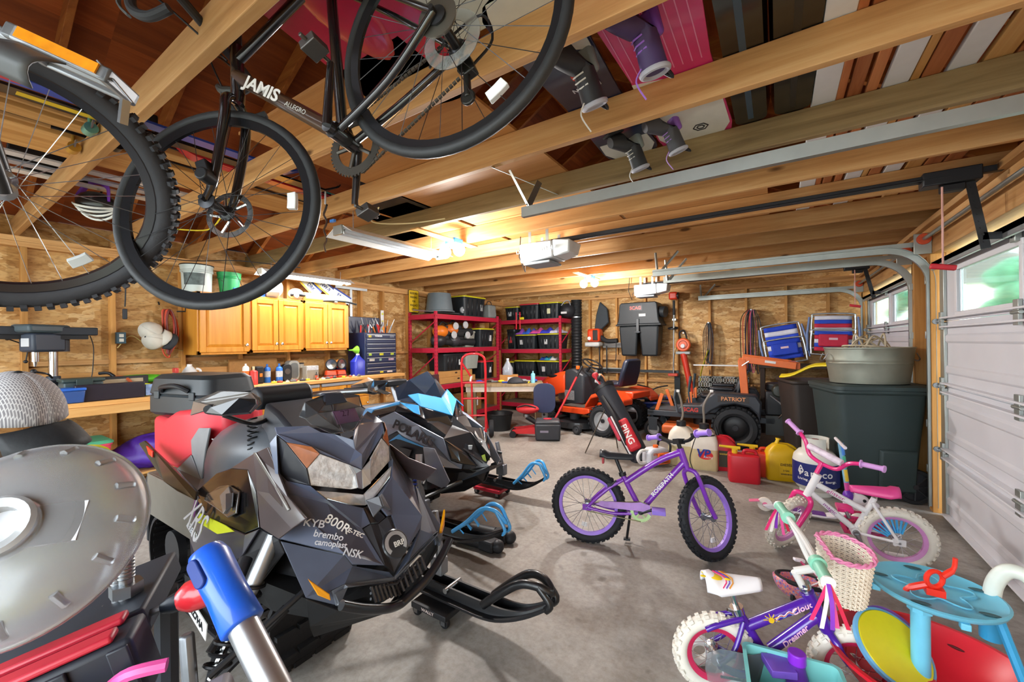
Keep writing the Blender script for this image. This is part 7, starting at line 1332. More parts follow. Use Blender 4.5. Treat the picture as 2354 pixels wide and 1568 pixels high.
def strap(label,x,z0,z1,cols,w=.05):
 t=thing('strap_bundle',label,'straps',(x,7.76,0),0,group='straps hung on the far wall')
 for k,c_ in enumerate(cols):b=MB();dx=(k-len(cols)/2)*w/2;b. tube(spl([(dx*.4,0,z1),(dx-.03,-.02,z1-.2),(dx-.02,-.03,z0+.1+.06*(k%3)),(dx+.02,-.03,z0+.05*(k%2)),(dx+.05,-.02,z1-.3),(dx*.4+.02,0,z1)],5),.012,6,flat=.5);b. build('strap',m(c_,.7),t)
 MB(). box(-.01,.01,-.02,.14,z1-.01,z1+.01). build('hook',STEEL,t)
strap('dark bungee cords hung in a loop on the far wall',-1.0,1.0,1.74,('#23262c','#4a4f55','#23262c','#2c3444'),.05);strap('black and red straps with life vest hung beside the beach chairs',-.36,.92,1.93,('#15161a','#c04a44','#1a2a5a','#15161a','#d86a8a','#1d1d22','#26262c'),.07)
MB(). tube(spl([(-1.05,7.7,.55),(-1.12,7.66,.8),(-1.02,7.7,1.2),(-1.0,7.75,1.25)],6),[.03]*10+[.025]*9,8,flat=.3). build('yellow_strip',m('#c9c82a',.5),None,label='lime yellow flat strip leaning on the far wall',cat='strip')
t=thing('peg_rail','wooden ladder rack screwed to the far wall behind the blower','rack',(0,0,0))
for z in(.86,1.12,1.36):MB(). box(-3.12,-2.26,7.86,7.895,z-.05,z+.05). build('rail',m('#a9aca8',.5)if z!=1.12 else WX,t,bev=.003)
for x in(-2.52,-3.0):MB(). box(x-.045,x+.045,7.825,7.859,.74,1.42). build('upright',PINEZ,t,bev=.003)
t=thing('tube_stand','black steel tube frame standing along the far wall behind the tractor','frame',(0,0,0));MB(). box(-3.05,-1.50,7.80,7.86,.84,.89). build('rail',m('#1c2326',.45),t,bev=.004)
for x in(-3.0,-1.53):MB(). box(x-.05,x+.05,7.80,7.86,0,.839). build('post',m('#1c2326',.45),t,bev=.004)
for r in range(2):
 for c_ in range(4):
  t=thing('milk_crate',['grey milk crate stacked by the far wall, lower row, ','grey milk crate stacked by the far wall, upper row, '][r]+['leftmost','second from left','third from left','rightmost'][c_],'crate',(-1.08+.19*c_+.02*r,7.72,.42+.2*r),0,group='grey milk crates');b=MB()
  b. box(-.09,.09,-.09,.09,0,.012)
  for k in range(5):
   for q in range(4):a=q*90;b. box(-.088+.04*k,-.072+.04*k,-.09,-.083,.0,.185,T(rz=a))
  for z in(.0,.09,.17):
   for q in range(4):b. box(-.09,.09,-.09,-.084,z,z+.02,T(rz=q*90))
  b. build('crate_lattice',m(('#6f7470','#8d8f8a')[(r+c_)%2],.6),t)
t=thing('low_shelf','low dark shelf with white top strip carrying the milk crates','shelf',(0,0,0));MB(). box(-1.25,-.35,7.55,7.86,.385,.418). build('board',m('#4a3a30',.6),t)
for x in(-1.2,-.4):MB(). box(x-.02,x+.02,7.58,7.84,0,.384). build('leg',m('#4a3a30',.6),t)
MB(). box(-1.22,-.5,7.58,7.62,1.0,1.02). build('white_strip',m('#d9dcdc',.5),None,label='thin white trim strip balanced across the milk crates',cat='strip');MB(). tbox((-.72,7.33,0),(.34,.3),(.3,.26),.60). build('pink_bin',m('#d04aa8',.45),None,bev=.02,label='magenta plastic tub behind the zero turn mower',cat='tub')
def beach_chair(label,loc,rot,c1,c2,stripes):
 t=thing('beach_chair',label,'beach chair',loc,rot=rot,group='folded beach chairs');w,h=.50,.60;FRM=ALU
 for k,(z0,z1,y0,yy)in enumerate(((.0,.36,-.05,-.05),(.30,h,.0,.0),(.10,h*.95,.05,.05))):
  b=MB();b. tube(spl([(-w/2,y0,z0+.04),(-w/2,y0,z1-.05),(-w/2+.05,yy,z1),(w/2-.05,yy,z1),(w/2,y0,z1-.05),(w/2,y0,z0+.04),(w/2-.05,y0,z0),(-w/2+.05,y0,z0)],4,True),.012,8,True);b. build('frame_tube',FRM,t,smooth=60)
 for k in range(stripes):
  cc=(c1,c2,'#d9dcea')[k%3];z=.05+.52*k/stripes;MB(). grid(lambda u,v:((u-.5)*w*.86,-.062+.012*sin(5*u+k)if z<.33 else-.012+.01*sin(6*u+k),z+v*.52/stripes*.98),8,2). build('fabric_stripe',m(cc,.75,var=.1),t,solid=.006,smooth=80)
 MB(). cb((0,-.09,.20),(.34,.05,.18)). build('cooler_pouch',m(c1,.7,var=.15),t,bev=.02);MB(). cb((0,-.118,.22),(.10,.004,.03)). build('pouch_label',m('#d9b9c4',.6),t)
 for s in(-1,1):b=MB();b. tube([(s*(w/2+.04),-.02,.05),(s*(w/2+.05),-.03,.30),(s*(w/2+.03),-.02,.55)],[.024,.03,.022],8,flat=.6);b. build('armrest',m('#6f86b4',.5),t)
beach_chair('blue and magenta folded beach chair tilted beside the straps',(.12,7.45,1.08),(-8,-9,4),'#2040b8','#3050d0',7);beach_chair('blue, white and red striped folded beach chair by the door track',(.66,7.45,1.20),(-6,2,0),'#c02844','#2a4cc0',9)
t=thing('storage_rack','dark wooden rack behind the bins holding up the beach chairs','rack',(0,0,0));MB(). box(-.25,1.0,7.3,7.86,1.0,1.05). build('deck',m('#3b2f28',.7),t)
for x in(-.2,.95):MB(). box(x-.03,x+.03,7.32,7.84,0,.999). build('leg',m('#3b2f28',.7),t)
b=MB();b. grid(lambda u,v:tuple(at(1797+140*u,866-36*u+4*sin(9*u),Y=5.95-.5*u)+V((.05*(v-.5),.22*(v-.5),.03*sin(3*v)))),12,6);b. build('yellow_sled',m('#d6c016',.4),None,solid=.012,smooth=60,label='yellow plastic sheet laid across the brown bin and tub',cat='sheet')
# ---------------------------------------------------------------- lawn tractor, zero turn mower and small vehicles
def fat_wheel(par,c,R,w,rim,n=26,lug=.012,ry=0):
 w_=bpy. data. objects. new('wheel',None);COL. objects. link(w_);w_. parent=par;w_. matrix_local=T(c,rz=ry);A=T(rx=90);h=w/2
 b=MB();b. lathe([(R*.60,-h*.8),(R*.72,-h),(R*.9,-h*.95),(R*.985,-h*.7),(R,-h*.3),(R,h*.3),(R*.985,h*.7),(R*.9,h*.95),(R*.72,h),(R*.60,h*.8),(R*.60,-h*.8)],40,A,False)
 for k in range(n):
  a=2*pi*k/n
  for s in(-1,1):b. box(-R*.07,R*.07,-w*.23,w*.23,-lug,lug,MX. Rotation(-a-s*.1,4,'Y')@T((0,s*w*.24,R),rz=s*22))
 b. build('tire',m('#23262a',.75,bump=.1),w_,smooth=40)
 b=MB();b. lathe([(0,-h*.35),(R*.2,-h*.45),(R*.5,-h*.2),(R*.60,-h*.75),(R*.62,-h*.75),(R*.62,h*.75),(R*.60,h*.75),(R*.5,h*.2),(R*.2,h*.45),(0,h*.35)],32,A,False);b. build('rim',rim,w_,smooth=40);b=MB();b. cyl((0,-h*.62,0),(0,h*.62,0),R*.13,n=14);b. build('hub',m('#3a3c40',.4,.5),w_)
 return w_
def tractor():
 t=thing('lawn_tractor','orange lawn tractor with black seat in front of the far wall','lawn tractor',(-2.09,6.26,0),164);OR=m('#e0481a',.35,coat=.4,var=.06);DG=m('#2a2e33',.45);GW=m('#c6cacd',.35,.4)
 for y in(-.38,.38):fat_wheel(t,(0,y,.235),.235,.22,GW,22,.008)
 for y in(-.34,.34):fat_wheel(t,(1.30,y,.165),.165,.15,GW,22,.004,12)
 MB(). box(-.2,1.45,-.16,.16,.22,.32). build('chassis',m('#1c1d20',.5),t,bev=.01);MB(). tube([(1.30,-.3,.165),(1.30,.3,.165)],.022,8). build('front_axle',m('#1c1d20',.5),t)
 b=MB();b. loft([[(x,-w_,z0),(x,-w_,z1-.07),(x,-w_*.72,z1),(x,w_*.72,z1),(x,w_,z1-.07),(x,w_,z0)]for x,w_,z0,z1 in((.92,.255,.56,.94),(1.1,.25,.52,.91),(1.35,.235,.44,.84),(1.52,.20,.42,.76),(1.58,.15,.44,.66))]);b. build('hood',OR,t,bev=.02,smooth=50)
 for s in(-1,1):b=MB();b. ell((1.22,s*.232,.84),(.14,.018,.03),18,8);b. build('hood_vent',BLK,t);MB(). ell((1.40,s*.222,.60),(.045,.008,.02),14,8). build('badge',m('#c9d8c8',.4),t)
 b=MB();b. loft([[(x,-w_,z0),(x,-w_,z1),(x,w_,z1),(x,w_,z0)]for x,w_,z0,z1 in((.55,.20,.40,.88),(.75,.25,.38,.99),(.915,.257,.38,.95))]);b. build('dash_tower',DG,t,bev=.03)
 for s in(-1,1):MB(). box(.70,.90,s*.262-.004,s*.262+.004,.46,.62). build('side_grille',m('#7a7d80',.4,var=.9,sc=70),t);b=MB();b. cb((.99,s*.20,.52),(.16,.1,.14));b. cyl((.98,s*.25,.53),(.98,s*.19,.53),.05);b. build('engine',STEEL,t,bev=.01)
 b=MB();b. torus((0,0,0),.165,.014,T((.52,0,1.06),ry=-28),32,8);b. tube([(.52,0,1.06),(.64,0,.93)],.02,8)
 for k in range(3):a=2*pi*k/3;q=T((.52,0,1.06),ry=-28)@V((.16*cos(a),.16*sin(a),0));b. tube([(.53,0,1.05),q],.011,6)
 b. build('steering_wheel',BLK,t);MB(). cb((.70,.16,1.0),(.05,.05,.06)). build('throttle_lever',m('#e0641c',.4),t,bev=.008);MB(). cb((.66,.205,.80),(.05,.012,.05)). build('ignition_plate',m('#e07a2a',.4),t,bev=.006)
 b=MB();b. prism([(.22,.40),(.62,.385),(.80,.38),(.86,.31),(.80,.29),(.3,.30),(.2,.34)],.20,.50,T((0,.0,0),rx=90));b. prism([(.22,.40),(.62,.385),(.80,.38),(.86,.31),(.80,.29),(.3,.30),(.2,.34)],-.50,-.20,T(rx=90));b. build('running_boards',OR,t,bev=.012)
 for s in(-1,1):MB(). box(.34,.78,s*.35-.1,s*.35+.1,.3925,.405). build('foot_mat',m('#4a4440',.7),t)
 b=MB()
 for s in(-1,1):b. loft([[(x,s*.24,z0),(x,s*.50,z0),(x,s*.48,z1),(x,s*.24,z1)]for x,z0,z1 in((.30,.40,.46),(.18,.56,.62),(-.05,.63,.70),(-.28,.60,.68),(-.40,.50,.58))])
 b. box(-.4,.22,-.24,.24,.58,.68);b. build('fender',OR,t,bev=.02);MB(). lathe([(0,0),(.05,0),(.05,.003),(0,.003)],24,T((-.25,.49,.63),rx=-90),False). build('fender_decal',m('#8aa8d8',.4,var=.4,sc=60),t)
 b=MB();b. loft([[(x,-w_,z),(x,w_,z),(x,w_,z+.07),(x,-w_,z+.07)]for x,w_,z in((.26,.18,.73),(.0,.22,.72),(-.14,.22,.75))]);b. loft([[(x,-w_,z),(x,w_,z),(x-.08,w_,z),(x-.08,-w_,z)]for x,w_,z in((-.1,.22,.74),(-.16,.23,.95),(-.20,.20,1.12),(-.205,.15,1.16))]);b. build('seat',m('#20283a',.4),t,bev=.03,smooth=50)
 b=MB();b. lathe([(0,.10),(.36,.10),(.42,.12),(.44,.05),(.45,.05),(.43,.14),(.36,.17),(0,.17)],36,T((.72,.12,0),s=(1,1,1)),False);b. build('mower_deck',m('#25282b',.35,coat=.3),t,smooth=40);MB(). cyl((.66,.30,.17),(.66,.30,.26),.08,n=20). build('deck_pulley',m('#3a4248',.35),t);fat_wheel(t,(.36,.60,.075),.075,.07,m('#5a5d60',.5),0)
tractor()
def zero_turn():
 t=thing('zero_turn_mower','black and orange zero turn mower with folded roll bar','mower',(-.50,6.56,0),183);BK=m('#2b3038',.45,var=.2,sc=9);OR=m('#d86a2c',.45,var=.08);K=m('#1a1b1e',.5)
 for y in(-.46,.46):fat_wheel(t,(0,y,.275),.275,.24,m('#17181b',.4),26,.012)
 for y in(-.34,.34):
  fat_wheel(t,(1.06,y,.14),.14,.12,m('#c9cccf',.4),0);b=MB();b. box(1.0,1.12,y-.085,y-.07,.13,.30);b. box(1.0,1.12,y+.07,y+.085,.13,.30);b. box(.98,1.14,y-.085,y+.085,.295,.315);b. cyl((1.08,y,.30),(1.08,y,.42),.025);b. build('caster_fork',m('#333a42',.5),t)
 b=MB();b. box(-.45,1.14,.28,.40,.34,.42);b. box(-.45,1.14,-.40,-.28,.34,.42);b. box(1.04,1.14,-.40,.40,.36,.42);b. box(-.3,.7,-.3,.3,.34,.38);b. build('frame_rails',m('#333a42',.5),t,bev=.008)
 for s in(-1,1):
  b=MB();b. prism([(-.28,.40),(-.30,.62),(-.24,.72),(.24,.735),(.34,.66),(.40,.56),(.62,.55),(.70,.50),(.70,.42),(.34,.42),(.28,.48),(.16,.56),(0,.59),(-.16,.56),(-.24,.48)],.0,.24,fr((0,.34 if s>0 else-.58,0),(1,0,0),(0,-1,0))@T((0,0,-.24)));b. build('side_tank',BK,t,bev=.025)
 y=.5815
 R_=fr((0,y,0),(-1,0,0),(0,1,0));MB(R_). box(-.20,.16,.615,.70,0,.002). build('name_badge',m('#241a14',.4),t);letters('PATRIOT',.07,m('#e0945a',.4),t,R_@T((-.02,.658,.0025)),sx=1.0,bold=.001);letters('SCAG',.075,m('#c23a34',.4),t,R_@T((-.53,.485,.0025)),bold=.003)
 b=MB();b. loft([[(x,-w_,z),(x,w_,z),(x,w_,z+.08),(x,-w_,z+.08)]for x,w_,z in((.45,.2,.60),(.2,.24,.58),(.0,.24,.60))]);b. loft([[(x,-w_,z),(x,w_,z),(x-.09,w_,z),(x-.09,-w_,z)]for x,w_,z in((.06,.24,.60),(-.02,.24,.85),(-.08,.18,1.02))]);b. build('seat',m('#22252b',.45),t,bev=.035,smooth=50)
 for s in(-1,1):MB(). cb((.17,s*.28,.76),(.30,.08,.05)). build('armrest',m('#22252b',.45),t,bev=.02)
 for s in(-1,1):MB(). cb((-.10,s*.36,.86),(.09,.07,.62),ry=4). build('roll_bar_post',OR,t,bev=.006)
 b=MB()
 for s in(-1,1):b. cb((-.38,s*.36,1.135),(.60,.06,.09),ry=-8)
 b. box(-.72,-.64,-.36,.36,1.05,1.13);b. build('roll_bar_fold',OR,t,bev=.006);MB(). tube([(-.08,.41,1.09),(-.16,.41,1.15)],.009,6). build('lock_pin',CHROME,t);MB(). cb((-.40,.395,1.14),(.12,.004,.03),ry=-8). build('label_strip',m('#d9dcdc',.5),t)
 for s in(-1,1):b=MB();b. tube(spl([(.56,s*.30,.50),(.58,s*.30,.70),(.56,s*.28,.92)],5),.018,8);b. build('control_lever',m('#2e3c44',.5),t);MB(). cb((.565,s*.30,.62),(.05,.03,.16)). build('lever_bracket',OR,t,bev=.004)
 b=MB();b. tube([(.72,.42,.42),(.76,.44,.62),(.74,.45,.74)],.014,8);b. build('deck_lever',m('#5a646c',.4),t);MB(). cb((.98,.36,.52),(.05,.02,.30),ry=-18). build('front_bracket',OR,t,bev=.006);MB(). cb((.92,-.2,.52),(.05,.02,.30),ry=18). build('front_bracket',OR,t,bev=.006)
 b=MB();b. box(.16,.92,-.62,.54,.12,.24);b. build('mower_deck',m('#c9602a',.5,var=.15),t,bev=.03);MB(). cyl((.45,.2,.24),(.45,.2,.33),.09). build('deck_pulley',K,t);MB(). cb((.86,0,.40),(.42,.5,.02)). build('foot_plate',m('#4a555e',.5),t)
 b=MB();b. cb((-.52,0,.58),(.34,.40,.32));b. cyl((-.5,0,.74),(-.5,0,.84),.15,n=22);b. build('engine',K,t,bev=.02);b=MB();b. cyl((-.50,.30,.76),(-.50,.12,.76),.085,n=22);b. build('air_filter',m('#33372f',.4,coat=.4),t,bev=.02);b=MB();b. box(-.74,-.34,.38,.40,.20,.45);b. build('guard_plate',m('#2d3130',.5),t,bev=.004);MB(). tube(spl([(-.4,.3,.7),(-.55,.38,.55),(-.48,.4,.42)],5),.010,6). build('fuel_line',STEEL,t)
 MB(). box(-.78,-.72,-.35,.36,.18,.24). build('rear_bumper',OR,t,bev=.005)
zero_turn()
t=thing('kids_quad','small blue ride on quad between the tractor and the zero turn mower','ride-on quad',(-1.87,7.36,0),100);BQ=m('#1f3c8c',.4,coat=.3)
for x in(-.34,.34):
 for y in(-.26,.26):fat_wheel(t,(x,y,.17),.17,.14,m('#1c1d20',.4),18,.014)
MB(). cb((0,0,.30),(.9,.2,.18)). build('body',BQ,t,bev=.05)
for x in(-.36,.36):b=MB();b. cb((x,0,.40),(.3,.66,.05));b. build('fender',BQ,t,bev=.02)
MB(). cb((-.12,0,.45),(.45,.2,.08)). build('seat',BLKM,t,bev=.03);b=MB();b. tube(spl([(.12,-.26,.64),(.18,-.1,.60),(.2,0,.56),(.18,.1,.60),(.12,.26,.64)],4),.012,8);b. tube([(.24,0,.38),(.2,0,.56)],.02,8);b. build('handlebar',BLK,t);MB(). cb((-.42,0,.48),(.22,.5,.03)). build('rear_rack',BLK,t,bev=.01)
t=thing('hand_truck','red hand truck with black tires in front of the work table','hand truck',(-3.80,4.76,0),rot=(8,0,36));RT=m('#d0202c',.38,coat=.3);b=MB()
b. tube(spl([(-.17,0,.03),(-.17,0,.6),(-.17,0,1.14),(-.12,0,1.26),(0,0,1.29),(.12,0,1.26),(.17,0,1.14),(.17,0,.6),(.17,0,.03)],5),.017,10);b. tube(spl([(-.165,0,1.15),(-.06,0,.98),(-.03,0,.85),(-.03,0,.03)],5),.014,8)
for z in(.12,.36,.62,.86):b. tube([(-.17,0,z),(.17,0,z)],.015,8)
b. build('frame',RT,t,smooth=60);MB(). cyl((-.045,0,.88),(-.03,0,.96),.018,n=10). build('grip_sleeve',WHT,t);MB(). box(-.2,.2,-.24,0,.0,.012). build('toe_plate',RT,t,bev=.004)
for s in(-1,1):
 fat_wheel(t,(s*.25,.10,.125),.125,.075,m('#e2e4e6',.4),0,ry=90);MB(). tube([(s*.17,0,.36),(s*.2,.10,.125)],.012,6). build('axle_brace',RT,t)
MB(). cyl((-.26,.10,.125),(.26,.10,.125),.01). build('axle',STEEL,t)
t=thing('work_table','old wooden work table behind the red hand truck','table',(-3.75,5.50,0),32);
for k in range(4):MB(). box(-.62,.62,-.30+.15*k,-.153+.15*k,.74,.78). build('top_plank',OLDW,t,bev=.003,smooth=0)
MB(). box(-.60,.60,-.285,-.26,.66,.739). build('apron',m('#c9c0b2',.6),t,smooth=0);MB(). box(.575,.60,-.28,.28,.66,.739). build('apron',m('#b9c4cc',.6),t,smooth=0)
for x in(-.54,.54):
 for y in(-.24,.24):MB(). box(x-.045,x+.045,y-.045,y+.045,0,.739). build('leg',OLDW,t,smooth=0)
MT_=MX. Translation((-3.75,5.50,0))@MX. Rotation(RAD(32),4,'Z')
def on(x,y,z=.781):return MT_@V((x,y,z))
t=thing('water_jug','clear plastic gallon jug on the box on the work table','jug',on(.05,.05,.902),20);MB(). loft([ring(rrect(.15,.15,.04),0),ring(rrect(.16,.16,.05),.02),ring(rrect(.16,.16,.05),.11),ring(rrect(.05,.05,.02),.22),ring(rrect(.04,.04,.018),.25)]). build('body',m('#c9d4e2',.2,trans=.5),t,smooth=50);MB(). cyl((0,0,.25),(0,0,.27),.023). build('cap',WHT,t)
cbox('small cardboard box with label on the work table',*on(.07,.05)[:3],.30,.22,.12,32,'#b07a3e',.1)
can('light blue spray bottle on the corner of the work table','spray_bottle','bottle',on(.46,-.12). y,on(.46,-.12). x,.035,.16,'#7cc0d4','#9ad0dc',.781,neck=.03)
t=thing('cooler_lid','dark grey cap lying on the front of the work table','cap',on(.18,-.16),40);MB(). grid(lambda u,v:(.13*cos(2*pi*u)*sin(v*1.5+.01),.12*sin(2*pi*u)*sin(v*1.5+.01),.10*cos(v*1.5)),24,8). build('crown',m('#33353a',.7),t,solid=.004,smooth=70);MB(). grid(lambda u,v:(.11+.09*v-.06*abs(u-.5),.2*(u-.5),.01),8,4). build('brim',m('#2a2c30',.7),t,solid=.004)
random. seed(4)
for k in range(12):
 cc,nm=[('#d8c82a','yellow'),('#2a4cb0','blue'),('#c9c4b4','cream'),('#6a5a50','brown'),('#8d9094','grey')][k%5];p=on(-.5+.09*k,random. uniform(-.2,.1));t=thing('work_glove' if k%2 else 'hand_tool',nm+(' crumpled work glove on the cluttered work table' if k%2 else ' handled tool on the cluttered work table'),'glove' if k%2 else 'hand tool',p,random. uniform(0,180),group='clutter on the work table')
 if k%2:
  b=MB();b. ell((0,0,.025),(.06,.045,.025),14,8)
  for f in range(4):b. tube([(.04,-.03+.02*f,.02),(.11,-.04+.027*f,.015)],.010,6)
  b. build('glove_shell',m(cc,.8),t)
 else:MB(). tube([(-.08,0,.015),(.02,0,.015)],.014,8). build('handle',m(cc,.5),t);MB(). tube([(.02,0,.015),(.12,0,.012)],[.007,.004],6). build('shank',STEEL,t)
t=thing('folding_stool','dark navy rounded seat board hanging at the table end','board',(0,0,0));c=MT_@V((.63,-.30,.56));MB(fr(c,(.9,.45,0),(.45,-.9,0))). prism(rrect(.34,.46,.12),0,.025). build('seat_board',m('#2a3354',.5),t,bev=.006);MB(). tube([c+V((.05,.02,.20)),c+V((.02,.05,.24))],.008,6). build('red_strap',m('#c9263a',.6),t)
t=thing('floor_jack','red trolley jack with long upright handle beside the work table','jack',(-3.12,5.33,0),25);RJ=m('#c92a2f',.4);b=MB()
for s in(-1,1):b. prism([(-.34,.06),(.30,.06),(.32,.13),(.1,.17),(-.3,.12)],s*.1-.008,s*.1+.008,T(rx=90))
b. build('side_plates',RJ,t);b=MB();b. tube([(.2,0,.12),(-.1,0,.30)],.04,8);b. build('lift_arm',BLK,t);MB(). cyl((-.1,0,.30),(-.1,0,.34),.05,n=16). build('saddle',STEEL,t)
for x in(-.3,.27):b=MB();b. cyl((x,-.13,.05),(x,.13,.05),.05,n=18);b. build('roller',BLK,t)
b=MB();b. tube([(.26,0,.14),(.46,.06,.50),(.68,.12,.93)],.017,8);b. build('handle',RJ,t);MB(). tube([(.66,.115,.90),(.75,.14,1.06)],.02,8). build('grip',BLKM,t)
t=thing('red_bag','red and black canvas bag on the floor jack','bag',(-3.20,5.30,.345),20);MB(). ell((0,0,.07),(.18,.13,.07)). build('bag_body',m('#c02a30',.6,var=.2),t);MB(). tube(spl([(-.14,-.06,.1),(0,-.1,.14),(.14,-.06,.1)],5),.012,6). build('strap',BLKM,t)
t=thing('power_pack','dark grey cube shaped power case on the concrete floor','case',at(1243,1015,z=0)+V((.02,.18,0)),28);PG=m('#33363c',.45);MB(). tbox((0,0,0),(.36,.28),(.38,.30),.25). build('body',PG,t,bev=.03);MB(). tbox((0,0,.251),(.37,.29),(.33,.25),.045). build('lid',m('#3d4046',.45),t,bev=.015);MB(). torus((0,0,0),.05,.014,T((.0,0,.30),s=(1,.6,.6)),20,8). build('lid_handle',m('#c9263a',.4),t);MB(). cb((-.05,-.146,.14),(.12,.004,.03)). build('nameplate',m('#8a8496',.4),t)
for dx in(-.35,.1):pass
t=thing('plastic_tub','black round tub on the floor under the work table','tub',MT_@V((-.1,.05,0)),0);MB(). lathe([(0,.0),(.18,0),(.22,.26),(.235,.27),(.22,.275),(.205,.26),(.17,.01),(0,.008)],28,None,False). build('tub_wall',m('#1d2023',.5),t,smooth=40);MB(). torus((0,0,.27),.225,.008,None,28,6). build('rim',BLK,t)
t=thing('golf_bag','red, black and white golf bag leaning on its stand legs','golf bag',(0,0,0));B0,B1=V((-1.36,4.86,.02)),V((-1.90,5.12,.80));ax_=(B1-B0). normalized();Fm=fr(B0,ax_,(0,-1,.3));L_=(B1-B0). length
def gr(x,r,sq=.85):return[(x,r*cos(2*pi*k/24),r*sq*sin(2*pi*k/24))for k in range(24)]
MB(Fm). loft([gr(0,.10),gr(.02,.115),gr(.10,.115),gr(.45,.125),gr(L_-.16,.125),gr(L_,.13)]). build('bag_tube',m('#1d222c',.6,var=.1),t,smooth=50)
MB(Fm). loft([gr(L_+.001,.135),gr(L_+.05,.14),gr(L_+.055,.12)]). build('collar',m('#17181b',.5),t);MB(Fm). loft([gr(-.02,.125),gr(.07,.125)]). build('base',m('#20242b',.5),t,bev=.006)
b=MB(Fm@T((.10,-.02,.09)));b. loft([ring(rrect(.40,.14,.05),0),ring(rrect(.38,.12,.05),.06),ring(rrect(.30,.06,.03),.075)]);b2=MB();
MB(Fm). box(.10,.50,-.10,.05,.085,.16). build('ball_pocket',m('#c0202e',.55),t,bev=.03);MB(Fm). box(.08,.60,.055,.075,.06,.125). build('white_piping',m('#d9dade',.5),t,bev=.006);MB(Fm). box(.30,.62,.08,.14,-.02,.07). build('side_pocket',m('#c0304a',.55),t,bev=.02)
letters('PING',.105,WHT,t,Fm@fr((.30,-.025,.1615),(-1,0,0),(0,0,1)),bold=.002,sx=1.05)
for px,py in(((-2.07),4.84),(-1.80,5.30)):MB(). tube([B0. lerp(B1,.86),(px,py,.005)],.008,6). build('stand_leg',m('#3a3226',.4),t)
MB(Fm). tube(spl([(L_-.1,.05,.12),(.55,.0,.24),(.35,.02,.20),(.2,.05,.12)],6),.02,8,flat=.4). build('shoulder_strap',BLKM,t)
for k,(dx,dy,hh,c1)in enumerate(((.03,.02,.26,'#c0303a'),(-.04,.03,.20,'#dcdfe2'),(.05,-.04,.17,'#22252c'),(-.02,-.05,.22,'#c4885a'))):
 c=MB(Fm);c. tube(spl([(L_-.3,dy,dx),(L_+hh*.5,dy,dx),(L_+hh,dy+.02*k,dx+.02)],4),[.012]*5+[.03,.045,.04,.02],10);c. build('head_cover',m(c1,.6),t)
 # ---------------------------------------------------------------- things stored on the joists
ZT=ZJ+.142
def slab(name,label,cat,x,y0,y1,w,h,mat,z=ZT,group=None,bev=.004,rz=0,tips=False):
 t=thing(name,label,cat,(x,(y0+y1)/2,z),rz,group=group);L=y1-y0
 if tips:
  pts=[(w/2*c_,L/2*s_)for c_,s_ in((1,.8),(.95,.9),(.7,.97),(.3,1),(-.3,1),(-.7,.97),(-.95,.9),(-1,.8),(-.86,0),(-1,-.8),(-.95,-.9),(-.7,-.97),(-.3,-1),(.3,-1),(.7,-.97),(.95,-.9),(1,-.8),(.86,0))]
  MB(). prism(pts,0,h). build('board',mat,t,bev=.002,smooth=0)
 else:MB(). box(-w/2,w/2,-L/2,L/2,0,h). build('board',mat,t,bev=bev,smooth=0)
 return t
s1=slab('snowboard','pink and white snowboard lying across the joists above the boots','snowboard',-.36,1.0,2.47,.36,.012,m('#d02a72',.3,coat=.5),tips=True,group='snowboards on the joists')
MB(). prism([(-.155,0.02),(.155,.10),(.17,.58),(.12,.70),(-.12,.70),(-.17,.58)],-.003,-.0005). build('base_graphic',m('#dfe2d8',.35,coat=.4),s1);
for k in range(9):MB(). box(-.15+.034*k,-.146+.034*k,-.60,.0,-.002,-.0005). build('pinstripe',m('#e88ab4',.4),s1)
def under(txt,size,mat,par,x,y,rz=0):letters(txt,size,mat,par,T((x,y,-.004),rx=180,rz=rz),bold=.001)
under('STEP',.05,m('#b8305a',.4),s1,-.05,.10,180);MB(). tube([(.04+.035*cos(a),.55+.035*sin(a),-.004)for a in[2*pi*i/6 for i in range(6)]],.003,5,True). build('hex_logo',BLK,s1);MB(). tube([(.04+.018*cos(a),.55+.018*sin(a),-.004)for a in[2*pi*i/6 for i in range(6)]],.003,5,True). build('hex_logo',BLK,s1)
s2=slab('snowboard','navy and white snowboard with small red logo beside the pink one','snowboard',-.70,1.05,2.45,.30,.012,m('#1d2444',.3,coat=.5),tips=True,group='snowboards on the joists');under('MORAN',.035,m('#c9ccd8',.4),s2,0.02,-.10,180);MB(). prism([(-.03,-.02),(.0,.0),(.03,-.02),(.03,.01),(0,.03),(-.03,.01)],-.004,-.001,T((.02,-.18,0))). build('red_logo',m('#d84a3a',.4),s2);MB(). prism([(-.13,.45),(.13,.45),(.14,.57),(.09,.68),(-.09,.68),(-.14,.57)],-.003,-.0005). build('base_graphic',m('#d9dcd4',.35),s2);MB(). prism([(-.13,-.45),(.13,-.30),(.14,-.57),(.09,-.68),(-.09,-.68),(-.14,-.57)],-.003,-.0005). build('base_graphic',m('#d9dcd4',.35),s2)
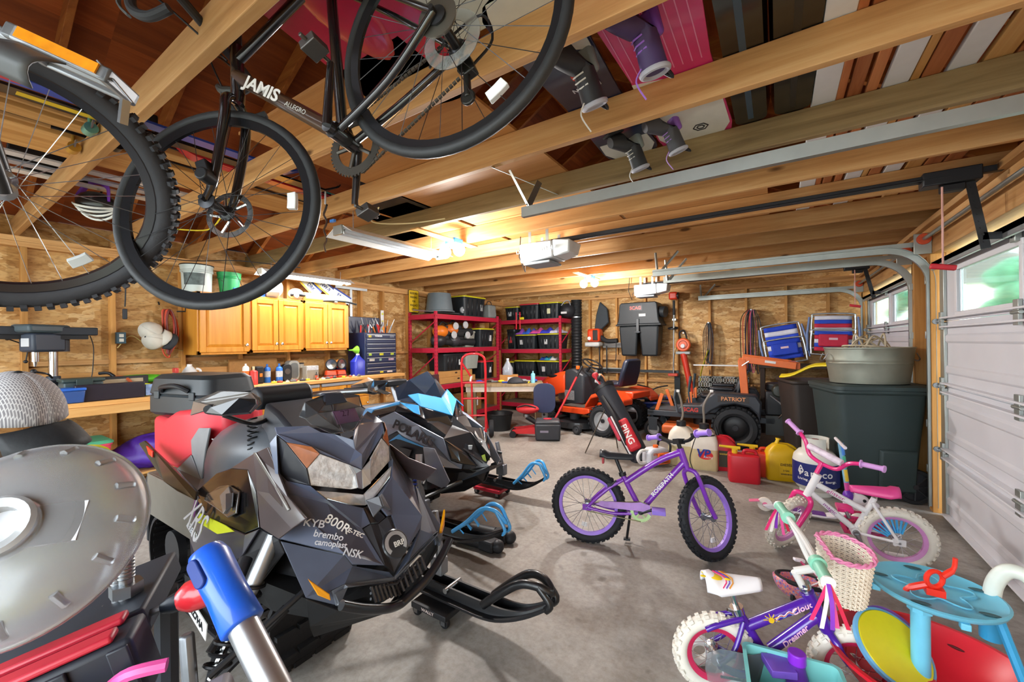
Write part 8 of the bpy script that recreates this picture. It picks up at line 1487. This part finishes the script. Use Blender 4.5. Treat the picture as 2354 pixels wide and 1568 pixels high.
def boot(label,loc,rot,c1,c2,lace,s=1):
 t=thing('snowboard_boot',label,'boot',loc,rot=rot,group='snowboard boots hung from the joists');t. scale=(s,s,s)
 b=MB();sec=[]
 for x,z,ry,rz_ in((.20,.045,.035,.04),(.15,.055,.048,.055),(.08,.075,.05,.075)):sec. append([(x,ry*cos(2*pi*k/16),z+rz_*sin(2*pi*k/16))for k in range(16)])
 for z,rx,ry in((.13,.065,.05),(.20,.065,.052),(.30,.07,.055)):sec. append([(.0+rx*(-sin(2*pi*k/16))*-1*-1+.0,ry*cos(2*pi*k/16),z+(.0))for k in range(16)])
 b. loft(sec);b. build('boot_shell',m(c1,.6,var=.12),t,smooth=60)
 MB(). loft([[(x,w_*y,z)for y in(-1,1)for z in((0,-.025)if y<0 else(-.025,0))]for x,w_ in((-.09,.045),(.0,.05),(.12,.055),(.22,.04))]). build('sole',BLKM,t,bev=.008);MB(). cb((-.055,0,.09),(.05,.10,.14)). build('heel_panel',m(c2,.6),t,bev=.02)
 MB(). torus((0,0,0),.06,.014,T((0,0,.30),s=(1.1,.9,1)),20,8). build('cuff',m('#b4b7c4',.7),t);b=MB()
 for k in range(6):b. tube([(.06-.004*k,-.035,.12+.028*k),(.085-.006*k,0,.125+.028*k),(.06-.004*k,.035,.12+.028*k)],.004,5)
 b. tube(spl([(.08,0,.28),(.12,.01,.33),(.11,-.01,.42)],4),.004,5);b. build('laces',m(lace,.6),t);MB(). tube(spl([(-.06,-.015,.30),(-.10,0,.335),(-.06,.015,.30)],4),.008,6). build('pull_loop',BLK,t)
boot('black and grey snowboard boot nearest the road bicycle wheel',(-.62,1.40,ZT+.01),(180,28,250),'#2c2e33','#7c8688','#d9d9d4',.74);boot('purple and black snowboard boot with long hanging laces',(-.38,1.36,ZT+.01),(180,20,235),'#4a3a66','#7a4ab0','#9a6ad0',.72);boot('grey green snowboard boot hanging below the second joist gap',(-.66,2.16,ZT+.02),(180,24,235),'#33363a','#8a9692','#d0d0cc',.68);boot('lilac trimmed snowboard boot beside the white board tip',(-.46,2.10,ZT+.02),(180,24,225),'#4a4c54','#8a5ab8','#b08ad8',.64)
for k,(x,w_,l)in enumerate(((-.10,.17,'black plastic snow sled beside the pink snowboard'),(.07,.18,'black plastic snow sled beside the white boards'))):
 t=thing('plastic_sled',l,'sled',(x,1.75,ZT),0,group='black sleds on the joists');b=MB();b. loft([ring(rrect(w_*.8,1.3,.05),0),ring(rrect(w_*.96,1.42,.06),.10),ring(rrect(w_*.94,1.40,.06),.10),ring(rrect(w_*.76,1.26,.05),.01)],True);b. build('sled_shell',m('#1f1d1a',.25,coat=.4),t,smooth=30);MB(). box(-.012,.012,-.6,.6,-.002,.002). build('runner_groove',m('#3a5060' if k==0 else '#2a2824',.4),t)
bd=[(.19,.09,'white'),(.25,.03,'cedar'),(.30,.05,'cedar'),(.36,.04,'cedar'),(.44,.085,'white'),(.50,.03,'pine'),(.55,.06,'cedar'),(.64,.085,'white'),(.74,.08,'pine'),(.83,.08,'cedar'),(.92,.08,'cedar')]
for k,(x,w_,c_)in enumerate(bd):
 n_=sum(1 for q in bd[:k]if q[2]==c_);o1=['first','second','third','fourth','fifth','sixth'][n_]
 slab('stored_board','%s board lying across the joists, %s %s one counted from the sleds'%(c_,o1,c_),'board',x,1.25-.1*(k%3),4.6-.3*(k%4),w_,.025,{'white':m('#dfe2e4',.5,var=.06),'cedar':CEDY,'pine':PINE}[c_],group='boards stored on the joists')
t=thing('snow_sled','crimson plastic sled lying upside down on the joists above the road bicycle','sled',(-1.22,.92,ZT),12);b=MB();b. loft([ring(rrect(.50,.95,.16,6),.0),ring(rrect(.62,1.1,.20,6),.12),ring(rrect(.60,1.08,.20,6),.12),ring(rrect(.46,.9,.15,6),.01)]);b. build('sled_shell',m('#b81c40',.25,coat=.5),t,smooth=40);MB(). ell((0,-.1,.0),(.10,.25,.012)). build('moulded_seat',m('#b81c40',.25,coat=.5),t)
slab('foam_board','pale grey foam board on the joists beside the crimson sled','board',-.78,.2,1.15,.4,.03,m('#c9d0c8',.5),z=ZT)
slab('lumber_bundle','thick plywood strip pack on the joists above the workbench','plywood',-3.28,-.4,1.9,.34,.05,PINE,group=None);slab('lumber_bundle','narrow pine plank stored on the joists beside the plywood strips','plank',-2.95,-.2,2.6,.10,.04,PINE)
SK=[('#c9ccd4','silver'),('#d9dade','white and red'),('#2a4cb0','blue'),('#9aa0b0','grey'),('#c22a34','red'),('#17181c','black')]
for k,(c_,n_)in enumerate(SK):
 x=(-3.62,-3.95,-2.62,-3.78,-2.86,-2.74)[k];y0=(-.3,-.2,-.2,-.35,.9,.1)[k];t=thing('ski',n_+' ski lying flat across the joists over the workbench side','ski',(x,y0,ZT),0,group='skis stored on the joists');L_=1.75;b=MB();b. loft([[(-w_,y,z),(w_,y,z),(w_,y,z+.012),(-w_,y,z+.012)]for y,w_,z in((0,.03,.03),(.08,.045,.0),(.5,.038,0),(1.2,.038,0),(1.6,.048,.0),(1.72,.035,.06),(L_,.01,.09))]);b. build('ski_blade',m(c_,.3,coat=.4,var=.15),t,smooth=30);MB(). cb((0,.8,.035),(.06,.28,.045)). build('binding',BLK,t,bev=.008);MB(). box(-.02,.02,.2,.5,-.001,.0). build('graphic',m('#d8b82a' if k%2 else '#c03a4a',.4),t)
for k in range(7):
 x=-3.10+.055*k;c_=('#16171a','#b02a34','#1c1c20','#c9a83a','#26262c','#8a1c2a','#2a6a6a')[k];y0=.15+.12*(k%3);t=thing('fishing_rod','fishing rod across the joists, %s from the plank side'%['first','second','third','fourth','fifth','sixth','seventh'][k],'fishing rod',(x,y0,ZT+.06),0,group='fishing rods on the joists');MB(). tube([(0,0,-.03),(0,.6,-.03),(0,2.1,-.04)],[.010,.007,.003],6). build('rod',m(c_,.35),t);MB(). tube([(0,-.05,-.03),(0,.3,-.03)],.014,8). build('cork_grip',m('#3a2c22' if k%2 else '#b98a52',.7),t)
 if k%2==0:b=MB();b. cyl((0,.38,-.045),(0,.38,-.10),.008);b. cyl((-.03,.38,-.11),(.03,.38,-.11),.026,n=16);b. build('reel',m(('#c9a04a','#8d9296','#2a2c30','#6fb0a8')[k//2],.3,.6),t);MB(). tube([(.03,.38,-.11),(.06,.38,-.09),(.075,.38,-.09)],.005,5). build('reel_handle',STEEL,t)
t=thing('bicycle_helmet','black and white helmet with purple strap hanging under the skis','helmet',(-3.98,.80,2.42),rot=(150,10,40));MB(). ell((0,0,0),(.13,.10,.085),20,12). build('shell',m('#1b1c1f',.35,coat=.4),t)
for k in range(4):MB(). tube([(.13*cos(a)*.98,(-.06+.04*k)*sin(a)+.01,.087*sin(a))for a in[.3+.25*i for i in range(10)]],.008,6). build('white_rib',m('#d9dad6',.4),t)
MB(). tube(spl([(.10,.06,.0),(.06,.1,-.10),(-.06,.09,-.12),(-.1,.05,0)],5),.02,8,flat=.3). build('strap',m('#7a3ab0',.5),t);MB(). tube([(-.05,0,-.08),(-.05,.0,-.14)],.006,6). build('hang_loop',BLK,t)
for l,c_,p in(('yellow cable drooping below the joists over the cabinets','#d8c42a',[(-4.0,1.25,2.36),(-3.7,1.35,2.33),(-3.4,1.32,2.36),(-3.1,1.25,2.40),(-2.9,1.22,2.44)]),('cream cable running under the joist beside the bicycle pedal','#d9cfa0',[(-2.3,1.85,2.37),(-2.5,1.95,2.33),(-2.35,2.15,2.34),(-2.1,2.3,2.37)]),('black cable strung across the top of the left wall','#1c1c1e',[(-5.3,1.2,2.36),(-5.2,1.7,2.33),(-5.0,2.1,2.37),(-4.8,2.7,2.36)])):
 MB(). tube(spl(p,6),.005,6). build('loose_cable',m(c_,.6),None,label=l,cat='cable')
for k,(u,v,cc,l)in enumerate(((930,480,'#17191d','dark plastic crate resting on the joists near the LED lamp'),(960,545,'#2a3a5a','dark blue bin resting on the joists behind the shop light'))):
 p=at(u,v,z=ZT+.01);t=thing('attic_crate',l,'crate',(p. x,p. y,ZT),0,group='crates on the joists');MB(). tbox((0,0,0),(.5,.5),(.56,.56),.25). build('crate_wall',m(cc,.5),t,bev=.02);MB(). box(-.29,.29,-.29,.29,.251,.27). build('rim',m(cc,.5),t,bev=.006)
t=thing('wiring_cluster','black wires and tools hanging at the end of the unlit shop light','wires',(0,0,0));q=[at(748,470+12*k,z=2.34-.014*k)for k in range(10)];MB(). tube(spl([p+V((.01*sin(k*2),.01*cos(k*2),0))for k,p in enumerate(q)],4),.007,6). build('wire',BLK,t);MB(). cyl(at(748,440,z=2.42),at(748,470,z=2.34),.006). build('chain',STEEL,t);MB(). cb(at(765,508,z=2.36),(.05,.02,.02)). build('tag',m('#3a7ac8',.5),t)
# ---------------------------------------------------------------- near left corner: stacked totes, stand and tools
tt=thing('fuel_carrier','red fuel can strapped on the tail of the black snowmobile','fuel can',(-3.0,1.06,.724),0);RF=m('#d03440',.4,var=.06)
MB(). loft([[(x,-w_,z0),(x,w_,z0),(x,w_,z1),(x,-w_,z1)]for x,w_,z0,z1 in((-.34,.10,.12,.20),(-.26,.17,.04,.27),(-.05,.18,.0,.27),(.12,.18,.0,.33),(.42,.15,.14,.36),(.52,.08,.2,.35))]). build('can_body',RF,tt,bev=.025);MB(). cyl((-.02,0,.27),(-.02,0,.32),.04,n=16). build('cap',BLK,tt)
t=thing('hard_case','black hard case with handle on top of the red fuel can','case',(-3.16,1.12,.99),12);CB=m('#232a2e',.45);MB(). loft([ring(rrect(.56,.30,.06),.0),ring(rrect(.60,.34,.07),.02),ring(rrect(.60,.34,.07),.12),ring(rrect(.585,.325,.07),.13),ring(rrect(.60,.34,.07),.14),ring(rrect(.57,.31,.07),.23),ring(rrect(.50,.26,.06),.255)]). build('case_shell',CB,t,smooth=30);MB(). tube(spl([(-.12,-.17,.155),(-.06,-.205,.185),(.08,-.205,.195),(.14,-.17,.16)],5),.014,8). build('handle',BLK,t)
for s in(-1,1):MB(). cb((s*.17,-.172,.13),(.05,.012,.05)). build('latch',m('#30383c',.5),t,bev=.005)
GT=m('#5b6068',.45)
tote('grey tote with yellow lid standing on the floor beside the black snowmobile',-2.72,.27,0,.52,.40,.42,GT,TY,5,group='near left totes',ribs=False,lab=(.3,'#d9d9dc'));tote('grey tote with yellow lid stacked under the open black tote',-2.70,.27,.425,.52,.40,.235,GT,TY,5,group='near left totes',ribs=False,lab=(.3,'#c9c9cc'))
t=thing('open_tote','black tote with yellow rim lying on its side at the near left','storage tote',(-2.42,.27,.665),0);b=MB();R_=T((0,0,.19),ry=90)
b=MB(R_);b. loft([ring(rrect(.36,.40,.05),.18),ring(rrect(.32,.36,.05),-.30),ring(rrect(.30,.34,.05),-.29),ring(rrect(.34,.38,.05),.18)],True);b. build('tub',m('#17191b',.45),t,smooth=30);b=MB(R_);b. loft([ring(rrect(.38,.42,.06),.181),ring(rrect(.38,.42,.06),.215),ring(rrect(.335,.375,.05),.215),ring(rrect(.335,.375,.05),.181)],False);b. f. append(b. f[0]);b. f. pop();b. build('rim',TY,t,smooth=30);MB(). cb((.0,-.215,.25),(.16,.03,.06)). build('red_latch',TR,t,bev=.008)
sack('grey cloth sack on the near left stack',(-1.72,.12,1.02),(.20,.14,.05),m('#55504e',.7,var=.15),0,9)
t=thing('wire_crate','black wire mesh crate under the plaid cap','crate',(-1.60,.10,0),0);b=MB()
for k in range(9):
 for z in(.02,1.0):b. tube([(-.28+.07*k,-.2,z),(-.28+.07*k,.2,z)],.005,4)
 for y in(-.2,.2):b. tube([(-.28+.07*k,y,.02),(-.28+.07*k,y,1.0)],.005,4)
for k in range(15):
 for y in(-.2,.2):b. tube([(-.28,y,.02+.07*k),(.28,y,.02+.07*k)],.005,4)
 for x in(-.28,.28):b. tube([(x,-.2,.02+.07*k),(x,.2,.02+.07*k)],.005,4)
b. build('wire_mesh',BLK,t);t. children[0]['kind']='stuff'
mt,N,L,p=nodes('plaid_cloth');mp=mapping(N,L,(1,1,1),rnd=False);last=None
br=N. new('ShaderNodeTexBrick');br. inputs['Scale']. default_value=70;br. inputs['Mortar Size']. default_value=.05;br. inputs['Color1']. default_value=(*lin('#8d8c90'),1);br. inputs['Color2']. default_value=(*lin('#77767c'),1);br. inputs['Mortar']. default_value=(*lin('#c4c4c6'),1);L. new(mp. outputs[0],br. inputs[0]);L. new(br. outputs[0],p. inputs['Base Color']);p. inputs['Roughness']. default_value=.85
c=cap('grey plaid baseball cap with black brim on the near left stack',at_d(30,965,.92),(4,14,28),mt,BLKM,1.0)
t=thing('plastic_dome','large clear plastic dome lid at the near left corner','dome lid',at_d(55,1240,.64),0);t. matrix_world=fr(at_d(55,1240,.64),(.55,.8,0),(.62,-.40,.55));CLR=m('#eef2f6',.22,trans=.78,var=.02)
MB(). lathe([(.150,0),(.156,.0),(.156,.008),(.150,.012),(.138,.03),(.11,.05),(.07,.062),(.03,.066),(.03,.063),(.07,.059),(.108,.047),(.135,.028),(.146,.010),(.150,0)],56,None,False). build('dome_shell',CLR,t,smooth=50)
for k in range(14):a=2*pi*k/14;MB(). tube([(.142*cos(a),.142*sin(a),.02),(.125*cos(a),.125*sin(a),.04)],.006,6). build('grip_rib',CLR,t)
MB(). lathe([(.028,.05),(.045,.052),(.045,.075),(.04,.08),(.028,.075),(.028,.05)],28,None,False). build('centre_ring',m('#eef2f4',.15,trans=.6),t);MB(). box(-.01,.09,-.03,.03,.052,.056). build('paper_insert',m('#d9dde6',.6),t)
t=thing('clamp_table','black and red folding clamp table at the near left corner','work stand',(0,0,0));q0,q1=at_d(-120,1600,.56),at_d(335,1400,.66);ax_=(q1-q0);L_=ax_. length;Fm=fr(q0,ax_,(0,0,1));DB=m('#20252f',.5);RB=m('#b8283a',.4)
MB(Fm). box(0,L_,-.075,.0,-.10,0). build('front_rail',DB,t,bev=.008);
for k in range(2):MB(Fm). box(.0,L_-.02,-.07+.045*k,-.04+.045*k,.001,.012). build('red_strip',RB,t,bev=.004)
MB(Fm). box(.0,L_-.01,.02,.24,-.05,-.005). build('rear_jaw',m('#2c323c',.5),t,bev=.006)
for k in(.3,.62,.93):MB(Fm). box(L_*k-.012,L_*k+.012,-.082,-.0755,-.10,-.005). build('rib',DB,t,bev=.002)
for k,x in enumerate((.55,.86)):b=MB(Fm);b. tube(spl([(L_*x,-.085,-.05),(L_*x+.03,-.105,-.035),(L_*x+.07,-.11,-.045)],4),.009,8);b. build('pink_latch',m('#e0559a',.4),t)
for x,y in((.15,0),(.85,0),(.15,.2),(.85,.2)):p=Fm@V((L_*x,y,-.06));MB(). tube([p,(p. x,p. y,.0)],.02,8). build('leg',DB,t)
for k,(u,v)in enumerate(((290,1300),(275,1345))):p=at_d(u,v,.72);b=MB();b. cyl(p+V((0,0,-.10)),p+V((0,0,.045)),.011,n=12);[b. torus((0,0,0),.011,.0015,T(p+V((0,0,-.02+.006*j))),14,5)for j in range(11)];b. cyl(p+V((0,0,-.05)),p+V((0,0,-.03)),.024,n=6);b. build('threaded_bolt',STEEL,t)
MB(Fm). box(L_-.16,L_+.10,-.26,-.085,-.14,-.11). build('grey_tray',m('#77747a',.5),t,bev=.01)
t=thing('screwdriver','red handled tool with black tip lying on the clamp table end','screwdriver',(0,0,0));a_,b_2=at_d(372,1398,.70),at_d(548,1325,.74);d=(b_2-a_);MB(). tube([a_+d*k for k in(.22,.34,.5,.8,.97,1.0)],[.017,.026,.027,.024,.026,.018],14). build('handle',m('#e0303a',.3,coat=.5),t);MB(). tube([a_,a_+d*.12,a_+d*.22],[.009,.015,.017],12). build('collar',m('#1c2530',.4),t);MB(). tube([a_-d*.5,a_+d*.02],.006,8). build('shank',STEEL,t)
t=thing('extension_pole','aluminium extension pole with bright blue grip near the camera','pole',(0,0,0));a_,c_=at_d(472,1265,.70),at_d(560,1440,.64);e_=V((c_. x+(c_. x-a_. x)*3.6,c_. y+(c_. y-a_. y)*3.6,0));d=c_-a_;e_=a_+d*(a_. z/max(.01,a_. z-c_. z))if c_. z<a_. z else c_
MB(). tube([c_-d*.1,c_+d*.5,e_],.022,18). build('tube',ALU,t);G=m('#1f5fd8',.3,coat=.4);MB(). tube([a_-d*.02,a_+d*.03,a_+d*.15,a_+d*.6,a_+d*.98,c_],[.012,.026,.031,.029,.031,.027],20). build('grip',G,t,smooth=60);Fg=fr(a_+d*.27,d,-(_F));MB(Fg). prism(rrect(.05,.022,.010),.022,.034). build('hang_slot',m('#12307a',.5),t,bev=.002)
for k,(u1,v1,u2,v2)in enumerate(((700,1160,1000,1200),(720,1205,1010,1235))):pass
t=thing('drive_shaft_pair','two black tubes with yoke ends lying on the floor between the skis','tow bar',(0,0,0))
for k in range(2):p,q=V((-2.75,2.27-.13*k,.045)),V((-1.72,2.38-.15*k,.045));MB(). tube([p,q],.032,12). build('tube',m('#1b1c1f',.5),t);MB(). tube([q-V((.2,.02,0)),q],.043,12). build('boot_sleeve',m('#24262a',.5),t);b=MB();b. cb(q+V((.05,0,0)),(.12,.09,.075));b. ell(q+V((.12,.01,0)),.045,12,8);b. build('yoke',m('#2b2d31',.5,.3),t,bev=.012)
# ---------------------------------------------------------------- print becomes real meshes
bpy. context. view_layer. update()
_dg=bpy. context. evaluated_depsgraph_get();_new=[]
for o in[o for o in SC. objects if o. type=='FONT']:
 me=bpy. data. meshes. new_from_object(o. evaluated_get(_dg));_new. append((o,me))
for o,me in _new:
 n=o. name;o. name='old_'+n;q=bpy. data. objects. new(n. split('.')[0],me);COL. objects. link(q);q. parent=o. parent;q. matrix_local=o. matrix_local. copy()
 if 'label' in o:q['label']=o['label']
 bpy. data. objects. remove(o)
